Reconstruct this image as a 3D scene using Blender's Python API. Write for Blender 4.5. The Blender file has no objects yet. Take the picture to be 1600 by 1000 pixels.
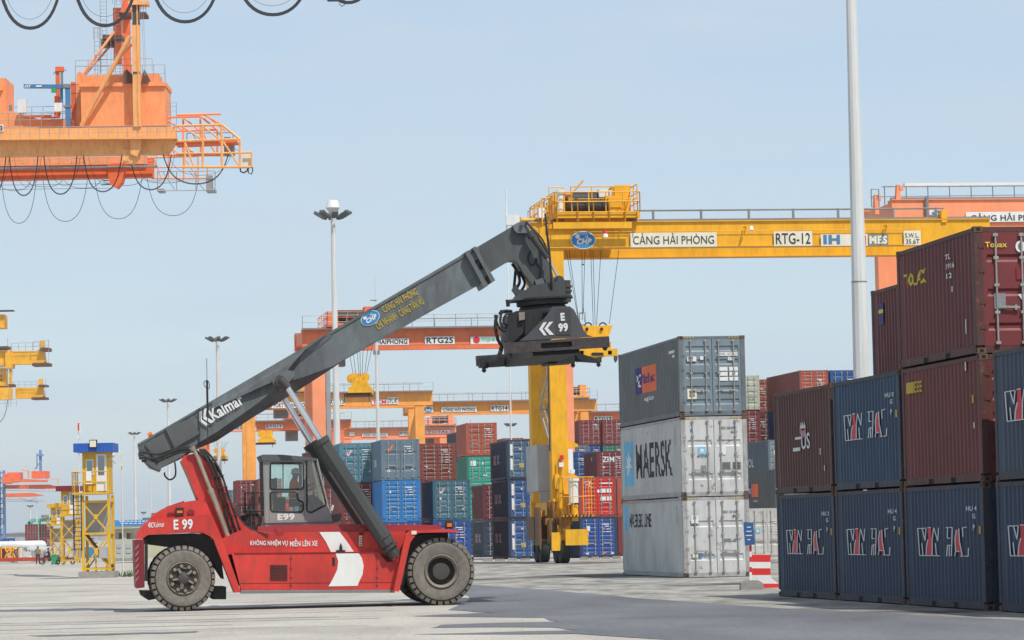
import bpy, bmesh, math, random
from mathutils import Vector, Matrix
PI = math.pi; R = math.radians
random.seed(7)
SC = bpy.context.scene
COL = SC.collection
# ------------------------------------------------------------ camera
F = 5200.0; CX = 800.0; CY = 500.0; H = 1.82
RM = Matrix.Rotation(PI/2 + math.atan(330/5200), 3, 'X') @ Matrix.Rotation(-math.atan(0.022), 3, 'Z')
CAM = Vector((0, 0, H))
cd = bpy.data.cameras.new('camera'); co = bpy.data.objects.new('camera', cd); COL.objects.link(co)
cd.sensor_width = 36; cd.lens = 36*F/1600; cd.clip_end = 9000; cd.clip_start = 0.5
co.matrix_world = Matrix.Translation(CAM) @ RM.to_4x4()
SC.camera = co
# ------------------------------------------------------------ sky and sun
SUN = Vector((0.30, -0.44, 0.85)).normalized()
w = bpy.data.worlds.new('World'); SC.world = w; w.use_nodes = True
nt = w.node_tree; nt.nodes.clear()
sky = nt.nodes.new('ShaderNodeTexSky'); sky.sky_type = 'NISHITA'; sky.sun_disc = False
sky.sun_elevation = math.asin(SUN.z); sky.sun_rotation = math.atan2(SUN.x, SUN.y)
sky.altitude = 0; sky.air_density = 1.0; sky.dust_density = 0.6; sky.ozone_density = 3.0
bg = nt.nodes.new('ShaderNodeBackground'); bg.inputs[1].default_value = 0.12
out = nt.nodes.new('ShaderNodeOutputWorld')
tc = nt.nodes.new('ShaderNodeTexCoord'); mp = nt.nodes.new('ShaderNodeMapping'); mp.inputs['Scale'].default_value = (5, 5, 22)
nz = nt.nodes.new('ShaderNodeTexNoise'); nz.inputs['Scale'].default_value = 2.5; nz.inputs['Detail'].default_value = 5
rp = nt.nodes.new('ShaderNodeMapRange'); rp.inputs[1].default_value = .36; rp.inputs[2].default_value = .68; rp.inputs[3].default_value = .60; rp.inputs[4].default_value = .88
mx = nt.nodes.new('ShaderNodeMix'); mx.data_type = 'RGBA'; mx.inputs[7].default_value = (4.2, 4.98, 5.75, 1)
nt.links.new(tc.outputs['Generated'], mp.inputs[0]); nt.links.new(mp.outputs[0], nz.inputs['Vector'])
nt.links.new(nz.outputs[0], rp.inputs[0]); nt.links.new(rp.outputs[0], mx.inputs[0])
nt.links.new(sky.outputs[0], mx.inputs[6]); nt.links.new(mx.outputs[2], bg.inputs[0]); nt.links.new(bg.outputs[0], out.inputs[0])
sl = bpy.data.lights.new('sun', 'SUN'); sl.energy = 3.6; sl.angle = R(0.6); sl.color = (1.0, 0.955, 0.88)
so = bpy.data.objects.new('sun', sl); COL.objects.link(so); so.rotation_euler = SUN.to_track_quat('Z', 'Y').to_euler()
so.location = (0, 0, 200)
SC.view_settings.view_transform = 'Standard'; SC.view_settings.look = 'None'
SC.view_settings.exposure = 0.24; SC.view_settings.gamma = 1
# ------------------------------------------------------------ pixel -> world helpers (pixels of the 1600x1000 photograph)
def W(px, py, Y):
    d = RM @ Vector(((px-CX)/F, (CY-py)/F, -1)); return CAM + d*(Y/d.y)
def G(px, py, z=0.0):
    d = RM @ Vector(((px-CX)/F, (CY-py)/F, -1)); return CAM + d*((z-H)/d.z)
def GX(px, Y, z=0.0):
    q = RM.transposed() @ Vector((0, Y, z-H)); k = px-CX
    X = (-k*q.z - F*q.x)/(F*RM[0][0] + k*RM[0][2]); return Vector((X, Y, z))
def ZY(py, px, Y): return W(px, py, Y).z
AL = math.atan(0.15)           # the yard grid is turned by this angle
# ------------------------------------------------------------ mesh builder
ORG = {}
def org(o): return ORG.get(o.name, Vector((0, 0, 0))) if o else Vector((0, 0, 0))
def tag(o, label=None, cat=None, group=None, kind=None):
    if label: o['label'] = label
    if cat: o['category'] = cat
    if group: o['group'] = group
    if kind: o['kind'] = kind
    return o
def thing(name, label, cat, loc=(0, 0, 0), group=None, rz=0):
    o = bpy.data.objects.new(name, None); COL.objects.link(o); o.location = loc; o.rotation_euler = (0, 0, rz); o.empty_display_size = .3
    ORG[o.name] = Vector(loc) if rz == 0 else Vector((0, 0, 0))
    return tag(o, label, cat, group)
def link_mesh(name, me, parent):
    o = bpy.data.objects.new(name, me); COL.objects.link(o)
    if parent: o.parent = parent; ORG[o.name] = org(parent)
    return o
TX = {}
def txt(s, bold=0.0):
    k = (s, bold)
    if k not in TX:
        cu = bpy.data.curves.new('t', 'FONT'); cu.body = s; cu.offset = bold; cu.resolution_u = 3; cu.space_character = 1.0 + bold*2.2
        ob = bpy.data.objects.new('t', cu); me = ob.to_mesh()
        vs = [v.co.copy() for v in me.vertices]; fs = [tuple(p.vertices) for p in me.polygons]
        ob.to_mesh_clear(); bpy.data.objects.remove(ob); bpy.data.curves.remove(cu)
        x0 = min(v.x for v in vs); x1 = max(v.x for v in vs); y0 = min(v.y for v in vs); y1 = max(v.y for v in vs)
        TX[k] = ([((v.x-x0)/(x1-x0), (v.y-y0)/(y1-y0)) for v in vs], fs)
    return TX[k]
def V(*a): return Vector(a) if len(a) > 1 else Vector(a[0])
SPLIT = set('end_beam panel girder leg brace mast_post mast_platform sheave bumper_box axle fender_box stiffener twistlock pivot_bracket slew_motor end_platform rope_sheave machine_house boom_collar deck_pipe control_box exhaust_hood wheel trolley_cage trolley_machinery mast_band ladder walkway house_trim cylinder_bracket window_frame pane vent name_board mast side_beam red_band white_band post post_band saddle lamp_bracket cable_guide hook_block festoon_cable cable_loop machinery boom nose_truss lock_bar rail_end seat operator_cabin rope_drum lamp_housing valve_box wheel_arch panel_seam girder_band tie_beam warning_lamp boom_flange work_lamp chassis side_tank hand_rail conduit stop_post lamp chair antenna_box bed service_post jib_arm air_intake hood_vent front_fender'.split())
class MB:
    def __init__(s): s.v = []; s.f = []
    def add(s, vs, fs):
        b = len(s.v); s.v += [Vector(v) for v in vs]; s.f += [tuple(i+b for i in f) for f in fs]; return s
    def box(s, a, b):
        x0, y0, z0 = a; x1, y1, z1 = b
        return s.add([(x0,y0,z0),(x1,y0,z0),(x1,y1,z0),(x0,y1,z0),(x0,y0,z1),(x1,y0,z1),(x1,y1,z1),(x0,y1,z1)],
                     [(0,3,2,1),(4,5,6,7),(0,1,5,4),(1,2,6,5),(2,3,7,6),(3,0,4,7)])
    def beam(s, p, q, wx, wz=None, up=(0, 0, 1)):
        p = V(p); q = V(q); wz = wz or wx; d = (q-p).normalized(); up = V(up)
        if abs(d.dot(up)) > .98: up = Vector((0, 1, 0))
        r = d.cross(up).normalized(); u = r.cross(d)
        vs = []
        for e in (p, q):
            for a, b in ((-1,-1),(1,-1),(1,1),(-1,1)): vs.append(e + r*(a*wx/2) + u*(b*wz/2))
        return s.add(vs, [(0,1,2,3),(7,6,5,4),(0,4,5,1),(1,5,6,2),(2,6,7,3),(3,7,4,0)])
    def tube(s, p, q, r, n=8, r2=None, cap=True):
        p = V(p); q = V(q); r2 = r if r2 is None else r2; d = (q-p).normalized()
        a = d.orthogonal().normalized(); b = d.cross(a); vs = []
        for e, rr in ((p, r), (q, r2)):
            for i in range(n): t = 2*PI*i/n; vs.append(e + (a*math.cos(t)+b*math.sin(t))*rr)
        fs = [(i, (i+1) % n, n+(i+1) % n, n+i) for i in range(n)]
        if cap: fs += [tuple(range(n-1, -1, -1)), tuple(range(n, 2*n))]
        return s.add(vs, fs)
    def path(s, pts, r, n=6):
        pts = [V(p) for p in pts]; m = len(pts); vs = []; a = None
        for k in range(m):
            d = (pts[min(k+1, m-1)]-pts[max(k-1, 0)]).normalized()
            a = d.orthogonal() if a is None else a - d*a.dot(d)
            a.normalize(); b = d.cross(a)
            for i in range(n): t = 2*PI*i/n; vs.append(pts[k] + (a*math.cos(t)+b*math.sin(t))*r)
        fs = [(k*n+i, k*n+(i+1) % n, (k+1)*n+(i+1) % n, (k+1)*n+i) for k in range(m-1) for i in range(n)]
        fs += [tuple(range(n-1, -1, -1)), tuple(range((m-1)*n, m*n))]
        return s.add(vs, fs)
    def prism(s, pts, d):
        n = len(pts); pts = [V(p) for p in pts]; d = V(d)
        return s.add(pts + [p+d for p in pts], [tuple(range(n)), tuple(range(2*n-1, n-1, -1))] + [(i, n+i, n+(i+1) % n, (i+1) % n) for i in range(n)])
    def pp(s, pts, Y, th):                       # pixel outline at depth Y, given thickness th away from the camera
        return s.prism([W(x, y, Y) for x, y in pts], (0, th, 0))
    def pb(s, x0, y0, x1, y1, Y, th):            # upright box whose near face has these pixel corners
        a = W(x0, (y0+y1)/2, Y); b = W(x1, (y0+y1)/2, Y); xm = (x0+x1)/2
        return s.box((a.x, Y, W(xm, y1, Y).z), (b.x, Y+th, W(xm, y0, Y).z))
    def lathe(s, c, axis, prof, n=32):           # prof: (radius, distance along the axis)
        c = V(c); ax = V(axis).normalized(); a = ax.orthogonal().normalized(); b = ax.cross(a); m = len(prof); vs = []
        for r, h in prof:
            for i in range(n): t = 2*PI*i/n; vs.append(c + ax*h + (a*math.cos(t)+b*math.sin(t))*r)
        fs = [(k*n+i, k*n+(i+1) % n, (k+1)*n+(i+1) % n, (k+1)*n+i) for k in range(m-1) for i in range(n)]
        return s.add(vs, fs)
    def disc(s, c, xd, ud, rx, ry, n=32):
        c = V(c); xd = V(xd); ud = V(ud)
        return s.add([c + xd*(rx*math.cos(2*PI*i/n)) + ud*(ry*math.sin(2*PI*i/n)) for i in range(n)], [tuple(range(n))])
    def text(s, t, o, xd, ud, w_, h_, bold=0.0, shear=0.0):
        o = V(o); xd = V(xd).normalized(); ud = V(ud).normalized(); vs, fs = txt(t, bold)
        return s.add([o + xd*(x*w_ + y*h_*shear) + ud*(y*h_) for x, y in vs], fs)
    def rail(s, a, b, h=1.05, n=4, r=.025, mid=True, toe=False):       # handrail between two points
        a = V(a); b = V(b); u = Vector((0, 0, h))
        s.tube(a+u, b+u, r, 5)
        if mid: s.tube(a+u*.5, b+u*.5, r*.8, 5)
        for i in range(n+1): p = a.lerp(b, i/n); s.tube(p, p+u, r, 5)
        return s
    def build(s, name, mat, parent=None, smooth=False, recalc=True):
        if name in SPLIT and parent:
            n = len(s.v); up_ = list(range(n))
            def fd(i):
                while up_[i] != i: up_[i] = up_[up_[i]]; i = up_[i]
                return i
            for f in s.f:
                a = fd(f[0])
                for j in f[1:]: up_[fd(j)] = a
            comp = {}
            for f in s.f: comp.setdefault(fd(f[0]), []).append(f)
            boxes = []
            for k, fs in comp.items():
                vi = {i for f in fs for i in f}; lo = [min(s.v[i][c] for i in vi)-.06 for c in range(3)]; hi = [max(s.v[i][c] for i in vi)+.06 for c in range(3)]; boxes.append([lo, hi, fs])
            ch = True
            while ch:
                ch = False
                for i in range(len(boxes)):
                    for j in range(i+1, len(boxes)):
                        A, B = boxes[i], boxes[j]
                        if all(A[0][c] <= B[1][c] and B[0][c] <= A[1][c] for c in range(3)):
                            A[0] = [min(x, y) for x, y in zip(A[0], B[0])]; A[1] = [max(x, y) for x, y in zip(A[1], B[1])]; A[2] = A[2]+B[2]; boxes.pop(j); ch = True; break
                    if ch: break
            if len(boxes) > 1:
                first = None
                for _, _, fs in boxes:
                    m = MB(); mp_ = {}
                    for f in fs:
                        for i in f:
                            if i not in mp_: mp_[i] = len(m.v); m.v.append(s.v[i])
                        m.f.append(tuple(mp_[i] for i in f))
                    o = m._build(name, mat, parent, smooth, recalc); first = first or o
                return first
        return s._build(name, mat, parent, smooth, recalc)
    def _build(s, name, mat, parent=None, smooth=False, recalc=True):
        og = org(parent); me = bpy.data.meshes.new(name)
        me.from_pydata([v-og for v in s.v], [], s.f)
        if recalc:
            bm = bmesh.new(); bm.from_mesh(me); bmesh.ops.recalc_face_normals(bm, faces=bm.faces); bm.to_mesh(me); bm.free()
        me.materials.append(mat)
        if smooth: me.shade_smooth(); me.set_sharp_from_angle(angle=R(40))
        return link_mesh(name, me, parent)
def mesh_only(mb, name, mat, smooth=False):
    o = mb.build(name, mat, None, smooth); me = o.data; bpy.data.objects.remove(o); return me
def kids(o): return [c for c in COL.objects if c.parent == o]
def copy_tree(o, parent=None):
    c = o.copy(); COL.objects.link(c)
    if parent: c.parent = parent
    for k in CH.get(o.name, []) : copy_tree(k, c)
    return c
CH = {}
def index_children():
    CH.clear()
    for o in COL.objects:
        if o.parent: CH.setdefault(o.parent.name, []).append(o)
# ------------------------------------------------------------ materials
MATS = {}
def paint(name, col, rough=.55, dirt=.3, metal=0.0, rust=0.0, bump=.15, scale=1.0, dcol=None, vary=.12, streak=.25, spec=.4):
    if name in MATS: return MATS[name]
    m = bpy.data.materials.new(name); m.use_nodes = True; t = m.node_tree; n = t.nodes; l = t.links
    b = n['Principled BSDF']; b.inputs['Metallic'].default_value = metal; b.inputs['Specular IOR Level'].default_value = spec
    tc = n.new('ShaderNodeTexCoord'); oi = n.new('ShaderNodeObjectInfo')
    vm = n.new('ShaderNodeVectorMath'); vm.operation = 'MULTIPLY_ADD'; vm.inputs[1].default_value = (1, 1, 1)
    cb = n.new('ShaderNodeCombineXYZ'); ml = n.new('ShaderNodeMath'); ml.operation = 'MULTIPLY'; ml.inputs[1].default_value = 37
    l.new(oi.outputs['Random'], ml.inputs[0])
    for i in range(3): l.new(ml.outputs[0], cb.inputs[i])
    l.new(tc.outputs['Object'], vm.inputs[0]); l.new(cb.outputs[0], vm.inputs[2])
    mp = n.new('ShaderNodeMapping'); mp.inputs['Scale'].default_value = (scale*1.6, scale*1.6, scale*1.6*streak); l.new(vm.outputs[0], mp.inputs[0])
    n1 = n.new('ShaderNodeTexNoise'); n1.inputs['Scale'].default_value = 2.2; n1.inputs['Detail'].default_value = 7; n1.inputs['Roughness'].default_value = .65
    l.new(mp.outputs[0], n1.inputs['Vector'])
    n2 = n.new('ShaderNodeTexNoise'); n2.inputs['Scale'].default_value = .55*scale; n2.inputs['Detail'].default_value = 3; l.new(vm.outputs[0], n2.inputs['Vector'])
    r1 = n.new('ShaderNodeMapRange'); r1.inputs[1].default_value = .42; r1.inputs[2].default_value = .78; r1.inputs[4].default_value = dirt; l.new(n1.outputs[0], r1.inputs[0])
    dc = dcol or tuple(c*.45+.02 for c in col)
    m1 = n.new('ShaderNodeMix'); m1.data_type = 'RGBA'; m1.inputs[6].default_value = (*col, 1); m1.inputs[7].default_value = (*dc, 1); l.new(r1.outputs[0], m1.inputs[0])
    hs = n.new('ShaderNodeHueSaturation'); r2 = n.new('ShaderNodeMapRange'); r2.inputs[1].default_value = .3; r2.inputs[2].default_value = .7
    r2.inputs[3].default_value = 1-vary; r2.inputs[4].default_value = 1+vary; l.new(n2.outputs[0], r2.inputs[0]); l.new(r2.outputs[0], hs.inputs['Value']); l.new(m1.outputs[2], hs.inputs['Color'])
    last = hs.outputs[0]
    if rust > 0:
        n3 = n.new('ShaderNodeTexNoise'); n3.inputs['Scale'].default_value = 3.1*scale; n3.inputs['Detail'].default_value = 9; n3.inputs['Roughness'].default_value = .72; l.new(vm.outputs[0], n3.inputs['Vector'])
        r3 = n.new('ShaderNodeMapRange'); r3.inputs[1].default_value = .72-.22*rust; r3.inputs[2].default_value = .80-.2*rust; l.new(n3.outputs[0], r3.inputs[0])
        m3 = n.new('ShaderNodeMix'); m3.data_type = 'RGBA'; m3.inputs[7].default_value = (.16, .065, .028, 1); l.new(r3.outputs[0], m3.inputs[0]); l.new(last, m3.inputs[6]); last = m3.outputs[2]
        mp5 = n.new('ShaderNodeMapping'); mp5.inputs['Scale'].default_value = (5*scale, 5*scale, .22*scale); l.new(vm.outputs[0], mp5.inputs[0])
        n5 = n.new('ShaderNodeTexNoise'); n5.inputs['Scale'].default_value = 1.6; n5.inputs['Detail'].default_value = 6; n5.inputs['Roughness'].default_value = .6; l.new(mp5.outputs[0], n5.inputs['Vector'])
        r5 = n.new('ShaderNodeMapRange'); r5.inputs[1].default_value = .60; r5.inputs[2].default_value = .76; r5.inputs[4].default_value = min(.8, .25+rust*.8); l.new(n5.outputs[0], r5.inputs[0])
        m5 = n.new('ShaderNodeMix'); m5.data_type = 'RGBA'; m5.inputs[7].default_value = (*[c*.35+x for c, x in zip(col, (.055, .032, .02))], 1); l.new(r5.outputs[0], m5.inputs[0]); l.new(last, m5.inputs[6]); last = m5.outputs[2]
    l.new(last, b.inputs['Base Color'])
    r4 = n.new('ShaderNodeMapRange'); r4.inputs[3].default_value = rough-.1; r4.inputs[4].default_value = min(1, rough+.2); l.new(n1.outputs[0], r4.inputs[0]); l.new(r4.outputs[0], b.inputs['Roughness'])
    if bump > 0:
        bp = n.new('ShaderNodeBump'); bp.inputs['Strength'].default_value = bump; bp.inputs['Distance'].default_value = .02; l.new(n1.outputs[0], bp.inputs['Height']); l.new(bp.outputs[0], b.inputs['Normal'])
    MATS[name] = m; return m
def S(r, g, b):      # sRGB 0-255 to linear
    f = lambda c: (c/255/12.92 if c <= 10 else ((c/255+.055)/1.055)**2.4)
    return (f(r), f(g), f(b))
def glass(name, col, op, rough=.03):
    m = bpy.data.materials.new(name); m.use_nodes = True; n = m.node_tree.nodes; l = m.node_tree.links; n.remove(n['Principled BSDF'])
    tr = n.new('ShaderNodeBsdfTransparent'); tr.inputs[0].default_value = (*col, 1); gl = n.new('ShaderNodeBsdfGlossy'); gl.inputs['Roughness'].default_value = rough
    mx = n.new('ShaderNodeMixShader'); lw = n.new('ShaderNodeLayerWeight'); lw.inputs[0].default_value = .35
    mr = n.new('ShaderNodeMapRange'); mr.inputs[3].default_value = op; mr.inputs[4].default_value = .9; l.new(lw.outputs['Fresnel'], mr.inputs[0]); l.new(mr.outputs[0], mx.inputs[0])
    l.new(tr.outputs[0], mx.inputs[1]); l.new(gl.outputs[0], mx.inputs[2]); l.new(mx.outputs[0], n['Material Output'].inputs[0]); return m
M = dict(
 red=paint('red_paint', (.56, .038, .028), rough=.45, dirt=.65, rust=.22, dcol=(.17, .045, .036), vary=.2, scale=1.5, streak=.45),
 darkred=paint('dark_red_paint', (.20, .016, .022), rough=.45, dirt=.5, rust=.2),
 boom=paint('boom_grey', (.122, .136, .140), rough=.45, dirt=.65, dcol=(.045, .047, .047), rust=.10, vary=.22, scale=1.6),
 barrel=paint('cylinder_grey', (.050, .053, .050), rough=.45, dirt=.4, vary=.2),
 black=paint('grimy_black', (.016, .016, .017), rough=.55, dirt=.5, dcol=(.05, .042, .038), rust=.1, scale=2),
 rubber=paint('black_rubber', (.022, .022, .022), rough=.6, dirt=.3, bump=0),
 tyre=paint('dusty_tyre', (.205, .185, .158), rough=.92, dirt=.6, dcol=(.075, .068, .060), scale=2.5, streak=1, bump=.5, spec=.15),
 tyred=paint('tyre_groove', (.035, .032, .03), rough=.9, dirt=.5, spec=.1),
 hub=paint('dusty_hub', (.24, .21, .17), rough=.7, dirt=.6, dcol=(.05, .045, .04), scale=6, streak=1, rust=.2),
 hubd=paint('greasy_hub', (.065, .058, .052), rough=.6, dirt=.6, scale=5, streak=1),
 chrome=paint('chrome_rod', (.75, .75, .76), rough=.22, metal=1, dirt=.2, bump=0),
 pipe=paint('steel_pipe', (.42, .36, .29), rough=.42, metal=.6, dirt=.6, rust=.45, scale=2),
 cab=paint('cab_grey', (.27, .265, .255), rough=.45, dirt=.35, vary=.05),
 cabroof=paint('cab_roof_grey', (.09, .092, .095), rough=.55, dirt=.4),
 white=paint('white_paint', (.72, .72, .70), rough=.5, dirt=.25, bump=0, vary=.04),
 wmark=paint('white_marking', (.68, .68, .67), rough=.6, dirt=.2, bump=0, vary=.03),
 ymark=paint('yellow_marking', (.52, .36, .03), rough=.6, dirt=.25, bump=0),
 ink=paint('black_lettering', (.03, .03, .035), rough=.6, dirt=.2, bump=0),
 cream=paint('cream_plate', (.70, .66, .52), rough=.6, dirt=.25, bump=0, vary=.05),
 blue=paint('logo_blue', (.03, .20, .44), rough=.5, dirt=.2, bump=0),
 redm=paint('red_marking', (.60, .02, .035), rough=.5, dirt=.2, bump=0),
 rtgy=paint('crane_yellow', (.78, .385, .010), rough=.5, dirt=.45, dcol=(.40, .17, .01), rust=.12, vary=.1, scale=1.3),
 rtgo=paint('crane_amber', (.80, .34, .07), rough=.5, dirt=.35, dcol=(.45, .15, .02), rust=.06),
 rtgr=paint('crane_orange_red', (.74, .185, .070), rough=.5, dirt=.35, rust=.05),
 peach=paint('crane_coral', (.86, .30, .145), rough=.5, dirt=.25, vary=.06),
 qcr=paint('quay_orange', (.88, .32, .12), rough=.55, dirt=.5, rust=.1, dcol=(.5, .16, .05), vary=.06),
 qct=paint('quay_tan_orange', (.85, .41, .14), rough=.55, dirt=.6, rust=.12, dcol=(.45, .19, .06), vary=.06),
 qcd=paint('quay_deep_orange', (.80, .14, .03), rough=.55, dirt=.3),
 qcy=paint('quay_yellow', (.85, .42, .02), rough=.5, dirt=.3),
 galv=paint('galvanised_steel', (.33, .34, .35), rough=.5, metal=.25, dirt=.35),
 steel=paint('grey_steel', (.22, .23, .24), rough=.5, metal=.2, dirt=.4),
 pole=paint('pole_grey', (.62, .62, .60), rough=.5, dirt=.4, vary=.06, streak=.1),
 cable=paint('black_cable', (.035, .037, .045), rough=.6, dirt=.1, bump=0),
 jib=paint('jib_blue', (.06, .18, .36), rough=.5, dirt=.3, rust=.1),
 farblue=paint('tower_blue', (.12, .25, .50), rough=.6, dirt=.2),
 ggreen=paint('crane_green', (.10, .42, .30), rough=.5, dirt=.2),
 tank=paint('tank_white', (.66, .66, .66), rough=.4, dirt=.3),
 tyel=paint('tower_yellow', (.66, .38, .02), rough=.5, dirt=.35, rust=.2, scale=2),
 spy=paint('spreader_yellow', (.80, .42, .012), rough=.45, dirt=.45, dcol=(.2, .12, .03), rust=.1, scale=1.5),
 tblue=paint('roof_blue', (.02, .10, .42), rough=.45, dirt=.3, scale=2),
 board=paint('grey_board', (.38, .375, .37), rough=.6, dirt=.3),
 kerb=paint('concrete_block', (.30, .28, .25), rough=.9, dirt=.6, bump=.5, scale=2, streak=1),
 amber=paint('amber_lens', (.70, .16, .01), rough=.3, dirt=.3),
 glass=glass('cab_glass', (.80, .93, .88), .10), winglass=glass('window_glass', (.25, .30, .32), .3),
 skin=paint('skin', (.35, .19, .12), rough=.6, dirt=.1, bump=0),
 hivis=paint('orange_cloth', (.75, .12, .02), rough=.8, dirt=.3, bump=.2),
 olive=paint('olive_cloth', (.22, .23, .09), rough=.85, dirt=.3), darkc=paint('dark_cloth', (.04, .042, .05), rough=.85, dirt=.3),
 greyc=paint('grey_cloth', (.16, .17, .20), rough=.85, dirt=.3),
 bin=paint('bin_green', (.02, .33, .10), rough=.45, dirt=.2), wred=paint('barrier_red', (.65, .03, .025), rough=.5, dirt=.3),
 leaf=paint('weeds', (.07, .12, .03), rough=.8, dirt=.4), dirtm=paint('brown_rust', (.13, .06, .04), rough=.8, dirt=.5, rust=.5),
)
# ------------------------------------------------------------ ground
def ground_mat(name, c1, c2, c3, stain, sc=.35):
    m = bpy.data.materials.new(name); m.use_nodes = True; n = m.node_tree.nodes; l = m.node_tree.links; b = n['Principled BSDF']
    g = n.new('ShaderNodeNewGeometry'); mp = n.new('ShaderNodeMapping'); mp.inputs['Scale'].default_value = (1, .28, 1); mp.inputs['Rotation'].default_value = (0, 0, AL); l.new(g.outputs['Position'], mp.inputs[0])
    n1 = n.new('ShaderNodeTexNoise'); n1.inputs['Scale'].default_value = sc; n1.inputs['Detail'].default_value = 8; n1.inputs['Roughness'].default_value = .62; l.new(mp.outputs[0], n1.inputs['Vector'])
    n2 = n.new('ShaderNodeTexNoise'); n2.inputs['Scale'].default_value = 9; n2.inputs['Detail'].default_value = 8; n2.inputs['Roughness'].default_value = .7; l.new(g.outputs['Position'], n2.inputs['Vector'])
    mp3 = n.new('ShaderNodeMapping'); mp3.inputs['Scale'].default_value = (.10, .085, 1); mp3.inputs['Location'].default_value = (3.1, 1.7, 0); l.new(g.outputs['Position'], mp3.inputs[0])
    n3 = n.new('ShaderNodeTexNoise'); n3.inputs['Scale'].default_value = 1; n3.inputs['Detail'].default_value = 6; l.new(mp3.outputs[0], n3.inputs['Vector'])
    cr = n.new('ShaderNodeValToRGB'); e = cr.color_ramp.elements; e[0].position = .32; e[0].color = (*c1, 1); e[1].position = .62; e[1].color = (*c2, 1); l.new(n1.outputs[0], cr.inputs[0])
    r3 = n.new('ShaderNodeMapRange'); r3.inputs[1].default_value = .56; r3.inputs[2].default_value = .63; r3.inputs[4].default_value = stain; l.new(n3.outputs[0], r3.inputs[0])
    m3 = n.new('ShaderNodeMix'); m3.data_type = 'RGBA'; m3.inputs[7].default_value = (*c3, 1); l.new(r3.outputs[0], m3.inputs[0]); l.new(cr.outputs[0], m3.inputs[6])
    r2 = n.new('ShaderNodeMapRange'); r2.inputs[1].default_value = .3; r2.inputs[2].default_value = .7; r2.inputs[3].default_value = .66; r2.inputs[4].default_value = 1.26; l.new(n2.outputs[0], r2.inputs[0])
    hs = n.new('ShaderNodeHueSaturation'); l.new(r2.outputs[0], hs.inputs['Value']); l.new(m3.outputs[2], hs.inputs['Color']); l.new(hs.outputs[0], b.inputs['Base Color'])
    b.inputs['Roughness'].default_value = .9; b.inputs['Specular IOR Level'].default_value = .2
    bp = n.new('ShaderNodeBump'); bp.inputs['Strength'].default_value = .35; bp.inputs['Distance'].default_value = .03; l.new(n2.outputs[0], bp.inputs['Height']); l.new(bp.outputs[0], b.inputs['Normal'])
    return m
gm = ground_mat('yard_concrete', (.345, .318, .28), (.455, .422, .375), (.25, .235, .21), .45)
am = ground_mat('asphalt', (.115, .118, .130), (.165, .168, .180), (.10, .105, .115), .5)
ym = ground_mat('worn_concrete', (.15, .14, .125), (.36, .34, .305), (.075, .072, .068), .9, .9)
tag(MB().add([(-3500, -60, 0), (3500, -60, 0), (3500, 7000, 0), (-3500, 7000, 0)], [(0, 1, 2, 3)]).build('ground', gm), kind='structure')
def sheet(name, pts, z, mat):
    return tag(MB().add([G(x, y, z) for x, y in pts], [tuple(range(len(pts)))]).build(name, mat), kind='structure')
def rag(pts, amp=.5, n=6):       # makes an outline ragged
    o = []; rd = random.Random(3)
    for i in range(len(pts)):
        a = pts[i]; b = pts[(i+1) % len(pts)]
        for k in range(n):
            t = k/n; o.append((a[0]+(b[0]-a[0])*t + rd.uniform(-6, 6)*(k > 0), a[1]+(b[1]-a[1])*t + rd.uniform(-amp, amp)*(k > 0)))
    return o
sheet('yard_pavement', rag([(560, 879), (735, 915), (870, 924), (1000, 936), (1230, 952), (1600, 970), (2600, 1000), (2600, 875), (1600, 868), (760, 878)], .25, 4), .004, ym)
sheet('asphalt_road', rag([(728, 913), (870, 923), (1000, 935), (1230, 951), (1600, 969), (2600, 1000), (2600, 1080), (1300, 1016), (1050, 999.5), (900, 990), (640, 991), (905, 984.5), (860, 980),
      (672, 980.5), (690, 976), (872, 971), (850, 965), (640, 962.5), (690, 960), (775, 957.5), (700, 953), (735, 935), (720, 922)], .5, 3), .008, am)
def stain(pts): return sheet('road_stain', rag(pts, .5, 5), .004, am)
stain([(40, 993), (160, 990), (310, 986), (300, 988.5), (170, 992.5), (60, 994.5)])
stain([(-60, 953), (60, 952), (130, 950), (225, 951.5), (100, 955), (-60, 956)])
stain([(0, 897), (60, 898), (125, 902), (40, 901)])
# tyre tracks and slab joints of the open yard
rd = random.Random(11)
def strip(name, x0, y0, x1, y1, w_, z, mat):
    a = V(x0, y0, z); b = V(x1, y1, z); n_ = Vector((-(b-a).y, (b-a).x, 0)).normalized()*w_/2
    return tag(MB().add([a-n_, b-n_, b+n_, a+n_], [(0, 1, 2, 3)]).build(name, mat), kind='structure')
jm = ground_mat('joint_filler', (.15, .145, .14), (.22, .21, .20), (.10, .10, .10), .6)
for i in range(9): strip('pavement_joint', -30, 66+i*7.3, 3 if i > 3 else -3, 66+i*7.3+.9, .09, .0045, jm)
tm = ground_mat('tyre_track', (.26, .245, .225), (.38, .355, .325), (.2, .19, .18), .8, 1.2)
for x0, y0, x1, y1, w_ in ((-22, 74, -3, 72.5, .45), (-24, 76.2, -4, 74.6, .4), (-16, 95, -1, 92, .6), (-30, 99, -10, 97.5, .5), (-34, 118, -12, 121, .7), (-14, 69, -6, 69.8, .35), (-30, 140, -14, 136, .8), (-9, 78.8, -3, 79.6, .4)):
    strip('tyre_track', x0, y0, x1, y1, w_, .0048, tm)
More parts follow.
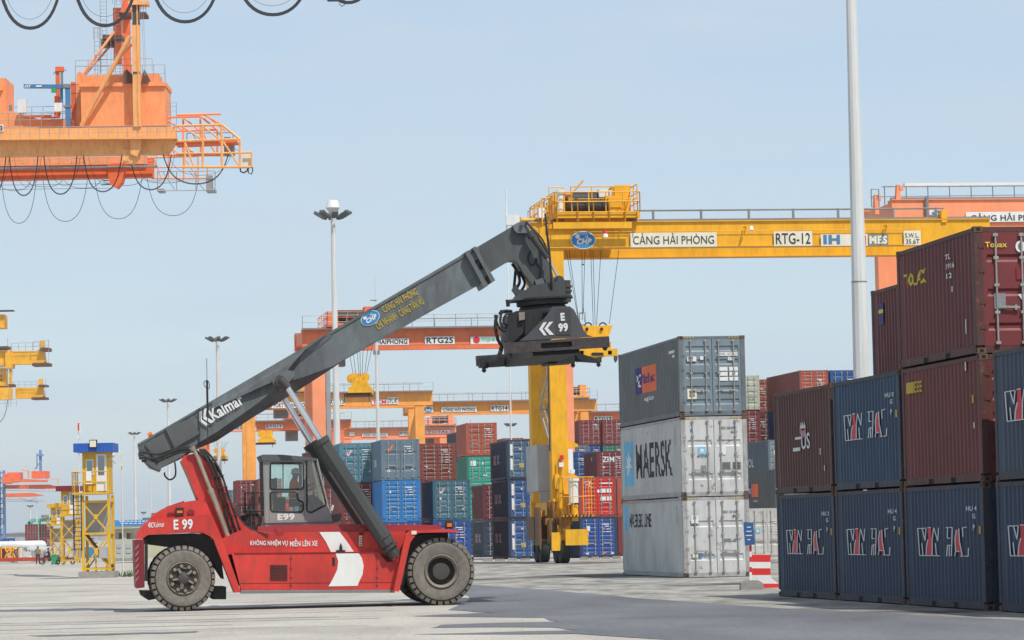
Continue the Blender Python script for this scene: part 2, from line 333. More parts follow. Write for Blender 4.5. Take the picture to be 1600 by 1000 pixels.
# ------------------------------------------------------------ containers
CW = 2.438
CC = dict(navy=(.025, .045, .086), navy2=(.026, .040, .070), maroon=(.118, .025, .024), brown=(.095, .030, .024), oxide=(.23, .058, .042), orange=(.36, .085, .050),
 red=(.52, .028, .025), sky=(.085, .20, .27), greyblue=(.12, .175, .23), bright=(.028, .18, .45), teal=(.04, .11, .15), green=(.03, .30, .22), dgreen=(.035, .15, .11),
 royal=(.02, .07, .27), white=(.50, .50, .49), grey=(.115, .135, .145), greydoor=(.17, .215, .245), greyside=(.105, .115, .115), beige=(.45, .46, .36), whiteside=(.47, .47, .455), wine=(.18, .034, .036), zim=(.11, .02, .025), slate=(.10, .13, .16), dblue=(.015, .07, .22))
def cm(c): return paint('container_'+c, CC[c], rough=.5, dirt=.42, rust={'white': .62, 'greydoor': .4, 'whiteside': .42}.get(c, .3), dcol=tuple(x*.5+.03 for x in CC[c]), vary=.13, scale=1.2, streak=.3)
frame_grime = paint('rusty_frame', (.12, .07, .045), rough=.8, dirt=.5, rust=.5)
bar_rust = paint('lock_rod_steel', (.30, .29, .27), rough=.5, dirt=.4, rust=.5, scale=4)
bar_dull = paint('lock_rod_dull', (.33, .33, .31), rough=.6, dirt=.4, rust=.4, scale=4)
dark_gap = paint('dark_pocket', (.012, .011, .011), rough=.9, dirt=.1, bump=0)
yb = paint('hazard_yellow', (.50, .33, .03), rough=.6, dirt=.5)
CM = {}
def cparts(L, Hc, style, side, door, near, frm):
    key = (L, Hc, style, side, door, near, frm)
    if key in CM: return CM[key]
    P = {}
    sm, dm = cm(side), cm(door); fm = (paint('edge_frame_'+side, tuple(c*.55+.008 for c in CC[side]), rough=.6, dirt=.7, dcol=(.085, .06, .045), rust=.75, scale=1.5) if near else sm) if frm == 'side' else paint('rusting_frame_'+door, tuple(c*.7 for c in CC[door]), rough=.65, dirt=.7, dcol=(.14, .085, .055), rust=.6, scale=3, vary=.15)
    # corrugated shell
    s = MB(); z0, z1 = .16, Hc-.10; pitch = .278; n = int((L-.4)/pitch); y = .2; prof = []
    for i in range(n):
        for dy, dx in ((0, .010), (.072, .010), (.139, .046), (.211, .046)): prof.append((y+dy, dx))
        y += pitch
    prof.append((L-.16, .010)); prof.insert(0, (.16, .010))
    for xs in (0, 1):
        vs = []; fs = []
        for i, (yy, dx) in enumerate(prof):
            xx = dx if xs == 0 else CW-dx
            vs += [(xx, yy, z0), (xx, yy, z1)]
            if i: fs.append((2*i-2, 2*i, 2*i+1, 2*i-1))
        s.add(vs, fs)
    s.add([(.03, .05, Hc-.03), (CW-.03, .05, Hc-.03), (CW-.03, L-.05, Hc-.03), (.03, L-.05, Hc-.03)], [(0, 1, 2, 3)])
    s.box((.05, .10, .10), (CW-.05, L-.06, .17)); s.box((.06, L-.08, .15), (CW-.06, L-.03, Hc-.08))
    P['shell'] = mesh_only(s, 'shell', sm)
    f = MB(); pw = .16
    for x0 in (0, CW-pw):
        for y0 in (0, L-pw): f.box((x0, y0, .17), (x0+pw, y0+pw, Hc-.12))
    for x0 in (.004, CW-.064):
        f.box((x0, pw, Hc-.11), (x0+.06, L-pw, Hc-.02))
        if L < 7:
            for a, b in ((pw, 2.0), (2.36, 3.7), (4.06, L-pw)): f.box((x0, a, .02), (x0+.06, b, .18))
            f.box((x0+.002, 2.0, .13), (x0+.058, 2.36, .18)); f.box((x0+.002, 3.7, .13), (x0+.058, 4.06, .18))
        else: f.box((x0, pw, .02), (x0+.06, L-pw, .18))
    f.box((pw, .02, Hc-.115), (CW-pw, .14, Hc-.012)); f.box((pw, .02, .015), (CW-pw, .14, .15))
    f.box((pw, L-.14, Hc-.115), (CW-pw, L-.02, Hc-.012)); f.box((pw, L-.14, .015), (CW-pw, L-.02, .15))
    cast = [(x0, y0, z0_) for x0 in (-.005, CW-.173) for y0 in (-.008, L-.170) for z0_ in (0, Hc-.118)]
    if not near:
        for c in cast: f.box(c, (c[0]+.178, c[1]+.178, c[2]+.118))
    P['frame'] = mesh_only(f, 'frame', fm)
    if near:
        c = MB(); c.box((0, 0, 0), (.178, .178, .118)); P['corner_casting'] = (mesh_only(c, 'corner_casting', frame_grime), cast)
        c = MB(); c.box((-.002, .05, .028), (.06, .128, .092)); c.box((.05, -.002, .028), (.128, .06, .092)); P['casting_hole'] = mesh_only(c, 'casting_hole', dark_gap)
        if L < 7:
            c = MB(); c.box((.02, 2.0, .021), (.05, 2.36, .131)); c.box((.02, 3.7, .021), (.05, 4.06, .131)); P['fork_pocket'] = mesh_only(c, 'fork_pocket', dark_gap)
    # one door leaf, outline 0..dw, hinges at x=0
    dw = (CW-2*pw)/2-.012; dz0, dz1 = .155, Hc-.12; hh = dz1-dz0
    nr, lo = {'five': (5, .05), 'many': (8, .03), 'three': (3, .08), 'flat': (2, .1)}[style]
    d = MB(); m_ = .11; z = dz0+m_; zs = [(dz0, 0), (z, 0)]; step = (hh-2*m_)/nr
    for i in range(nr):
        a = z+i*step; q = step*.34 if nr > 3 else step*.16
        zs += [(a+step*.28, 0), (a+step*.28+.05, 1), (a+step*.28+q, 1), (a+step*.28+q+.05, 0)]
    zs += [(dz1, 0)]
    vs = []; fs = []
    for i, (zz, k) in enumerate(zs):
        yy = .052 if k else .018
        vs += [(0, .018, zz), (.085, .018, zz), (.105, yy, zz), (dw-.105, yy, zz), (dw-.085, .018, zz), (dw, .018, zz)]
        if i:
            for j in range(5): fs.append((6*i-6+j, 6*i-5+j, 6*i+1+j, 6*i+j))
    d.add(vs, fs); d.box((0, .06, dz0), (dw, .09, dz1))
    for xx in (.0, dw-.012): d.box((xx, .0185, dz0+.001), (xx+.012, .06, dz1-.001))
    P['door'] = mesh_only(d, 'door', dm); P['dw'] = dw
    b = MB(); b.tube((0, -.02, dz0+.02), (0, -.02, dz1-.02), .021 if near else .024, 6)
    for zz in (dz0+.03, dz0+hh*.28, dz0+hh*.52, dz0+hh*.76, dz1-.09): b.box((-.05, -.045, zz), (.05, .0175, zz+.06))
    P['lock_rod'] = mesh_only(b, 'lock_rod', bar_rust if near else bar_dull)
    b = MB(); b.beam((0, -.045, .95), (.42, -.045, .93), .02, .045); b.box((.32, -.05, .88), (.37, .017, .98)); b.box((-.03, -.05, .91), (.03, .0, .98)); P['door_handle'] = mesh_only(b, 'door_handle', bar_rust if near else bar_dull)
    b = MB()
    b.box((-.02, -.012, 0), (.10, .017, .09))
    P['hinge'] = mesh_only(b, 'hinge', fm)
    b = MB(); [b.box((.19+i*.11, .008, Hc-.085), (.24+i*.11, .0195, Hc-.035)) for i in range(4)]; [b.box((CW-.60+i*.11, .008, Hc-.085), (CW-.55+i*.11, .0195, Hc-.035)) for i in range(4)]
    P['hazard_stripes'] = mesh_only(b, 'hazard_stripes', yb)
    CM[key] = P; return P
CONT_G = 'shipping containers stacked in the yard'
def follow(me):          # paint follows the corrugations
    bm = bmesh.new(); bm.from_mesh(me); ys = [v.co.y for v in bm.verts]; lo, hi = min(ys), max(ys); k = 0
    while .2+k*.278 < hi:
        for dy in (0, .072, .139, .211):
            y = .2+k*.278+dy
            if lo < y < hi: bmesh.ops.bisect_plane(bm, geom=bm.verts[:]+bm.edges[:]+bm.faces[:], plane_co=(0, y, 0), plane_no=(0, 1, 0))
        k += 1
    for v in bm.verts:
        t = (v.co.y-.2) % .278
        v.co.x += .010 if t < .072 else (.010+.036*(t-.072)/.067 if t < .139 else (.046 if t < .211 else .046-.036*(t-.211)/.067))
    bm.to_mesh(me); bm.free()
def container(loc, lv, label, side='navy', door=None, L=6.058, Hc=2.591, style='five', near=False, frm='side', deco=(), z=None, hinges=None, group=CONT_G):
    door = door or side; P = cparts(L, Hc, style, side, door, near, frm)
    base = V(loc) + Vector((0, 0, z if z is not None else lv*2.60 + .01))
    jit = random.Random(int(loc[0]*100)+lv*7)
    base.x += jit.uniform(-.03, .03)*(lv > 0); base.y += jit.uniform(-.04, .04)*(lv > 0)
    r = thing('shipping_container', label, 'container', base, group, AL)
    lk = lambda nm, me, par, pos=(0, 0, 0): (lambda o: (setattr(o, 'location', pos), o)[1])(link_mesh(nm, me, par))
    lk('shell', P['shell'], r); lk('frame', P['frame'], r)
    if near:
        me, cs = P['corner_casting']
        for i, c in enumerate(cs):
            if c[0] < 1 or c[1] < 1:
                cc = lk('corner_casting', me, r, c)
                if c[0] < 1 and c[1] < 1: lk('casting_hole', P['casting_hole'], cc)
        if 'fork_pocket' in P: lk('fork_pocket', P['fork_pocket'], r)
        lk('hazard_stripes', P['hazard_stripes'], r) if (Hc > 2.7) else None
    dw = P['dw']
    for k in (0, 1):
        d = lk('door', P['door'], r, (.162, 0, 0) if k == 0 else (CW/2+.010, 0, 0))
        for t in (.26, .78) if k == 0 else (.22, .74): lk('lock_rod', P['lock_rod'], d, (dw*t, 0, 0))
        if near or True: lk('door_handle', P['door_handle'], d, (dw*.30, 0, 0))
        if near and k == 0: [lk('hinge', P['hinge'], r, (.10, 0, zz)) for zz in (.5, 1.0, 1.65, 2.15)]
    # markings; side frame: text runs toward the door end (-y); door frame: text runs +x
    mbs = {}
    for it in deco:
        kind, face, a, zz, w_, h_, mt = it[:7]; nm = {'t': 'lettering', 'b': 'marking', 'e': 'logo', 'p': 'logo'}[kind]
        mb = mbs.setdefault((nm, mt, face), MB())
        if face == 's': o = Vector((-.008, L-a, zz)); xd = Vector((0, -1, 0)); nn = Vector((-1, 0, 0))
        else: o = Vector((a, -.006 if kind != 'x' else 0, zz)); xd = Vector((1, 0, 0)); nn = Vector((0, -1, 0))
        ud = Vector((0, 0, 1)); off = nn*(it[8] if len(it) > 8 else 0)
        if kind == 't': mb.text(it[7], o+off, xd, ud, w_, h_, .016)
        elif kind == 'b': mb.prism([o+off, o+off+xd*w_, o+off+xd*w_+ud*h_, o+off+ud*h_], -nn*.01)
        elif kind == 'e': mb.disc(o+off+xd*w_/2+ud*h_/2, xd, ud, w_/2, h_/2)
        elif kind == 'p':
            for poly in it[7]: mb.prism([o+off+xd*(x*w_)+ud*(y*h_) for x, y in poly], -nn*.004)
    for (nm, mt, face), mb in mbs.items():
        o = mb.build(nm, M[mt], r)
        if face == 's' and near and nm == 'lettering' and max(v.y for v in mb.v)-min(v.y for v in mb.v) > 1.3: follow(o.data)
        elif face == 's' and near and L > 7: follow(o.data)
    return r
def near_corner(px, Y, z=0): return GX(px, Y, z)
def along(p, dx, dy): return V(p) + Vector((math.cos(AL)*dx - math.sin(AL)*dy, math.sin(AL)*dx + math.cos(AL)*dy, 0))
# strokes of the lettering on the navy boxes (unit box 175 x 100)
def st(a, b, t=2.9):
    ax, ay = a; bx, by = b; dx, dy = bx-ax, by-ay; q = math.hypot(dx, dy); nx, ny = -dy/q*t/2, dx/q*t/2
    return [((ax+nx)/175, (ay+ny)/100), ((bx+nx)/175, (by+ny)/100), ((bx-nx)/175, (by-ny)/100), ((ax-nx)/175, (ay-ny)/100)]
TW = [st(*x) for x in (((0, 96), (31, 97)), ((2, 94), (6, 2)), ((6, 2), (78, 2)), ((18, 95), (27, 54)), ((27, 54), (32, 96)), ((37, 99), (49, 99)), ((38, 58), (31, 30)), ((31, 30), (29, 4)), ((59, 98), (53, 60)), ((53, 60), (51, 4)), ((59, 98), (72, 52)), ((72, 52), (76, 98)), ((63, 45), (66, 3)), ((15, 45), (18, 4)),
      ((101, 98), (110, 98)), ((107, 97), (105, 62)), ((105, 62), (115, 62)), ((113, 98), (123, 98)), ((123, 98), (121, 62)), ((121, 62), (117, 2)), ((105, 38), (118, 38)), ((105, 38), (101, 1)), ((111, 36), (110, 1)),
      ((137, 90), (131, 60)), ((131, 60), (132, 18)), ((145, 94), (146, 50)), ((146, 50), (154, 3)), ((132, 18), (144, 18)), ((132, 18), (128, 2)), ((147, 2), (157, 2)), ((157, 96), (171, 99)), ((157, 96), (158, 66)), ((175, 30), (173, 2)), ((160, 2), (174, 2)))]
TR = [[(x/175, y/100) for x, y in q] for q in ([(37, 97), (49, 97), (52, 4), (29, 4), (31, 30), (38, 58)], [(137, 90), (144, 92), (146, 50), (153, 4), (148, 4), (144, 18), (132, 18), (131, 60)])]
def TANHAI(a=1.05, z=1.08, w_=3.9, h_=.62): return (('p', 's', a, z, w_, h_, 'redm', TR, .002), ('p', 's', a, z, w_, h_, 'wmark', TW, .006))
def CODE(s1, s2='G', s3='P', a=4.85): return (('t', 's', a, 2.02, .75, .10, 'wmark', s1), ('t', 's', a+.42, 1.86, .22, .10, 'wmark', s2), ('t', 's', a+.44, 1.62, .14, .12, 'wmark', s3), ('b', 's', a+.86, 1.55, .12, .16, 'ymark'))
STAR = []
for i in range(14):
    rr = .5 if i % 2 == 0 else .2; STAR.append((.5+rr*math.sin(2*PI*i/14), .5+rr*math.cos(2*PI*i/14)))
def doorbars(seed, lo=False):
    rd = random.Random(seed); o = [('b', 'd', 1.42, 2.10, .50, .055, 'wmark'), ('b', 'd', 1.62, 1.98, .28, .05, 'wmark')]
    for i in range(rd.randint(2, 4)): o.append(('b', 'd', 1.40+rd.uniform(0, .1), 1.80-i*.17, .16, .04, 'wmark')); o.append(('b', 'd', 1.72, 1.80-i*.17, .30, .045, 'wmark'))
    if rd.random() < .6: o.append(('b', 'd', .42, rd.uniform(1.3, 1.9), .14, .16, 'wmark'))
    if rd.random() < .5: o.append(('b', 'd', 1.9, rd.uniform(.5, .7), .14, .10, 'wmark'))
    return tuple(o)
# ---- the stack of three tall boxes in the middle
pA = near_corner(1069.5, 120)
LA = 12.19; HA = 2.896
POL = [[(0, 0), (.3, 0), (.3, 1), (0, 1)]]; POR = [[(.3, 0), (1, 0), (1, 1), (.3, 1)]]
doc = lambda s, y2: (('t', 'd', 1.43, y2, .62, .09, 'ink', s), ('t', 'd', 1.83, y2-.15, .24, .09, 'ink', '45G1'))
container(pA, 0, 'pale grey container at the foot of the three high white and grey stack', 'whiteside', 'white', LA, HA, 'flat', True, 'rust', z=.01, deco=(
 ('b', 's', .5, 1.75, .75, .95, 'sky_l'), ('t', 's', 1.5, 1.85, 4.6, .52, 'ink', 'MAERSK LINE'), ('b', 's', 11.0, 2.0, .10, .6, 'ink'),
 ('b', 'd', .30, 1.95, .26, .28, 'wmark'), ('t', 'd', .28, 1.86, .34, .05, 'ink', 'MAERSK'), *doc('MSKU 123 438 0', 2.3), ('b', 'd', .32, .72, .2, .16, 'cream'), ('b', 'd', .56, .74, .12, .12, 'blue'), ('t', 'd', .86, .74, .36, .06, 'jib', 'maerskline.com'),
 ('b', 'd', 1.45, 1.35, .3, .02, 'ink'), ('b', 'd', 1.85, 1.35, .25, .02, 'ink'), ('b', 'd', 1.45, 1.28, .5, .02, 'ink'))) if M.setdefault('sky_l', paint('light_blue_logo', (.16, .45, .66), rough=.6, dirt=.3, bump=0)) else 0
container(pA, 0, 'white container with star logo and big black lettering, middle of the stack of three', 'whiteside', 'white', LA, HA, 'flat', True, 'rust', z=.02+HA, deco=(
 ('b', 's', .75, .55, 1.85, 1.75, 'sky_l'), ('p', 's', .95, .85, 1.45, 1.1, 'wmark', [STAR], .006), ('t', 's', 3.2, .80, 7.2, 1.35, 'ink', 'MAERSK'), ('b', 's', 11.0, 1.9, .10, .7, 'ink'),
 ('b', 'd', .62, 1.52, .28, .28, 'sky_l'), ('p', 'd', .65, 1.55, .22, .22, 'wmark', [STAR], .006), ('t', 'd', .58, 1.42, .36, .06, 'ink', 'MAERSK'), ('b', 'd', 1.42, 1.5, .22, .36, 'wmark'), ('b', 'd', .72, .9, .18, .22, 'steel'), *doc('MRKU 354 870 2', 2.42),
 *[('b', 'd', 1.50 + (j*.38), 1.2-i*.055, .30, .02, 'ink') for i in range(5) for j in (0, 1)], ('b', 'd', .35, 2.35, .08, .1, 'blue')))
POT = [[(.05, .1), (.13, .1), (.13, .9), (.05, .9)], [(.13, .5), (.22, .5), (.22, .9), (.13, .9)]]
container(pA, 0, 'dark grey container with blue and orange logo on top of the stack of three', 'greyside', 'greydoor', LA, HA, 'five', True, 'rust', z=.03+2*HA, deco=(
 ('p', 's', 3.6, 1.15, 4.0, 1.0, 'ink_b', POL), ('p', 's', 3.6, 1.15, 4.0, 1.0, 'orange_m', POR), ('t', 's', 3.75, 1.4, .95, .5, 'wmark', 'P&O', .006), ('t', 's', 4.95, 1.38, 2.5, .5, 'ink_b', 'Nedlloyd', .006), ('t', 's', 5.3, .78, 1.9, .22, 'wmark', 'capitain'),
 ('b', 's', 10.3, 2.35, .9, .10, 'wmark'), ('b', 's', 10.9, 2.18, .3, .10, 'wmark'),
 ('b', 'd', .30, 1.98, .34, .17, 'wmark'), ('b', 'd', .34, 1.99, .18, .14, 'jib'), ('b', 'd', .78, 2.03, .12, .13, 'wmark'), ('b', 'd', 1.44, 2.16, .72, .13, 'wmark'), ('t', 'd', 1.47, 2.18, .66, .09, 'ink', 'PONL 167711 0'), ('b', 'd', 1.80, 2.0, .24, .12, 'wmark'), ('t', 'd', 1.82, 2.02, .20, .08, 'ink', '45G1'),
 *[('b', 'd', 1.46+j*.38, 1.62-i*.18, .32, .14, 'wmark') for i in range(3) for j in (0, 1)], ('b', 'd', .28, .62, .34, .36, 'cream'), ('b', 'd', .34, .68, .22, .24, 'dirtm'))) if [M.setdefault('ink_b', paint('ink_blue', (.035, .03, .16), rough=.6, dirt=.2, bump=0)), M.setdefault('orange_m', paint('orange_marking', (.75, .15, .06), rough=.6, dirt=.3, bump=0))] else 0
# ---- the row on the right, boxes end to end, two deep
dY = 6.058+.17
c3 = near_corner(1541.5, 67.4); c2 = along(c3, 0, dY); c1 = along(c2, 0, dY); c4 = along(c3, .05, -6.058-.75)
g2 = 'navy containers with outlined letters'
container(c1, 0, 'navy container with outlined letters at the ground, leftmost of the right-hand row', 'navy', near=True, frm='side', deco=TANHAI()+CODE('HU 2'))
container(c1, 1, 'brown container with small white emblem above the leftmost navy container', 'brown', near=True, deco=(('b', 's', 2.35, 1.34, .75, .06, 'wmark'), ('b', 's', 2.1, 1.05, .75, .09, 'wmark'), ('t', 's', 3.0, 1.08, .9, .40, 'wmark', 'US'), ('p', 's', 2.9, 1.36, .6, .24, 'pinkm', [[(.5, 0), (1, .5), (1, 1), (.5, .7), (0, 1), (0, .5)]]), ('p', 's', 2.9, 1.60, .6, .16, 'wmark', [[(0, 0), (.2, 1), (.35, .2), (.5, 1), (.65, .2), (.8, 1), (1, 0)]]), ('b', 's', 4.9, .9, .06, .16, 'wmark'), ('b', 's', 5.3, .5, .06, .14, 'wmark'))) if M.setdefault('pinkm', paint('pink_marking', (.5, .18, .22), rough=.6, dirt=.3, bump=0)) else 0
container(c2, 0, 'navy container with outlined letters at the ground, second in the right-hand row', 'navy', near=True, deco=TANHAI()+CODE('HU 4'))
container(c2, 1, 'brighter blue container with outlined letters, upper level between the brown and red ones', 'dblue2', near=True, deco=TANHAI(z=1.15)+CODE('HU 0')) if CC.setdefault('dblue2', (.020, .055, .105)) else 0
container(c3, 0, 'navy container with outlined letters at the ground, below the red one with the yellow patch', 'navy', near=True, deco=TANHAI()+CODE('HU 4', '1G'))
container(c3, 1, 'brick red container with a small yellow patch at its upper corner', 'brick', near=True, deco=(('b', 's', .4, 2.02, .62, .24, 'ymark'), ('t', 's', 1.06, 2.02, .62, .24, 'ymark', 'EEE'), ('b', 's', 5.0, 2.3, .07, .18, 'wmark'), ('b', 's', 5.45, 1.62, .10, .16, 'ymark'), ('b', 's', 5.5, 1.1, .06, .12, 'wmark'), ('b', 'd', .35, 1.9, .5, .08, 'wmark'), ('b', 'd', .35, 1.2, .5, .07, 'pinkm'))) if CC.setdefault('brick', (.140, .028, .023)) else 0
container(c3, 2, 'maroon container with a yellow wordmark, topmost and nearest on the right', 'maroon', 'maroond', style='three', near=True, deco=(('t', 's', .55, 1.74, 1.75, .30, 'ylw', 'TOUAX'), ('t', 's', 3.9, 2.08, .4, .11, 'wmark', 'TL'), ('t', 's', 3.95, 1.88, .62, .11, 'wmark', '1916'), ('t', 's', 3.95, 1.68, .42, .11, 'wmark', '12'), ('t', 's', 4.3, 1.38, .12, .12, 'wmark', '0'), ('b', 's', 5.25, .45, .05, .3, 'wmark'),
 ('t', 'd', .22, 2.16, .46, .11, 'ylw', 'Touax'), ('e', 'd', .86, 2.05, .20, .24, 'wmark'), ('e', 'd', .91, 2.09, .10, .16, 'steel'), ('b', 'd', .86, 1.5, .22, .24, 'darkred'), ('b', 'd', .38, .90, .24, .32, 'steel'), ('p', 'd', .88, .98, .28, .22, 'wmark', [[(0, 1), (.5, 0), (1, 1)]]))) if [CC.setdefault('maroond', (.17, .025, .027)), M.setdefault('ylw', paint('yellow_letters', (.62, .50, .03), rough=.5, dirt=.2, bump=0))] else 0
container(c4, 0, 'navy container with outlined letters at the ground, cut by the right edge', 'navy', near=True, deco=TANHAI(.75, 1.10)+CODE('HU 4'))
container(c4, 1, 'blue-grey container with outlined letters, upper level at the right edge', 'navyl', near=True, deco=TANHAI(.75, 1.15)+CODE('HU 4')) if CC.setdefault('navyl', (.040, .060, .092)) else 0
sc3, sc2, sc1 = along(c3, 2.56, -.40), along(c2, 2.56, -.40), along(c1, 2.56, -.38)
container(sc3, 0, 'dark teal container deep in the gap between the nearest two navy containers', 'teal', near=False)
container(sc3, 1, 'red container in the second row behind the brick red one', 'oxide', near=False); container(sc3, 2, 'maroon container in the second row behind the topmost one', 'maroon', near=False)
container(sc1, 0, 'oxide red container behind the first navy one', 'oxide'); container(sc1, 1, 'brick container behind the brown one', 'oxide')
container(sc1, 2, 'maroon container with a small blue label, top of the second row beside the tall pole', 'maroon', 'wine', near=True, deco=(('b', 's', .75, 1.65, .45, .55, 'ink_b', None), ('b', 's', .75, 1.95, .45, .1, 'ylw', None, .004)))
for lv in (0, 1): container(sc2, lv, 'container hidden in the second row of the right-hand block, level %s' % ('one' if lv == 0 else 'two'), 'oxide')
container(sc2, 2, 'maroon container joining the topmost one in the second row', 'maroon')
# ---- the yard blocks far behind: (pixel x of near left corner, depth, length, [(label, side, door, style, extra)])
LG = [[(0, .2), (.35, .6), (.5, .3), (.7, .9), (1, 1), (.75, .4), (.45, 0), (.3, .35)]]
T2 = lambda: (('p', 's', 1.5, 1.05, 3.0, .62, 'redm', TR, .002), ('p', 's', 1.5, 1.05, 3.0, .62, 'wmark', [q for q in TW], .006))
TH = lambda: (('b', 'd', .24, 1.55, .2, .75, 'wmark'), ('b', 'd', .24, .62, .2, .75, 'wmark'), ('b', 'd', .82, .75, .3, .3, 'ymark'), ('b', 'd', .30, .42, .14, .2, 'greyc'), ('e', 'd', .85, 1.9, .12, .14, 'wmark'))
def block(px, Y, items, L=6.058, Hc=2.591, near=False):
    p = near_corner(px, Y)
    for lv, it in enumerate(items):
        if it is None: continue
        lab, side, door, style, deco = it
        container(p, lv, lab, side, door, L, Hc, style, near, 'side', deco, z=lv*(Hc+.01)+.01)
D = doorbars
block(599.5, 211, [('deep blue container hidden behind the red chassis, under the bright blue one', 'royal', 'royal', 'five', D(1)),
  ('bright blue container above the red chassis deck', 'bright', 'bright', 'many', D(2)+(('b', 'd', .40, .62, .2, .24, 'greyc'),)),
  ('grey-blue container with an orange logo smear, topmost behind the truck', 'greyblue', 'greyblue', 'flat', D(3)+(('p', 'd', .28, 1.8, .5, .42, 'orange_m', LG), ('t', 's', 1.7, .9, 1.6, .5, 'wmark', 'CMA'), ('e', 'd', .35, .5, .2, .2, 'cream')))])
block(659, 222.5, [('rust red container under another one behind the truck', 'oxide', 'oxide', 'five', D(4)), ('oxide container in the hidden middle level behind the teal one', 'oxide', 'oxide', 'five', D(5)),
  ('oxide red container beside the grey-blue one with a white triangle mark', 'oxide', 'oxide', 'many', D(6)+(('p', 'd', .32, .9, .24, .2, 'wmark', [[(0, 1), (.5, 0), (1, 1)]]),))])
block(678, 214.5, [('deep blue container right of the front wheel top', 'royal', 'royal', 'five', D(7)), ('weathered teal-blue container with a small orange and white emblem, above the front fender', 'teal', 'tealb', 'five', D(8)+(('p', 'd', .30, 1.7, .5, .36, 'wmark', LG), ('p', 'd', .5, 1.85, .3, .2, 'orange_m', LG, .004), ('b', 'd', .35, .55, .2, .24, 'steel')))]) if CC.setdefault('tealb', (.055, .15, .20)) else 0
block(533, 217, [('wine container behind the lift cylinder, lowest', 'maroon', 'wine', 'five', D(9)), ('dark wine container between cab and lift cylinder, middle level', 'wine', 'wine', 'many', D(10)+(('e', 'd', .5, 1.5, .12, .2, 'wmark'),)),
  ('light blue container with a small bird emblem, above the lift cylinder', 'sky', 'sky', 'five', D(11)+(('p', 'd', .30, 1.7, .55, .4, 'wmark', LG), ('p', 'd', .55, 1.85, .3, .2, 'orange_m', LG, .004)))])
block(735, 275, [None, None, None]); 
block(732, 262, [('dark navy container with faint pink letters, low left of the three navy ones', 'navy2', 'navy2', 'five', T2()), ('green container, second level beside the brown one', 'dgreen', 'green', 'five', D(12)), ('sea green container with a square white label under the orange one', 'dgreen', 'green', 'five', (('b', 'd', .30, 1.8, .42, .42, 'wmark'), ('b', 'd', 1.2, 1.9, .12, .18, 'wmark'), ('b', 'd', 1.3, 1.0, .3, .1, 'wmark'))), ('brick orange container topmost behind the front wheel', 'orange', 'orange', 'five', D(13)+(('b', 'd', .3, .6, .22, .3, 'greyc'),))])
block(716, 285, [('navy container low in the row behind the front wheel', 'navy2', 'navy2', 'five', ()), ('dark green container hidden low behind the teal one', 'dgreen', 'dgreen', 'five', ()), ('plain dark green container seen between red and sea green ones', 'dgreen', 'dgreen', 'five', ()), ('small navy container peeping over the dark green one', 'navy2', 'navy2', 'five', ())])
block(757, 238, [('navy container with pink letters left of the three navy ones', 'navy2', 'navy2', 'five', T2()), ('brown container with one white character on its side', 'zim', 'zim', 'five', (('t', 's', .6, 1.7, .3, .5, 'wmark', '6'),))])
for_tan = lambda w_: ('navy container with white letters, %s of the three left of the yellow crane leg' % w_, 'navy2', 'royal2', 'five', T2()+TH())
CC['royal2'] = (.025, .085, .24)
block(795.5, 218, [for_tan('lowest'), for_tan('middle'), ('navy container with white letters, topmost of the three left of the yellow crane leg', 'navy2', 'slated', 'five', T2()+TH())], L=12.19*.62) if CC.setdefault('slated', (.06, .12, .20)) else 0
block(907, 214, [('royal blue container on the ground right of the yellow crane foot', 'navy2', 'royal', 'many', D(14)+(('b', 'd', .42, 1.7, .24, .34, 'wmark'), ('b', 'd', 1.5, .25, .2, .1, 'orange_m'), ('b', 's', 3.0, 1.0, 1.6, .5, 'greyc')) + tuple(('b', 'd', .36+i, .22, .2, .1, 'wmark') for i in (0, 1.62))),
  ('bright red container with a white flying emblem beside the crane leg', 'oxide', 'red', 'many', (('p', 'd', .34, 1.85, .62, .45, 'wmark', [st((0, 95), (120, 99), 8), st((0, 95), (60, 40), 8), st((60, 60), (175, 0), 8), st((60, 99), (175, 60), 8), st((120, 99), (80, 0), 10)]), ('t', 's', 1.2, .9, 3.2, .5, 'wmark', 'Uasc'), ('b', 'd', 1.4, 2.12, .8, .08, 'wmark'), ('b', 'd', 1.4, 1.55, .36, .26, 'wmark'), ('b', 'd', 1.82, 1.55, .3, .26, 'wmark'), ('b', 'd', 1.4, 1.05, .36, .26, 'wmark'), ('b', 'd', 1.82, 1.05, .3, .26, 'wmark'), ('e', 'd', 1.2, 1.55, .16, .22, 'wmark'), ('b', 'd', 1.95, .5, .18, .25, 'steel')))], L=6.058)
block(967, 222, [('maroon container squeezed left of the white stack, on the ground', 'wine', 'wine', 'five', D(15)), ('orange red container squeezed left of the white stack', 'orange', 'orange', 'five', D(16))])
block(936, 256, [('navy container behind the royal blue one', 'navy2', 'navy2', 'five', ()), ('navy container behind the red one', 'navy2', 'navy2', 'five', ()), ('dark maroon container with bold white letters over the red one', 'zim', 'zimd', 'many', D(17)+(('t', 'd', .4, 1.75, .95, .42, 'wmark', 'ZIM'), ('t', 's', 3.5, 1.9, .4, .3, 'wmark', 'H'), ('e', 'd', .4, 1.3, .2, .14, 'wmark')))]) if CC.setdefault('zimd', (.17, .025, .03)) else 0
block(966, 262, [('wine container behind the maroon lettered one', 'wine', 'wine', 'five', ()), ('wine container in the middle behind the lettered one', 'wine', 'wine', 'five', ()), ('maroon container right of the one with bold white letters', 'zim', 'zim', 'five', ())])
block(880, 272, [('blue container behind the yellow crane leg, lowest', 'dblue', 'dblue', 'five', ()), ('dark blue container behind the crane leg, second', 'dblue', 'dblue', 'five', ()), ('blue container with white letter panels just right of the yellow crane leg', 'dblue', 'dblue', 'five', TH()+D(18))], Hc=2.72)
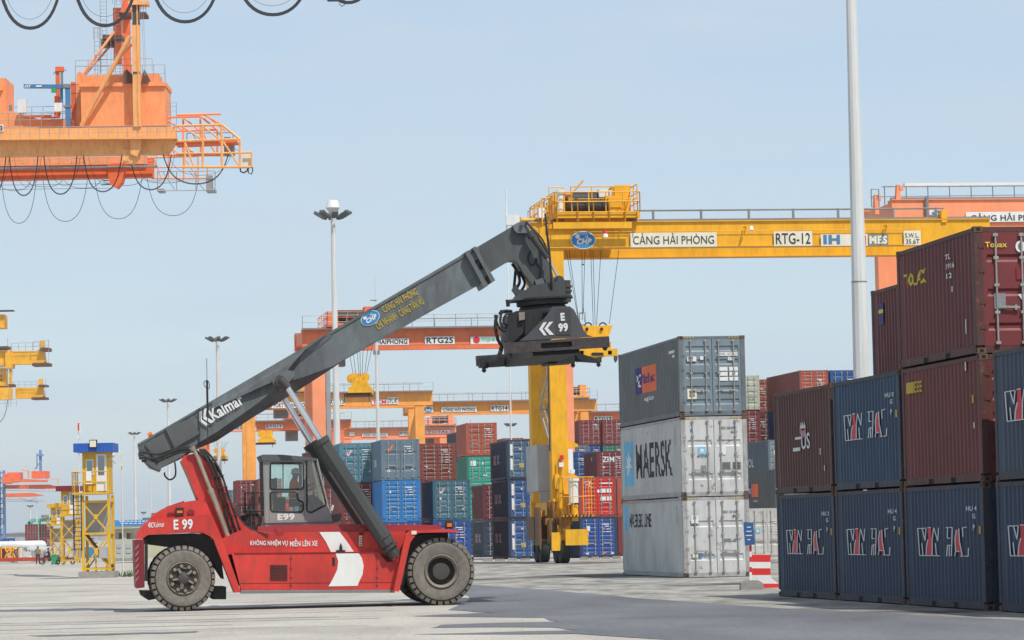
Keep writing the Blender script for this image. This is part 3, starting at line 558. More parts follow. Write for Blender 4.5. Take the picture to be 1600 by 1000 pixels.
block(916, 292, [('blue container deep in the yard, lowest of three', 'dblue', 'dblue', 'five', ()), ('blue container deep in the yard, second of three', 'dblue', 'dblue', 'five', ()), ('blue container topping the pair behind the dark maroon one', 'dblue', 'dblue', 'many', TH()+D(19))], Hc=2.75)
def far_row(px, Y, tops, L=6.058, Hc=2.591, lab='', fill='slate'):
    names = ['lowest', 'second', 'third', 'fourth', 'fifth', 'sixth']
    n = len(tops)
    p = near_corner(px, Y)
    for lv, c in enumerate(tops):
        if c is None: continue
        lb = c[1] if isinstance(c, tuple) else '%s, %s from the ground' % (lab, names[lv])
        cc = c[0] if isinstance(c, tuple) else c
        container(p, lv, lb, cc, cc, L, Hc, 'five', False, 'side', D(int(px)+lv) if isinstance(c, tuple) else (), z=lv*(Hc+.01)+.01)
far_row(909, 340, ['slate', 'slate', 'slate', ('royal', 'dark blue container under the maroon top pair'), ('wine', 'wine red container at the very top right of the crane legs, left of two')], lab='slate container inside the far stack right of the crane leg')
far_row(946, 340, ['slate', 'slate', 'slate', ('dgreen', 'pale green container under the right maroon top container'), ('wine', 'wine red container at the very top beside the grey stack, right of two')], lab='slate container inside the far stack left of the grey stack')
far_row(886, 338, ['slate', 'slate', 'slate', ('slate', 'grey slate container just right of the coral crane leg')], lab='slate container behind the coral crane leg')
far_row(790, 400, ['oxide', 'oxide', 'oxide', 'oxide', ('oxide', 'small brick red container far behind the navy stack, left one')], lab='brick container deep behind the navy stack')
far_row(812, 404, ['oxide', 'oxide', 'oxide', 'oxide', ('wine', 'small wine container far behind the navy stack, right one')], lab='wine container deep behind the navy stack')
far_row(840, 300, ['slate', 'slate', ('slate', 'grey container behind the crane electrics cabinet')], lab='grey container behind the crane leg')
# left of and behind the cab
far_row(486, 236, ['wine', 'wine', ('maroon', 'maroon container behind the cab windscreen')], lab='wine container behind the cab')
far_row(405, 345, ['oxide', ('oxide', 'brick container behind the cab railing, middle level'), ('oxide', 'brick red container just left of the cab')], lab='brick container left of the cab')
far_row(372, 350, ['wine', ('brown', 'brown container left of the amber crane leg, middle level'), ('wine', 'brown red container left of the amber crane leg')], lab='brown container left of the amber crane leg')
far_row(352, 420, ['slate', 'navy', ('slate', 'grey blue container between the red frame and amber leg')], lab='slate container behind the red frame')
far_row(440, 300, ['wine', ('oxide', 'brick container seen through the cab')], lab='wine container seen through the cab')
far_row(462, 300, ['royal', ('sky', 'blue container seen through the cab window')], lab='blue container seen through the cab')
# behind the white stack
HC = 2.896
block(1170, 206, [('white container with a small blue star mark behind the white stack, on the ground', 'whiteside', 'white', 'flat', (('b', 'd', .45, 1.35, .3, .3, 'sky_l'), ('p', 'd', .48, 1.38, .24, .24, 'wmark', [STAR], .006))+D(30))], Hc=HC)
block(1214, 236, [('plain grey container hidden behind the white one', 'greyside', 'greydoor', 'five', ()), ('grey container with blue and orange logo right of the white stack', 'greyside', 'greydoor', 'five', (('p', 's', 3.4, 1.0, 3.4, .95, 'ink_b', POL), ('p', 's', 3.4, 1.0, 3.4, .95, 'orange_m', POR), ('t', 's', 3.55, 1.25, .8, .4, 'wmark', 'P&O', .006), ('t', 's', 5.0, .6, 1.4, .2, 'wmark', 'capitain')))], L=12.19, Hc=HC)
block(1205, 268, [('plain grey container low behind the logo one', 'greyside', 'greydoor', 'five', ()), ('plain grey container second behind the logo one', 'greyside', 'greydoor', 'five', ()), ('slate grey container with faint white letters above the logo one', 'slate', 'greydoor', 'five', (('t', 's', 3.4, .8, 3.4, .7, 'wmark', 'MOL'), ('e', 'd', .4, 1.6, .45, .5, 'wmark')))], L=12.19, Hc=HC)
far_row(1149, 281, ['slate', 'slate', 'slate', ('wine', 'wine red container right of the grey top of the white stack'), ('beige', 'beige container right of the grey top of the white stack')], lab='slate container behind the beige one', Hc=HC)
far_row(1166, 289, ['slate', 'slate', 'slate', ('brown', 'dark brown container under the red one near the beige one'), ('oxide', 'narrow oxide container between beige and large brick ones')], lab='slate container behind the narrow oxide one', Hc=HC)
block(1257, 274, [('navy container at the foot of the brick topped stack', 'navy2', 'dblue', 'five', ()), ('navy container second in the brick topped stack', 'navy2', 'dblue', 'five', ()), ('oxide container third in the brick topped stack', 'oxide', 'oxide', 'five', ()), ('dark blue container fourth, under the large brick one', 'dblue', 'dblue', 'five', ()), ('large brick orange container topping the far stack left of the tall pole', 'oxide', 'orange', 'many', D(33))], L=12.19, Hc=HC)
far_row(1304, 275, ['slate', 'slate', 'slate', 'slate', ('dblue', 'blue container with a white label just left of the tall pole')], lab='slate container far left of the tall pole', Hc=HC)
# low far boxes at the left
far_row(190, 420, ['slate'], lab='grey container far behind the truck rear'); far_row(226, 520, ['slate', ('slate', 'grey container on top far behind the truck rear')], lab='grey container beyond the truck rear')
far_row(240, 430, ['oxide', ('orange', 'orange container far behind the red hood')], lab='orange container low behind the hood')
far_row(40, 640, ['wine', 'wine'], L=12.19, lab='wine red container far off at the left, left of two'); far_row(62, 645, [('wine', 'dark wine container beside the tank'), ('maroon', 'maroon container far off at the left, right of two')], L=6.058)
far_row(3, 620, [('royal', 'blue container at the far left edge behind the white tank')])
# ------------------------------------------------------------ the reach stacker
BT = R(7.5); TN = Vector((-math.sin(BT), math.cos(BT), 0)); TXD = Vector((math.cos(BT), math.sin(BT), 0)); TP0 = W(690, 893, 83.9)
def T(px, py, d):
    r = RM @ Vector(((px-CX)/F, (CY-py)/F, -1)); t = ((TP0-CAM).dot(TN) + d)/r.dot(TN); return CAM + r*t
def tp(mb, pts, d, th): return mb.prism([T(x, y, d) for x, y in pts], TN*th)
def tt(mb, a, b, d, r, n=12, r2=None, d2=None): return mb.tube(T(a[0], a[1], d), T(b[0], b[1], d if d2 is None else d2), r, n, r2)
def tpath(mb, pts, r, n=7): return mb.path([T(*p) for p in pts], r, n)
def smooth_pts(pts, k=6):
    o = []; n = len(pts)
    for i in range(n-1):
        p0, p1, p2, p3 = [Vector(pts[min(max(j, 0), n-1)]) for j in (i-1, i, i+1, i+2)]
        for s in range(k):
            t = s/k; o.append(tuple(.5*((2*p1)+(p2-p0)*t+(2*p0-5*p1+4*p2-p3)*t*t+(3*p1-p0-3*p2+p3)*t**3)))
    o.append(tuple(pts[-1])); return o
def ttext(mb, s, a, b, d, h, bold=.03, shear=0):      # baseline from pixel a to pixel b, letter height in metres
    A = T(a[0], a[1], d); B = T(b[0], b[1], d); xd = (B-A).normalized(); ud = (-TN).cross(xd); ud = ud if ud.z > 0 else -ud
    return mb.text(s, A, xd, ud, (B-A).length, h, bold, shear)
wc = T(690, 893, 0); base = Vector((T(488, 949, 2).x, T(488, 949, 2).y, 0))
RS = thing('reach_stacker', 'red reach stacker with a long grey boom raised over its cab', 'reach stacker', base)
# --- wheels
def wheel(px, py, d, rad, width, kind, yaw=0, d0=0):
    c = T(px, py, d0)+TN*(d-d0); c.z = rad; ax = Matrix.Rotation(yaw, 3, 'Z') @ TN; root = RS
    n = 40; w_ = width; r = rad
    t = MB(); ri = .50; t.lathe(c, ax, [(r*ri, .05), (r*(ri+.02), .02), (r*.70, -.005), (r*.80, -.014), (r*.845, .0), (r*.86, .03), (r*.86, w_-.03), (r*.845, w_), (r*.80, w_+.014), (r*.62, w_), (r*ri, w_-.05)], 64)
    ty = t.build('wheel', M['tyre'], root, smooth=True)
    gm_ = MB(); gm_.lathe(c, ax, [(r*.83, -.004), (r*.87, .01), (r*.90, .04), (r*.92, .09), (r*.92, w_-.09), (r*.90, w_-.04), (r*.87, w_-.01), (r*.83, w_+.004)], 64); gm_.build('tread_grooves', M['tyred'], ty, smooth=True)
    lg = MB(); N = 30; a = ax.orthogonal().normalized(); b = ax.cross(a)
    if abs(a.z) < abs(b.z): a, b = b, a
    pt = lambda rr, th, h: c + ax*h + (a*math.cos(th)+b*math.sin(th))*rr
    for k in range(N):
        for side in (0, 1):
            th = 2*PI*(k+.5*side)/N; w0 = .062; w1 = .064
            h0 = .012 if side == 0 else w_-.012; h1 = w_*.50
            sk = .05
            vs = [pt(r*.80, th-.092, h0-.016), pt(r*.80, th+.092, h0-.016), pt(r*.985, th+w1, h0+(.035 if side == 0 else -.035)), pt(r*.985, th-w1, h0+(.035 if side == 0 else -.035)),
                  pt(r*.92, th-w0+sk, h1), pt(r*.92, th+w0+sk, h1), pt(r*1.0, th+w0+sk, h1), pt(r*1.0, th-w0+sk, h1)]
            lg.add(vs, [(0, 1, 2, 3), (4, 7, 6, 5), (0, 4, 5, 1), (1, 5, 6, 2), (2, 6, 7, 3), (3, 7, 4, 0)])
    lg.build('tread_lugs', M['tyre'], ty)
    rm = MB()
    if kind == 'rear':
        rm.lathe(c, ax, [(r*.505, .055), (r*.50, .0), (r*.48, -.02), (r*.46, .0), (r*.445, .07), (r*.36, .09), (r*.20, .10)], 40)
        rm.build('rim', M['hub'], ty, smooth=True)
        hb = MB(); hb.lathe(c, ax, [(r*.34, .10), (r*.34, .02), (r*.29, -.01), (r*.25, .03), (r*.19, .03), (r*.17, -.05), (r*.09, -.08), (0.001, -.08)], 24)
        hb.build('hub', M['hubd'], ty, smooth=True)
        nb = MB()
        for k in range(10):
            th = 2*PI*k/10; nb.tube(pt(r*.375, th, .07), pt(r*.375, th, -.045), .045, 8)
        for k in range(5):
            th = 2*PI*k/5+.3; nb.beam(pt(r*.16, th, -.03), pt(r*.33, th, -.005), .10, .05)
        nb.build('wheel_nuts', M['hub'], ty)
    else:
        rm.lathe(c, ax, [(r*.505, .06), (r*.50, .0), (r*.475, -.02), (r*.46, -.005), (r*.445, .03), (r*.415, .05), (r*.405, .08), (r*.40, .26), (r*.39, .30), (r*.2, .30)], 40)
        rm.build('rim', M['hub'], ty, smooth=True)
        hb = MB(); hb.lathe(c, ax, [(r*.395, .31), (r*.37, .24), (r*.30, .22), (r*.27, .12), (r*.24, .08), (.001, .07)], 28)
        hb.build('hub', M['hubd'], ty, smooth=True)
        nb = MB()
        for k in range(24): th = 2*PI*k/24; nb.tube(pt(r*.385, th, .26), pt(r*.385, th, .16), .018, 6)
        nb.build('wheel_nuts', M['hubd'], ty)
rr_ = T(286, 902, .55).z; rf_ = T(690, 893, 0).z
wheel(286.5, 902, .55, .825, .50, 'rear', R(5), .55); wheel(286.5, 902, 3.05, .825, .50, 'rear', R(5), .55)
wheel(690, 893, 0, .855, .48, 'front'); wheel(690, 893, .52, .855, .48, 'front'); wheel(690, 893, 3.1, .855, .48, 'front'); wheel(690, 893, 3.62, .855, .48, 'front')
ax_ = MB(); ax_.tube(T(286, 902, 1.0), T(286, 902, 3.2), .2, 12); ax_.tube(T(690, 893, .9), T(690, 893, 3.6), .24, 12)
tp(ax_, [(219, 924), (238, 924), (243, 936), (232, 938), (221, 931)], 1.0, 2.2); tp(ax_, [(333, 917), (353.5, 917), (353.5, 936.5), (333, 936.5)], 1.0, 2.2); tp(ax_, [(640, 870), (740, 870), (740, 905), (640, 905)], 1.1, 1.8)
ax_.build('axle', M['black'], RS)
# --- chassis and body
b = MB()
tp(b, [(346, 842), (375, 829), (400, 829.5), (420, 831), (631, 830.5), (636, 834), (616, 878), (604, 868), (590, 866), (370, 867), (352, 866)], .66, 2.8); tp(b, [(598, 832), (652, 832), (640, 880), (628, 922), (600, 922)], .80, 2.5)
tp(b, [(618, 832), (700, 832), (700, 868), (618, 868)], 1.15, 1.8)
b.build('chassis', M['red'], RS)
b = MB()
tp(b, [(362, 864.5), (591, 862.5), (604, 878), (624, 877), (616, 922), (377, 923)], .45, .5)
tp(b, [(362, 864.5), (591, 862.5), (604, 878), (624, 877), (616, 922), (377, 923)], 3.2, .5)
b.build('side_tank', M['red'], RS)
b = MB()
for x in (454, 588.5): tp(b, [(x, 866), (x+.8, 866), (x+.8, 920), (x, 920)], .444, .02)
tp(b, [(366, 864), (591, 862), (591, 863.2), (366, 865.2)], .43, .03); tp(b, [(376, 911.2), (617, 909.4), (617, 910.2), (376, 912)], .443, .02)
for x in (454, 588.5):
    for y in (872, 887, 902, 914): tp(b, [(x-1.5, y), (x+2.5, y), (x+2.5, y+1.6), (x-1.5, y+1.6)], .44, .02)
b.build('panel_seam', M['darkred'], RS)
b = MB(); tp(b, [(376, 922.5), (617, 921.5), (617, 926), (377, 927.5)], .40, .45)
for x in range(380, 616, 4): tp(b, [(x, 923.5), (x+1.6, 923.5), (x+1.6, 926.2), (x, 926.2)], .39, .02)
b.build('side_step', M['steel'], RS)
b = MB(); tp(b, [(403, 822.5), (470, 820), (560, 819), (689.5, 820.5), (689.5, 827.5), (690, 832), (402, 831)], .72, 2.7); tp(b, [(431, 824), (442, 824), (442, 834), (439, 838), (434, 838), (431, 834)], .66, .06); tp(b, [(560, 824), (570, 824), (570, 833), (567, 836), (562, 836), (560, 833)], .66, .06)
b.build('deck_rail', M['darkred'] if False else paint('faded_red', (.33, .030, .032), rough=.5, dirt=.45, rust=.1), RS)
b = MB()
for i in range(11):
    y = 883+i*2.3; tp(b, [(422, y), (449, y), (449, y+1.1), (422, y+1.1)], .435, .02)
b.build('vent_grille', M['black'], RS)
b = MB(); tp(b, [(519, 871), (523.5, 871), (523.5, 884), (519, 884)], .44, .02); b.build('latch', M['black'], RS)
b = MB(); tp(b, [(561, 837), (565.5, 837), (565.5, 853), (561, 853)], .61, .02); b.build('warning_label', M['cream'], RS)
b = MB()
for y in (839.5, 843, 846.5, 850): tp(b, [(562, y), (564.5, y), (564.5, y+1.6), (562, y+1.6)], .602, .01)
b.build('label_print', M['ink'], RS)
b = MB(); tt(b, (532.5, 860.5), (532.5, 853), .52, .05, 10, .035); tt(b, (532.5, 853), (532.5, 849), .52, .03, 10, .012); tp(b, [(526, 859.5), (539.5, 859.5), (539.5, 862), (526, 862)], .45, .25); b.build('work_lamp', M['black'], RS)
# white arrow
b = MB(); tp(b, [(499, 831.5), (530.5, 831), (542, 846), (553, 862), (517, 862.5), (509, 846)], .645, .012)
q = [(524.5, 865), (560.5, 864.5), (565.5, 872), (568.2, 884), (566.5, 898), (561, 909), (558.6, 915.5), (513.5, 916.2), (521, 903), (527, 890), (528.5, 877)]
tp(b, q, .438, .012); b.build('white_arrow', M['white'], RS)
b = MB(); ttext(b, 'KHÔNG NHIỆM VỤ', (391, 853.8), (449.5, 854.2), .64, .185, .022); ttext(b, 'MIỄN LÊN XE', (453, 854), (496, 853), .64, .205, .022); b.build('lettering', M['white'], RS)
# rear: hood, counterweight
b = MB(); tp(b, smooth_pts([(212, 842), (216, 832), (224, 821), (234, 813.5), (262, 809.5), (331, 804)], 4) + [(347, 841), (333, 841.5), (328, 838), (318, 833), (300, 832), (232, 835.5), (222, 842)], .50, 3.1)
b.build('counterweight', M['red'], RS)
b = MB(); tp(b, smooth_pts([(232, 815), (240, 805), (252, 797), (262, 792), (288, 784.5), (311, 781.5), (322, 784)], 4) + [(331, 805), (262, 811)], .70, 2.7); b.build('hood', M['red'], RS)
b = MB(); tp(b, [(262, 794), (288, 784.5), (288, 782.5), (262, 791)], .9, 2.3); tp(b, [(296, 796), (301, 796), (304, 799), (304, 803), (293, 803), (293, 799)], .66, .05); tp(b, [(262, 801), (270, 800), (272, 803), (262, 804)], .66, .05); b.build('hood_vent', M['darkred'], RS)
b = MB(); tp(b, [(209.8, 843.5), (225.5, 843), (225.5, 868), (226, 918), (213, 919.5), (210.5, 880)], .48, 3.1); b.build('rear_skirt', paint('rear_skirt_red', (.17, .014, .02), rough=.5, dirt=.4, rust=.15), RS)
b = MB()
for i in range(6): y = 857+i*10; tp(b, [(211.5, y), (216.5, y-7), (216.5, y-4), (211.5, y+3)], .47, .012)
b.build('hazard_stripes', M['wmark'] if False else paint('faded_stripe', (.36, .17, .16), rough=.6, dirt=.5), RS)
b = MB(); tp(b, [(226, 836), (300, 833), (318, 835), (330, 842), (345, 866), (350, 905), (334, 880), (318, 862), (226, 850)], .95, 2.2); tp(b, [(226, 842), (231, 842), (231, 908), (226, 908)], .62, .1); tp(b, [(334, 842), (420, 842), (420, 915), (366, 915)], 1.1, 1.9); b.build('wheel_arch', M['black'], RS)
b = MB(); tp(b, [(333, 841.5), (347, 841), (376.5, 925.5), (366, 926)], .42, .7); b.build('mudguard', M['red'], RS)
b = MB(); ttext(b, 'E 99', (271.5, 828), (301.5, 827), .49, .26, .03); ttext(b, 'Kalmar', (240.5, 824.3), (257, 823), .49, .13, .01); b.build('lettering', M['wmark'], RS)
def kalmar_mark(a, w_, h_, d, mat, name='logo', ud=None):
    A = T(a[0], a[1], d); xd = ud or TXD; up = (-TN).cross(xd); up = up if up.z > 0 else -up; m = MB()
    for poly in ([(.34, 1), (.56, 1), (.24, .5), (.50, 0), (.30, 0), (.0, .5)], [(.78, 1), (1, 1), (.60, .54), (.98, 0), (.70, 0), (.36, .5)], [(.42, .62), (.60, .80), (.56, .56)]):
        m.prism([A+xd*(x*w_)+up*(y*h_) for x, y in poly], -TN*.004)
    return m.build(name, mat, RS)
kalmar_mark((231, 824.6), .14, .13, .49, M['wmark'])
b = MB(); tp(b, [(274.5, 793.5), (287, 793), (287, 805.5), (274.5, 806)], .60, .12); h_ = b.build('rear_lamp', M['black'], RS); b = MB(); tp(b, [(276.5, 798), (285, 797.7), (285, 801.5), (276.5, 801.8)], .59, .02); b.build('lamp_lens', M['amber'], h_)
# A-frame that carries the boom
b = MB()
AF = [(283.5, 719), (287, 712), (306, 708), (325, 716), (333, 728), (344, 746), (352, 764), (360, 778), (366, 794), (373, 810), (382, 821), (392, 828), (420, 832), (420, 867), (352, 866), (347, 841), (310, 781), (296, 746)]
tp(b, AF, 1.05, .12); tp(b, AF, 3.0, .12)
tp(b, [(284, 719), (292, 716), (318, 781), (352, 842), (345, 842), (310, 781), (296, 746)], 1.17, 1.83)
b.build('boom_support', M['red'], RS)
b = MB(); tt(b, (302, 700), (310, 717), .95, .045); tt(b, (310, 717), (330, 768), .95, .055); tt(b, (330, 768), (360, 851), .95, .082, 14); tt(b, (360, 851), (367, 865), .95, .06)
tt(b, (328, 764), (331, 771), .95, .09, 14); tt(b, (299.5, 698), (303, 704), .95, .085, 14, .06); b.build('exhaust_pipe', M['pipe'], RS, smooth=True)
b = MB()
for i in range(3):
    o = i*6.2; tpath(b, smooth_pts([(312+o*.6, 702, 1.2), (324+o*.8, 718, .95), (334+o, 742, .93), (348+o, 785, .93), (361+o*1.2, 830, .93), (372+o*1.2, 865, .95)], 5), .029)
tpath(b, smooth_pts([(232, 716, 1.5), (244, 721, 1.4), (262, 714, 1.3), (284, 706, 1.2), (310, 708, 1.1), (335, 726, 1.0), (347, 746, .98)], 5), .035)
tpath(b, smooth_pts([(222, 713, 1.5), (240, 717, 1.4), (262, 709, 1.3), (284, 702, 1.2), (306, 704, 1.1), (327, 722, 1.0)], 5), .035)
tpath(b, smooth_pts([(222, 706, 1.5), (246, 710, 1.4), (266, 704, 1.3), (286, 699, 1.2), (310, 700, 1.1)], 5), .03)
tpath(b, smooth_pts([(257, 738, 1.6), (258, 744, 1.6), (265, 749.5, 1.6), (273, 745, 1.6), (274.5, 735, 1.6), (273, 722, 1.6)], 5), .022)
for x, y in ((222, 706), (221, 710), (222, 714), (226, 718)): tt(b, (x-5, y+1), (x+3, y), 1.5, .055, 8)
for x, y in ((332, 744), (338, 762), (346, 788), (352, 807), (358, 826)): tp(b, [(x, y), (x+18, y-2), (x+18.3, y-.6), (x+.3, y+1.6)], .86, .05)
tpath(b, smooth_pts([(352, 770, .8), (368, 800, .75), (388, 824, .7), (420, 836, .62)], 5), .018)
b.build('hydraulic_hoses', M['rubber'], RS, smooth=True)
# --- boom (outer box, chamfered underside near the lift cylinder, inner box, gooseneck)
ue = lambda x: 692 + (x-217)*(388-692)/(740-217)
st_ = [(248, 733, 733), (282, 715, 717), (310, 692, 700), (340, 674, 688), (400, 632, 649), (440, 600, 626), (480, 587, 601), (520, 572, 575), (540, 560.6, 561), (749, 443, 444)]
b = MB(); hw = .42; vs = []
for x, yc, yl in st_:
    xu = x - 6 if x < 260 else x
    for sgn in (-1, 1):
        d = 2.05+sgn*hw
        tw = T(xu, ue(xu)+1.5, 2.05-hw); tc_ = T(x, yc, 2.05-hw); tl = T(x, yl, 2.05-hw); dd = TN*(2*hw if sgn > 0 else 0)
        ins = TN*(min(.32, (yl-yc)*.02)*(-sgn))
        vs += [tw+dd, tc_+dd, tl+dd+ins]
fs = []
for k in range(len(st_)-1):
    o = 6*k; q = o+6
    fs += [(o, q, q+1, o+1), (o+1, q+1, q+2, o+2), (o+3, o+4, q+4, q+3), (o+4, o+5, q+5, q+4), (o, o+3, q+3, q), (o+2, q+2, q+5, o+5)]
e = 6*(len(st_)-1); fs += [(0, 1, 2, 5, 4, 3), (e, e+3, e+4, e+5, e+2, e+1)]
b.add(vs, fs)
tp(b, [(215.5, 693), (219, 714), (234, 731), (250, 737), (254, 728), (246, 700), (242, 684), (238, 680)], 1.62, .86)
boom = b.build('boom', M['boom'], RS)
b = MB()
b.prism([T(x, y, 1.60) for x, y in ((216, 693), (736, 390), (740, 389), (740, 393), (217, 696))], TN*.90)
tp(b, [(537, 563), (579, 538.5), (624, 514.5), (672, 487), (749, 444.5), (748, 442.5), (672, 484.5), (624, 512), (579, 536), (537, 560.5)], 1.60, .9)
b.build('boom_flange', M['boom'], boom)
# raised stiffener plates
b = MB(); c_ = T(286, 673, 1.42); P_ = [T(x, y, 1.62) for x, y in ((258, 668), (302, 652), (318, 682), (286, 694), (272, 702))]
b.prism([T(x, y, 1.55) for x, y in ((258, 669), (296, 654), (313, 677), (273, 700))], TN*.1)
tp(b, [(226, 694), (250, 680), (258, 708), (246, 722)], 1.57, .06)
b.build('stiffener', M['cabroof'], boom)
b = MB()
b.add([T(332, 628, 1.60), T(512, 521, 1.60), T(478, 545, 1.50), T(460, 565, 1.46), T(440, 590, 1.46), T(405, 606, 1.48), T(330, 640, 1.58)], [(0, 1, 2, 3, 4, 5, 6)])
b.add([T(512, 521, 1.60), T(478, 545, 1.50), T(460, 565, 1.46), T(440, 590, 1.46), T(446, 592, 1.61), T(466, 568, 1.61), T(490, 548, 1.61), T(520, 525, 1.61)], [(0, 1, 6, 7), (1, 2, 5, 6), (2, 3, 4, 5)])
b.build('stiffener', M['boom'], boom, recalc=False)
b = MB(); tp(b, [(425, 594), (447, 578), (461, 580), (461, 586), (448, 602), (428, 603)], 1.30, .3); tp(b, [(425, 594), (447, 578), (461, 580), (461, 586), (448, 602), (428, 603)], 2.5, .3); b.build('cylinder_bracket', M['boom'], boom)
b = MB(); tt(b, (437, 593), (437, 593), .34, .115, 20, d2=3.7); b.build('pivot_pin', M['hubd'], boom, smooth=True)
b = MB()
for q in ([(726.5, 394), (731.5, 391), (763, 446), (757, 450), (752, 441)], [(738.5, 387), (743, 384.5), (774, 438), (768, 442), (763, 432)]): tp(b, q, 1.42, 1.26)
tp(b, [(733, 398), (743, 393), (749, 404), (739, 409)], 1.5, .1); tp(b, [(748, 424), (757, 419), (763, 430), (754, 435)], 1.5, .1)
b.build('boom_collar', M['boom'], boom)
b = MB(); tp(b, [(742, 388), (801.5, 353), (808, 348), (815, 346), (822, 349), (827, 360), (846, 386), (862, 420), (866, 441), (832, 446), (818, 426), (810, 412), (805, 407.5), (800, 406.5), (795, 408), (770, 423), (757, 430)], 1.72, .66)
inner = b.build('inner_boom', paint('inner_boom_grey', (.085, .092, .092), rough=.45, dirt=.6, rust=.12, dcol=(.035, .035, .035), scale=1.5), boom)
b = MB(); tp(b, [(801.5, 352), (818, 344), (824, 350), (824, 364), (809, 364), (804, 360)], 1.55, .2); tt(b, (815.5, 349.5), (815.5, 349.5), 1.45, .05, 14, d2=1.8); tp(b, [(836, 438), (848, 434), (854, 450), (850, 457), (840, 452)], 1.55, .2); b.build('pivot_bracket', M['boom'], inner)
b = MB(); tt(b, (826, 362), (856, 403), 1.45, .085, 12); tt(b, (826, 362), (832, 371), 1.45, .11, 12); b.build('tilt_cylinder', M['barrel'], inner, smooth=True)
b = MB(); tt(b, (855, 402), (871, 431), 1.45, .035, 10); b.build('chrome_rod', M['chrome'], inner, smooth=True)
b = MB()
tpath(b, smooth_pts([(852, 334, 1.5), (855, 365, 1.4), (859, 400, 1.4), (861, 432, 1.4), (862, 452, 1.5)], 5), .030)
tpath(b, smooth_pts([(822, 346, 1.5), (838, 366, 1.45), (852, 388, 1.4), (859, 398, 1.4)], 5), .03)
tpath(b, smooth_pts([(826, 350, 1.6), (846, 372, 1.6), (855, 390, 1.5)], 5), .02)
tpath(b, smooth_pts([(829, 392, 1.70), (825, 402, 1.68), (829, 413, 1.68), (835, 412, 1.68), (838, 403, 1.68), (840, 415, 1.68), (845, 420, 1.68), (843, 436, 1.68)], 5), .02)
tpath(b, smooth_pts([(800, 412, 2.0), (808, 424, 2.0), (812, 440, 2.0), (806, 452, 2.0)], 5), .04); tpath(b, smooth_pts([(811, 424, 2.1), (820, 442, 2.1), (814, 455, 2.1)], 5), .035)
tpath(b, [(806, 420, 2.2), (803, 452, 2.2), (816, 458, 2.2)], .04)
b.build('hydraulic_hoses', M['rubber'], boom, smooth=True)
b = MB(); tt(b, (231.5, 681), (238, 678), 1.7, .07, 10); b.build('beacon', M['amber'], boom, smooth=True)
b = MB(); tt(b, (325, 702), (323.5, 600), 1.2, .012, 5); tt(b, (323.5, 600), (323, 560), 1.2, .008, 5); tt(b, (324.5, 650), (323.5, 594), 1.2, .03, 6); tpath(b, smooth_pts([(324, 594, 1.2), (319, 597, 1.2), (319.5, 603, 1.2), (326, 608, 1.2), (327, 600, 1.2), (324, 594, 1.2)], 4), .01); b.build('antenna', M['rubber'], RS)
# writing on the boom
bx_ = (T(740, ue(740), 1.6)-T(217, ue(217), 1.6)).normalized()
b = MB(); ttext(b, 'Kalmar', (334, 658), (382.5, 630), 1.57, .30, .028); b.build('lettering', M['wmark'], boom)
k = kalmar_mark((317.5, 668.5), .33, .40, 1.57, M['wmark'], ud=bx_); k.parent = boom
b = MB(); ttext(b, 'CẢNG HẢI PHÒNG', (601, 489), (654, 459.5), 1.61, .245, .012); ttext(b, 'CHI NHÁNH', (591, 515.5), (622, 498), 1.61, .245, .012); ttext(b, 'CẢNG TÂN VŨ', (627, 495.5), (664, 474.5), 1.61, .255, .012); b.build('lettering', M['ymark'], boom)
def port_logo(c, rx, ry, xd, n, par, frame=True):
    up = (n).cross(xd); up = up if up.z > 0 else -up; up.normalize()
    m = MB(); m.disc(c, xd, up, rx*1.07, ry*1.09); e = m.build('logo', M['wmark'], par)
    m = MB(); m.disc(c+n*.006, xd, up, rx, ry); m.build('logo_field', M['blue'], e)
    m = MB(); m.text('CHP', c+n*.012-xd*rx*.62-up*ry*.55, xd, up, rx*1.25, ry*.75, .06, .25); m.disc(c+n*.012-xd*rx*.48+up*ry*.42, xd, up, rx*.2, ry*.26, 12)
    m.text('IL', c+n*.012+xd*rx*.2+up*ry*.25, xd, up, rx*.35, ry*.3, .02); m.build('logo_letters', M['wmark'], e)
port_logo(T(578.5, 497, 1.61), .245, .165, bx_, -TN, boom)
# lift cylinders
def tt2(mb, a, b, d, r, n=12, r2=None):
    o_ = TN*(3.15 if d > 3 else 0); return mb.tube(T(a[0], a[1], .40)+o_, T(b[0], b[1], .40)+o_, r, n, r2)
for d, nm in ((.40, 0), (3.55, 1)):
    lc = MB(); tt2(lc, (500.5, 689), (606, 851), d, .205, 8); tt2(lc, (499, 686.5), (503.5, 693.5), d, .235, 14); tt2(lc, (604, 848), (619, 870), d, .16, 12)
    for x, y in ((598, 838), (608, 854)): tt2(lc, (x, y), (x+2, y+3), d, .225, 12)
    lo = lc.build('lift_cylinder', M['barrel'], RS)
    lc = MB(); tt2(lc, (446, 600), (501, 689), d, .082, 16); lc.build('piston_rod', M['chrome'], lo, smooth=True)
    lc = MB(); tt2(lc, (438, 592), (450, 606), d, .11, 12); lc.build('rod_eye', M['hubd'], lo, smooth=True)
b = MB(); tpath(b, smooth_pts([(598, 832, .95), (606, 850, .85), (616, 856, .85), (624, 862, .9)], 4), .04); tpath(b, smooth_pts([(605, 828, .95), (612, 846, .85), (622, 852, .85), (628, 866, .9)], 4), .03); tpath(b, smooth_pts([(604, 846, .8), (612, 862, .8), (618, 882, .8)], 4), .04); b.build('cylinder_hoses', M['rubber'], RS, smooth=True)
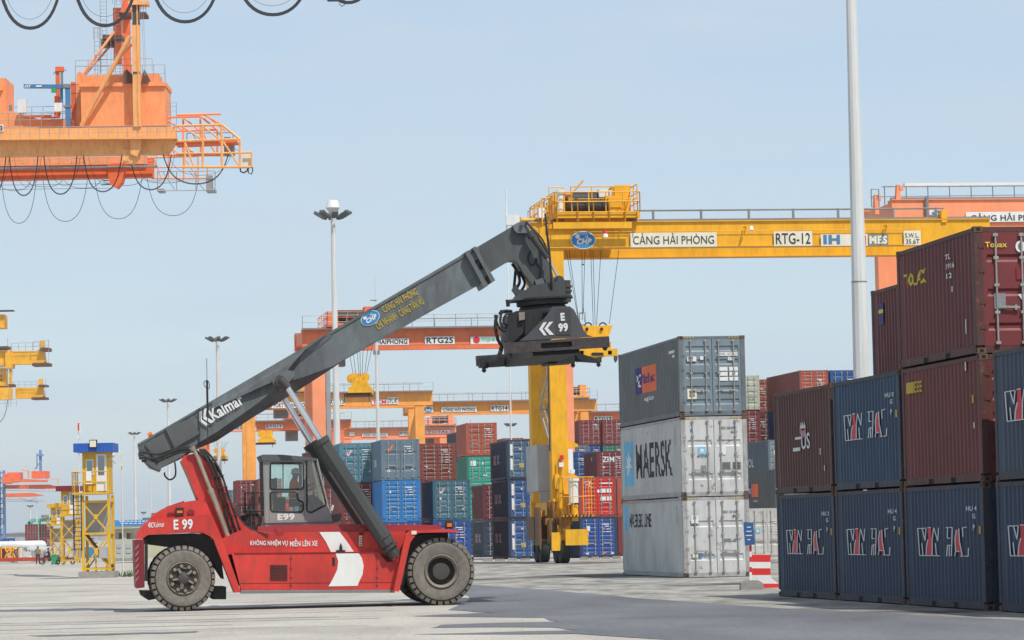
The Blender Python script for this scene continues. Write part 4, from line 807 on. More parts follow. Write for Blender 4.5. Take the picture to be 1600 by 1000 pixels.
# front fender
b = MB(); tp(b, [(640, 828.5), (700, 827), (718, 829), (716, 832), (700, 831.5), (650, 833), (646, 834.5)], -.12, 1.25); tp(b, [(634, 835), (641, 829), (651, 830), (648, 838), (641, 848), (627, 910), (624, 924.5), (615, 924)], -.12, .22)
tp(b, [(634, 835), (641, 829), (651, 830), (648, 838), (641, 848), (627, 910), (624, 924.5), (615, 924)], .6, .45)
b.build('front_fender', M['red'], RS)
b = MB(); tp(b, [(648, 836), (700, 834), (700, 842), (664, 846), (640, 880), (630, 920), (626, 912), (640, 850)], .35, .8); b.build('wheel_arch', M['black'], RS)
b = MB(); tp(b, [(643, 829.5), (651, 829.5), (651, 835), (643, 835)], -.14, .05); h_ = b.build('marker_lamp', M['cream'], RS)
b = MB(); tp(b, [(696, 814.5), (707.5, 814), (708, 826), (696.5, 826.5)], .3, .25); h_ = b.build('front_lamp', M['black'], RS); b = MB(); tp(b, [(698.5, 817.5), (706, 817.2), (706, 823), (698.5, 823.3)], .28, .03); b.build('lamp_lens', M['amber'], h_)
# fan-shaped guard, railing, mirror box behind the cab
b = MB(); c = T(395, 814, 1.3); r0, r1 = .155, .24
b.lathe(c, TN, [(r0, 0), (r1, 0), (r1, .3), (r0, .3), (r0, 0)], 10); tp(b, [(380, 796), (403, 797), (404, 803), (384, 804)], 1.2, .4); tp(b, [(376, 806), (386, 805), (384, 818), (378, 816)], 1.4, .3); b.build('air_intake', M['black'], RS)
b = MB()
for p, q in (((382.6, 770), (412, 769.5)), ((382.6, 770), (383, 800)), ((397.5, 770), (395.5, 800)), ((383, 798), (412, 798.5))): tt(b, p, q, 1.0, .022, 6)
for d in (1.0, 2.6): tt(b, (382.6, 770), (383, 800), d, .022, 6)
b.tube(T(382.6, 770, 1.0), T(382.6, 770, 2.6), .022, 6); b.build('hand_rail', M['black'], RS)
# --- cab
ci, co_ = 1.15, 2.95
C0 = [(412.7, 719), (415, 817), (518.5, 815), (511, 787), (494.5, 717), (477, 717.5)]
def frame_plate(mb, outer, holes, d, th):       # plate with openings, triangulated
    bm = bmesh.new(); es = []
    for loop in [outer]+holes:
        vv = [bm.verts.new(T(x, y, ci)+TN*(d-ci)) for x, y in loop]; es += [bm.edges.new((vv[i], vv[(i+1) % len(vv)])) for i in range(len(vv))]
    r = bmesh.ops.triangle_fill(bm, edges=es, use_beauty=True)
    fs = [f for f in bm.faces]; bm.verts.ensure_lookup_table(); bm.verts.index_update()
    bv = [v.co.copy() for v in bm.verts]; bf = [tuple(v.index for v in f.verts) for f in fs]; n = len(bv)
    mb.add(bv + [v+TN*th for v in bv], bf + [tuple(i+n for i in reversed(f)) for f in bf] + [(e.verts[0].index, e.verts[1].index, e.verts[1].index+n, e.verts[0].index+n) for e in bm.edges if len(e.link_faces) == 1])
    bm.free()
def rr(x0, y0, x1, y1, r=3, k=3):
    o = []
    for cx, cy, a in ((x1-r, y0+r, -90), (x1-r, y1-r, 0), (x0+r, y1-r, 90), (x0+r, y0+r, 180)):
        for i in range(k+1): t = R(a+90*i/k); o.append((cx+r*math.cos(t), cy+r*math.sin(t)))
    return o
WU = rr(422.5, 723.5, 474, 764.5, 3); WL = [(425, 768.5), (461, 768.5), (464, 771), (465.5, 780), (468, 782.5), (472.5, 784), (474, 787), (473.5, 797), (471, 800), (426, 799), (423, 796), (422.5, 771)]
WF = [(479, 720), (492, 718.5), (509, 786), (508.5, 789), (487, 800.5), (482, 800), (479.5, 797)]
door_out = [(420.5, 720), (475.5, 719), (475.5, 816), (421, 817)]
b = MB(); frame_plate(b, [(412.7, 719), (420.3, 718.9), (420.8, 817.2), (415, 817.5)], [], ci, .06)
frame_plate(b, [(475.9, 718), (494.5, 717), (511, 787), (518.5, 815), (475.9, 816)], [WF], ci, .06)
frame_plate(b, [(412.7, 719), (477, 718), (494.5, 717), (511, 787), (518.5, 815), (475.5, 816), (415, 817.5)], [WU, WL, WF], co_-.06, .06)
# rear wall posts, front posts, floor
for x0, y0, x1, y1 in ((412.7, 719, 415, 817), (494.5, 717, 511, 787), (511, 787, 518.5, 815)):
    for d in (ci, co_-.06): b.tube(T(x0, y0, ci)+TN*(d-ci+.03), T(x1, y1, ci)+TN*(d-ci+.03), .035, 6)
tp(b, [(415, 806), (516, 804), (518.5, 815), (415, 817.5)], ci+.061, 1.68); tp(b, [(414, 816), (518, 814), (518, 821), (414, 823)], ci+.03, 1.7)
b.build('cab', M['cab'], RS)
b = MB(); frame_plate(b, door_out, [WU, WL], ci-.012, .05); cabdoor = b.build('cab_door', M['cab'], RS)
b = MB(); tp(b, [(470, 789), (474.5, 789), (474.5, 791), (470, 791)], ci-.04, .03)
b.build('door_handle', M['black'], cabdoor)
b = MB()
def seal(loop, d, r=.018): b.path([T(x, y, d) for x, y in loop + [loop[0]]], r, 4)
for lp in (WU, WL, WF): seal(lp, ci-.014, .022)
tp(b, [(441.5, 724), (443, 724), (443, 764), (441.5, 764)], ci-.01, .02)
b.build('window_seal', M['rubber'], cabdoor)
for lp, nm, pr in ((WU, 'window', cabdoor), (WL, 'window', cabdoor), (WF, 'window', RS)):
    b = MB(); b.add([T(x, y, ci+.02) for x, y in lp], [tuple(range(len(lp)))]); b.build(nm, M['glass'], pr)
    b = MB(); b.add([T(x, y, ci)+TN*(co_-.03-ci) for x, y in lp], [tuple(range(len(lp)))]); b.build(nm, M['glass'], pr)
b = MB(); b.add([T(495, 718, ci+.1), T(511, 787, ci+.1), T(511, 787, ci+.1)+TN*1.6, T(495, 718, ci+.1)+TN*1.6], [(0, 1, 2, 3)]); b.build('windscreen', M['glass'], RS)
b = MB(); tp(b, [(407, 711.5), (411, 710.2), (438.6, 710.3), (471, 713), (494.6, 716), (496, 719.5), (476, 719.5), (411, 720)], ci-.06, 1.95); b.build('cab_roof', M['cabroof'], RS)
b = MB(); ttext(b, 'E99', (433.8, 813.2), (460.5, 812.5), ci-.016, .17, .04); b.build('lettering', M['wmark'], cabdoor)
b = MB(); tp(b, [(404.5, 776), (413, 776), (413, 789), (410, 789), (405, 785)], 1.2, .3); tp(b, [(519, 804), (534, 802), (534, 808), (530, 815), (521, 816)], 1.3, 1.0); b.build('fender_box', M['black'], RS)
b = MB(); tt(b, (518, 798), (520.5, 789), 1.3, .03, 8); b.build('work_lamp', M['cream'], RS)
b = MB(); tp(b, [(428, 778), (446, 776), (448, 806), (428, 808)], 1.75, .6); tp(b, [(425, 748), (433, 746), (434, 780), (427, 782)], 1.75, .6); b.build('driver_seat', M['darkc'], RS)
b = MB(); tp(b, [(482, 775), (490, 772), (506, 786), (500, 804), (484, 806)], 1.6, .9); tpath(b, [(474, 766, 1.9), (482, 778, 1.9)], .03); b.lathe(T(475, 765, 1.75), (TXD*-.6+Vector((0, 0, .8))), [(.17, 0), (.2, .015), (.17, .03), (.14, .015), (.17, 0)], 16); b.build('dashboard', M['black'], RS)
b = MB(); tpath(b, smooth_pts([(431, 774.5, 1.3), (445, 777, 1.3), (463, 779, 1.3)], 4), .012); b.build('seat_strap', M['ymark'], RS)
# extinguisher: a thing of its own standing in the cab
b = MB(); e0 = T(448.5, 797, 1.3); b.lathe(e0, (0, 0, 1), [(.001, 0), (.055, 0), (.055, .13), (.03, .17), (.02, .20), (.001, .20)], 14); tag(b.build('fire_extinguisher', M['wred'], None, smooth=True), 'small red bottle standing behind the lower cab door window', 'extinguisher')
# --- rotator and spreader at the tip
b = MB(); tp(b, [(832, 446), (866, 440), (872, 430), (879, 432), (884, 441), (884, 463), (800, 470), (808, 464), (818, 452), (824, 455)], 1.5, 1.1)
tp(b, [(802, 452), (806, 444), (811, 452), (820, 456), (812, 466)], 1.9, .4); b.build('rotator_frame', paint('rotator_grey', (.06, .064, .066), rough=.5, dirt=.5, dcol=(.03, .03, .03), rust=.06), boom)
b = MB()
for x, r_ in ((881, .07), (886.5, .10)): tt(b, (x, 472), (x-.8, 438), 1.6, r_, 12)
for y in (446, 453, 461): tt(b, (886.5, y), (886.5, y+3), 1.6, .125, 12)
b.build('slew_motor', M['hubd'], boom, smooth=True)
tilt = (T(951, 525.4, 1)-T(789, 535.6, 1)).normalized(); tup = tilt.cross(TN); tup = tup if tup.z > 0 else -tup
sc_ = T(847, 467.5, 2.05)
b = MB(); b.lathe(sc_, tup, [(.001, .02), (.80, .02), (.80, -.03), (.62, -.03), (.62, -.16), (.001, -.16)], 40); b.beam(T(790, 469.5, 2.05), T(800, 469, 2.05), .1, .03); tt(b, (793, 469), (794, 479), 2.05, .05, 8)
b.build('slew_plate', M['black'], boom)
b = MB(); b.lathe(sc_-tup*.04, tup, [(.55, 0), (.66, 0), (.66, -.12), (.55, -.12)], 48)
for k_ in range(72):
    t_ = 2*PI*k_/72; a_ = TN*math.cos(t_)+tilt*math.sin(t_); b.beam(sc_-tup*.05+a_*.66, sc_-tup*.15+a_*.66, .025, .03, up=a_)
b.build('ring_gear', M['hubd'], boom)
SP = thing('container_spreader', 'black spreader with white E 99 and arrow mark hanging empty under the boom tip', 'spreader', T(847, 530, 2.05))
def sp(name, mat, fn, par=None, sm=False): m = MB(); fn(m); return m.build(name, mat, par or SP, smooth=sm)
def beam_(m, p, q, h, d, th): A = T(*p, d); B = T(*q, d); u = tup*h; m.prism([A, B, B-u, A-u], TN*th)
def f1(m):
    tp(m, [(806, 486), (862, 480), (862, 530), (800, 536), (800, 500)], .9, 2.3); m.lathe(sc_-tup*.16, tup, [(.001, 0), (.56, 0), (.62, -.06), (.62, -.16), (.001, -.16)], 32)
sp('headblock', M['black'], f1)
def f2(m):
    pts = [(864, 479), (890, 478.5), (897, 484), (908, 506), (912, 516), (917, 522.5), (926, 526), (812, 532.5), (822, 525), (852, 496)]
    tp(m, pts, -.95, .06); tp(m, pts, 4.2, .06); tp(m, [(864, 479), (890, 478.5), (897, 484), (897, 487), (864, 483)], -.88, 5.0)
fp = sp('end_frame', paint('spreader_black', (.062, .066, .072), rough=.5, dirt=.4, dcol=(.09, .07, .065), rust=.10), f2)
def f3(m):
    for d in (-1.02, 4.9):
        A = T(788.6, 535.6, -1.02)+TN*(d+1.02); B = T(951.8, 525.2, -1.02)+TN*(d+1.02); L_ = B-A; u = tup*.27
        for t0, t1 in ((0, .345), (.64, 1)): a = A+L_*t0; c = A+L_*t1; m.prism([a, c, c-u, a-u], TN*.28)
        for z0, z1 in ((0, .25), (.75, 1)):
            a = A+L_*.345-u*z0; c = A+L_*.64-u*z0; m.prism([a, c, c-u*(z1-z0), a-u*(z1-z0)], TN*.28)
        m.prism([A+L_*.345, A+L_*.64, A+L_*.64-u, A+L_*.345-u], TN*.05) if False else m.prism([A+L_*.345+TN*.2, A+L_*.64+TN*.2, A+L_*.64-u+TN*.2, A+L_*.345-u+TN*.2], TN*.04)
worn = paint('worn_dark_steel', (.040, .034, .034), rough=.5, dirt=.6, dcol=(.13, .085, .075), rust=.25, scale=3, streak=1)
sp('end_beam', worn, f3)
def f4(m):
    A = T(748.6, 559.4, 4.6); B = T(899, 549.5, 4.6); u = tup*.26
    for p in (A,): m.prism([p, B, B-u, p-u], TN*.30)
    A2 = T(800, 536, -.7); m.prism([A2+tilt*.5-tup*.1, A2+tilt*1.7-tup*.1, A2+tilt*1.7-tup*.36, A2+tilt*.5-tup*.36], TN*5.4)
    m.prism([T(856, 550, 3.2), T(898, 547, 3.2), T(898, 566, 3.2), T(856, 569, 3.2)], TN*1.2)
    m.prism([B, T(934, 561, 4.7), T(934, 567, 4.7), B-u], TN*.2)
sp('side_beam', M['black'], f4)
def f5(m):
    for x, y, d in ((756, 575, 4.7), (895, 567, 4.7), (797, 553, -.9), (945, 540, -.9), (935, 566, 4.8)):
        a = T(x, y, d); m.lathe(a, -tup, [(.05, 0), (.05, .05), (.07, .055), (.05, .10), (.01, .13)], 10); m.beam(a, a+tup*.12, .12, .14)
sp('twistlock', M['hubd'], f5)
def f6(m):
    tpath(m, smooth_pts([(800, 486, 1.2), (786, 486, 1.1), (782, 500, 1.1), (786, 512, 1.1), (800, 508, 1.2)], 4), .03); tpath(m, smooth_pts([(800, 490, 1.2), (790, 492, 1.1), (787, 504, 1.1), (800, 514, 1.2)], 4), .03)
    tpath(m, smooth_pts([(776, 492, 1.4), (774, 510, 1.4), (778, 530, 1.4), (784, 545, 1.6), (774, 562, 3.5)], 4), .045); tpath(m, smooth_pts([(780, 490, 1.4), (792, 486, 1.3), (804, 492, 1.2)], 4), .04); tpath(m, smooth_pts([(773, 492, 1.4), (780, 512, 1.4), (792, 520, 1.3), (806, 528, 1.2)], 4), .03)
    tpath(m, smooth_pts([(783, 545, 1.6), (779, 556, 3.0), (763, 566, 4.5), (760, 573, 4.5)], 4), .06)
    m.prism([T(783, 484, 1.3), T(798, 483.5, 1.3), T(798, 488, 1.3), T(783, 488.5, 1.3)], TN*.3)
sp('hydraulic_hoses', M['rubber'], f6, sm=True)
def f7(m): tp(m, [(798, 492), (812, 486), (820, 487), (818, 520), (800, 536), (792, 530)], .6, .8); tp(m, [(820, 489), (832, 488), (832, 516), (820, 524)], .7, .3)
sp('valve_box', M['black'], f7)
def f8(m): tp(m, rr(868.8, 482.5, 892, 523, 2), -.965, .012)
sp('number_plate', paint('plate_dark', (.05, .052, .055), rough=.6, dirt=.4), f8)
b = MB(); ttext(b, 'E', (876.5, 501.5), (883, 501), -.982, .20, .05); ttext(b, '99', (873, 519), (888, 518), -.982, .22, .05); b.build('lettering', M['wmark'], SP)
b = MB(); A = T(843, 524.5, -.962)
for poly in ([(.34, 1), (.56, 1), (.24, .5), (.50, 0), (.30, 0), (.0, .5)], [(.74, 1), (1, 1), (.60, .54), (1, 0), (.70, 0), (.36, .5)]): b.prism([A+tilt*(x*.37)+tup*(y*.33) for x, y in poly], -TN*.004)
b.build('logo', M['wmark'], SP)
b = MB(); tp(b, [(811, 488), (820, 487.5), (820, 499), (811, 501)], .5, .1); b.build('work_lamp', M['hub'], SP)
# ------------------------------------------------------------ people
def skin_mesh(J, E, subdiv=2):
    me = bpy.data.meshes.new('b'); me.from_pydata([j[0] for j in J], E, []); o = bpy.data.objects.new('b', me); COL.objects.link(o)
    md = o.modifiers.new('s', 'SKIN'); 
    for i, j in enumerate(J): sv = me.skin_vertices[0].data[i]; r = j[1]; sv.radius = (r, r) if not isinstance(r, tuple) else r; sv.use_root = (i == 0)
    o.modifiers.new('u', 'SUBSURF').levels = subdiv
    dg = bpy.context.evaluated_depsgraph_get(); m2 = bpy.data.meshes.new_from_object(o.evaluated_get(dg)); bpy.data.objects.remove(o); return m2
def person(label, pos, face, J, hat='none', shirt='olive', trousers='olive', hi=1.0, group=None, shoes=True):
    # J: dictionary of joints in the person's own frame (x to the right hand side, y forward = away from the face direction, z up)
    r = thing('person', label, 'person', pos, group, face)
    j = {k: Vector(v) for k, v in J.items()}
    N = ['pel', 'chest', 'neck', 'head', 'crown', 'shl', 'ell', 'wrl', 'hdl', 'shr', 'elr', 'wrr', 'hdr', 'hil', 'knl', 'anl', 'tol', 'hir', 'knr', 'anr', 'tor']
    rad = dict(pel=(.15, .12), chest=(.17, .12), neck=.055, head=.095, crown=.07, shl=.06, ell=.045, wrl=.03, hdl=.035, shr=.06, elr=.045, wrr=.03, hdr=.035, hil=.085, knl=.06, anl=.042, tol=.035, hir=.085, knr=.06, anr=.042, tor=.035)
    E = [('pel', 'chest'), ('chest', 'neck'), ('neck', 'head'), ('head', 'crown'), ('chest', 'shl'), ('shl', 'ell'), ('ell', 'wrl'), ('wrl', 'hdl'), ('chest', 'shr'), ('shr', 'elr'), ('elr', 'wrr'), ('wrr', 'hdr'), ('pel', 'hil'), ('hil', 'knl'), ('knl', 'anl'), ('anl', 'tol'), ('pel', 'hir'), ('hir', 'knr'), ('knr', 'anr'), ('anr', 'tor')]
    def mk(name, names, edges, grow, mat, ov={}):
        JJ = [(j[n], tuple(x*grow for x in rad[n]) if isinstance(rad[n], tuple) else rad[n]*grow) for n in names]; EE = [(names.index(a), names.index(b_)) for a, b_ in edges if a in names and b_ in names]
        me = skin_mesh(JJ, EE); me.materials.clear(); me.materials.append(mat); me.shade_smooth(); return link_mesh(name, me, r)
    mk('body', N, E, 1, M['skin'])
    mk('shirt', ['pel', 'chest', 'shl', 'ell', 'shr', 'elr'], E, 1.16, M[shirt])
    mk('trousers', ['pel', 'hil', 'knl', 'anl', 'hir', 'knr', 'anr'], E, 1.18, M[trousers])
    if shoes: mk('shoes', ['anl', 'tol'], E, 1.25, M['darkc']); mk('shoes', ['anr', 'tor'], E, 1.25, M['darkc'])
    hd = j['head']; c = j['crown']; up = (c-hd).normalized()
    m = MB(); m.lathe(hd+up*.01, up, [(.108, 0), (.112, .05), (.09, .10), (.05, .135), (.001, .145)], 16); m.build('hair', M['darkc'], r, smooth=True)
    if hat != 'none':
        m = MB(); m.lathe(hd+up*.03, up, [(.16 if hat != 'cap' else .118, 0), (.118, .012), (.118, .06), (.09, .125), (.001, .15)], 18); m.beam(hd+up*.045+Vector((0, .08, 0)), hd+up*.035+Vector((0, .19, 0)), .13, .012); m.build('cap', M['white'] if hat != 'green' else M['olive'], r, smooth=True)
    m = MB(); m.lathe(hd+Vector((0, .10, -.01)), (0, 1, -.3), [(.022, -.02), (.012, .02), (.001, .03)], 8)
    for s in (-1, 1): m.lathe(hd+Vector((s*.095, 0, -.01)), (s, 0, 0), [(.03, 0), (.025, .012), (.001, .015)], 8)
    m.build('face', M['skin'], r, smooth=True)
    m = MB()
    for s in (-1, 1): m.lathe(hd+Vector((s*.035, .088, .012)), (0, 1, 0), [(.012, 0), (.008, .008), (.001, .01)], 8)
    m.build('eyes', M['darkc'], r)
    # fingers
    for w_, h_ in (('wrl', 'hdl'), ('wrr', 'hdr')):
        d = (j[h_]-j[w_]).normalized(); sd = d.orthogonal().normalized(); m = MB(); s0 = j[h_]
        for k_ in range(4): a = s0+sd*(.024*(k_-1.5)); mid = a+d*(.05+.006*(k_ in (1, 2))); m.path([a, mid, mid+(d*.7+d.cross(sd)*.5).normalized()*.035], .0085, 6)
        a = s0-d*.02+sd*.035; m.path([a, a+(sd*.8+d*.5).normalized()*.04, a+(sd*.6+d).normalized()*.07], .010, 6); m.build('hand', M['skin'], r, smooth=True)
    return r
STAND = dict(pel=(0, 0, .95), chest=(0, 0, 1.30), neck=(0, .01, 1.48), head=(0, .03, 1.58), crown=(0, .03, 1.66), shl=(-.19, 0, 1.42), ell=(-.25, -.02, 1.14), wrl=(-.25, .06, .90), hdl=(-.25, .08, .83), shr=(.19, 0, 1.42), elr=(.26, -.02, 1.14), wrr=(.22, .10, .92), hdr=(.20, .12, .86),
 hil=(-.10, 0, .88), knl=(-.12, .02, .48), anl=(-.13, 0, .08), tol=(-.14, .14, .04), hir=(.10, 0, .88), knr=(.12, .02, .48), anr=(.14, 0, .08), tor=(.16, .14, .04))
SIT = dict(pel=(0, 0, .50), chest=(0, .02, .86), neck=(0, .05, 1.04), head=(0, .08, 1.14), crown=(0, .08, 1.22), shl=(-.19, .03, .98), ell=(-.26, .18, .76), wrl=(-.18, .42, .74), hdl=(-.16, .48, .76), shr=(.19, .03, .98), elr=(.28, .20, .78), wrr=(.20, .44, .86), hdr=(.18, .50, .89),
 hil=(-.10, .05, .48), knl=(-.14, .45, .50), anl=(-.14, .55, .10), tol=(-.14, .68, .06), hir=(.10, .05, .48), knr=(.14, .45, .50), anr=(.14, .55, .10), tor=(.14, .68, .06))
dp = T(462, 742, 2.0); dp = dp - Vector((0, 0, 1.14)); dp -= TXD*.08
person('driver in an orange top and pale cap sitting at the controls inside the grey cab', dp, -PI/2+BT, SIT, 'cap', 'hivis', 'darkc')
# ------------------------------------------------------------ rubber-tyred gantry cranes
XL = Vector((math.cos(AL), math.sin(AL), 0)); YL = Vector((-math.sin(AL), math.cos(AL), 0))
def plate_text(par, o, w_, h_, s, plate='cream', ink='ink', bold=.04, m_=.12, th=.03, name='sign_plate'):
    """a plate facing the viewer side (-y local) with lettering; o = lower left in the parent's frame"""
    o = V(o); m = MB(); m.box(o, o+Vector((w_, th, h_))); p = m.build(name, M[plate], par)
    if s:
        m = MB(); m.text(s, o+Vector((w_*.05, -.015, h_*m_)), (1, 0, 0), (0, 0, 1), w_*.90, h_*(1-2*m_), bold); m.build('lettering', M[ink], p)
    return p
def rtg(label, px, Y, mat, gpx, gyt, gyb, span=23.5, base=7.0, lw=.92, trolley=1.5, detail=1, second=True, rail='galv', tl=4.8, legmat=None):
    Yg_ = Y+(gpx-px)*Y/F*.15; clear = W(gpx, gyb, Yg_).z; gh = W(gpx, gyt, Yg_).z-clear
    loc = GX(px, Y); r = thing('gantry_crane', label, 'gantry crane', loc, 'rubber-tyred gantry cranes over the container rows', AL)
    mt = M[mat]; dk = M['darkred'] if mat != 'rtgy' else M['rtgy']
    for x in (0, span):
        for y in (0, base):
            lean = 0 if y == 0 else 0
            m = MB(); m.beam((x+lw/2, y+.45, 3.4), (x+lw/2, y+.45, clear), lw, .9, up=(0, 1, 0)); m.build('leg', M[legmat] if legmat else mt, r)
            m = MB(); m.box((x-.1, y+.1, 2.2), (x+lw+.1, y+.8, 3.5)); m.box((x+.1, y-.75, 1.35), (x+lw-.1, y+1.65, 2.1)); m.box((x+.2, y-.95, .75), (x+lw-.2, y-.72, 1.9)); m.build('bogie', mt, r)
            for dy in (-.35, 1.25):
                m = MB(); c = (x+.25, y+dy, .78); m.lathe(c, (1, 0, 0), [(.25, -.05), (.40, .0), (.74, .0), (.78, .06), (.78, .44), (.74, .5), (.40, .5), (.25, .45)], 24); m.build('wheel', M['rubber'], r, smooth=True)
        m = MB(); m.box((x+.1, .9, 2.7), (x+lw-.1, base, 3.4)); m.build('sill_beam', mt, r)
    for i, y in enumerate((0, base)):
        m = MB(); m.box((-.9, y, clear), (span+lw+1.2, y+.95, clear+gh)); m.box((-.9, y-.10, clear+gh), (span+lw+1.2, y+1.05, clear+gh+.05)); m.box((-.9, y-.1, clear-.05), (span+lw+1.2, y+1.05, clear)); m.build('girder', mt, r)
        m = MB(); m.box((-.9, y+.3, clear+gh+.05), (span+lw+1.2, y+.42, clear+gh+.20)); m.build('trolley_rail', M['steel'], r)
    for x in (-.5, span+lw+.6): m = MB(); m.box((x-.3, .95, clear+.3), (x+.3, base, clear+gh-.1)); m.build('end_tie', mt, r)
    if rail:
        for y in ((-.6,) if detail < 2 else ()):
            m = MB(); m.box((-.9, -.75, clear+gh-.02), (span+lw+1.2, -.1, clear+gh+.04)); m.build('walkway', M['steel'], r)
            m = MB(); m.rail((-.9, -.7, clear+gh+.04), (span+lw+1.2, -.7, clear+gh+.04), 1.25, 13, .035); m.build('hand_rail', M[rail], r)
        m = MB(); m.tube((2, base+.6, clear+gh+1.5), (span+lw+1, base+.6, clear+gh+1.5), .06, 5)
        for i in range(7): m.tube((2+i*3.6, base+.6, clear+gh), (2+i*3.6, base+.6, clear+gh+1.5), .035, 5)
        m.build('cable_channel', M['steel'], r)
    t0 = trolley; zt = clear+gh+.22
    if trolley is not None:
        m = MB(); m.box((t0, -.5, zt), (t0+tl, base+1.4, zt+.35)); m.build('trolley_frame', mt, r)
        m = MB(); m.tube((t0+.9, 2.2, zt+1.2), (t0+tl-.9, 2.2, zt+1.2), .55, 16); m.tube((t0+.9, 4.6, zt+1.2), (t0+tl-.9, 4.6, zt+1.2), .55, 16); m.build('rope_drum', M['black'], r, smooth=True)
        m = MB(); m.box((t0+tl-1.1, 1.2, zt+.35), (t0+tl-.2, 3.1, zt+2.0)); m.box((t0+.2, 1.4, zt+.35), (t0+.9, 3.0, zt+1.5)); m.box((t0+1.5, 5.5, zt+.35), (t0+3.2, 6.8, zt+1.9)); m.build('machinery', mt, r)
        m = MB(); m.rail((t0, -.5, zt+.35), (t0+tl, -.5, zt+.35), 1.1, 5, .035); m.rail((t0+tl, -.5, zt+.35), (t0+tl, base+1.4, zt+.35), 1.1, 5, .035); m.rail((t0, -.5, zt+.35), (t0, base+1.4, zt+.35), 1.1, 5, .035); m.rail((t0, base+1.4, zt+.35), (t0+tl, base+1.4, zt+.35), 1.1, 5, .035); m.build('trolley_railing', mt, r)
        if detail < 2:
            m = MB(); m.box((t0+.6, base+1.5, zt-3.2), (t0+2.6, base+3.6, zt-.6)); m.build('operator_cabin', M['steel'], r)
    return r
# ladder-like stair and cabinets between the legs of the near crane are its own parts
Y12 = 184
K12 = rtg('yellow gantry crane with white name boards behind the boom tip and the white stack', 866, Y12, 'rtgy', 880, 348, 386, 23.3, 7.0, .92, trolley=0.4, detail=2, rail=None)
gz = 17.3
def lx(px): return (GX(px, Y12, gz) - GX(858, Y12, gz)).length*(1 if px > 858 else -1)/1.0
def k12(name, mat, fn, sm=False): m = MB(); fn(m); return m.build(name, M[mat] if isinstance(mat, str) else mat, K12, smooth=sm)
def lz(px, py, Y=Y12): return W(px, py, Y).z
s_ = 28.26
plate_text(K12, (lx(990), -.14, lz(990, 385)), 4.9, .80, None); m = MB(); m.text('CẢNG HẢI PHÒNG', (lx(994), -.16, lz(990, 380.5)), (1, 0, 0), (0, 0, 1), 4.6, .62, 0.0); m.build('lettering', M['ink'], K12)
plate_text(K12, (lx(1220), -.14, lz(1220, 380)), 2.2, .82, 'RTG-12', bold=.012)
plate_text(K12, (lx(1296), -.14, lz(1296, 379)), 2.7, .66, None)
k12('lettering', 'jib', lambda m: m.text('IH', (lx(1300), -.16, lz(1300, 376)), (1, 0, 0), (0, 0, 1), .95, .52, .05)); k12('lettering', 'redm', lambda m: m.text('M', (lx(1352), -.16, lz(1352, 376)), (1, 0, 0), (0, 0, 1), .6, .5, .05))
plate_text(K12, (lx(1373), -.14, lz(1373, 377)), 1.15, .62, 'MES', 'steel', 'cream', .05)
p_ = plate_text(K12, (lx(1431), -.14, lz(1431, 376)), .98, .82, None); m = MB(); m.text('S.W.L.', (lx(1433), -.16, lz(1431, 364)), (1, 0, 0), (0, 0, 1), .8, .26); m.text('35.6T', (lx(1434), -.16, lz(1431, 374)), (1, 0, 0), (0, 0, 1), .8, .27); m.build('lettering', M['ink'], p_)
port_logo(V(lx(915), -.12, lz(915, 374.5)), .66, .46, Vector((1, 0, 0)), Vector((0, -1, 0)), K12)
# trolley deck in detail
zt = gz+1.72; tL = 4.8
k12('deck_edge', 'rtgy', lambda m: (m.box((lx(866), -.62, zt-.55), (lx(990), -.5, zt-.2)), m.box((lx(858), -.2, zt-.5), (lx(872), 7.5, zt-.25))))
def rails12(m):
    xs = [lx(p) for p in (872, 905, 930, 955, 980, 1000)]
    for a, b_ in zip(xs[:-1], xs[1:]): m.rail((a, -.60, zt-.2), (b_, -.60, zt-.2), 1.15, 1, .035)
    m.rail((lx(1000), -.6, zt+.4), (lx(1000), 7, zt+.4), 1.5, 2, .035); m.rail((lx(900), .5, zt+.5), (lx(1000), .5, zt+.5), 1.4, 3, .035); m.rail((lx(850), -.3, zt-.3), (lx(862), -.3, zt-.3), 1.5, 1, .03); m.rail((lx(862), -.3, zt-.3), (lx(862), 7.5, zt-.3), 1.5, 4, .03); m.rail((lx(862), -.2, zt+.2), (lx(884), -.2, zt+.2), 1.6, 1, .03)
    m.rail((lx(872), -.6, zt-.2), (lx(872), 7.4, zt-.2), 1.15, 3, .035); m.rail((lx(905), 7.4, zt+.3), (lx(995), 7.4, zt+.3), 1.4, 3, .035)
k12('trolley_railing', 'rtgy', rails12)
def jibc(m):
    m.tube((lx(895), 0, zt), (lx(895), 0, zt+1.3), .07, 8); m.tube((lx(895), 0, zt+1.3), (lx(918), 0, zt+2.2), .05, 6); m.tube((lx(888), 0, zt+1.42), (lx(899), 0, zt+1.42), .14, 10)
k12('service_jib', M['rtgo'], jibc)
def post12(m):
    m.lathe((lx(880), -.1, zt+.2), (0, 0, 1), [(.001, 0), (.18, 0), (.18, 1.2), (.26, 1.25), (.26, 1.42), (.001, 1.45)], 14); m.box((lx(845), -.3, zt+.1), (lx(854), .1, zt+.65)); m.box((lx(950), 1.5, zt+1.4), (lx(965), 2.4, zt+1.85)); m.box((lx(967), 1.5, zt+1.4), (lx(975), 2.4, zt+1.8))
k12('lamp_housing', 'white', post12)
k12('floodlight', 'redm', lambda m: m.tube((lx(946), -.5, zt-.6), (lx(948), -.55, zt-.85), .09, 8)); k12('floodlight', 'white', lambda m: m.tube((lx(948), -.55, zt-.85), (lx(948), -.55, zt-1.05), .13, 8, .17))
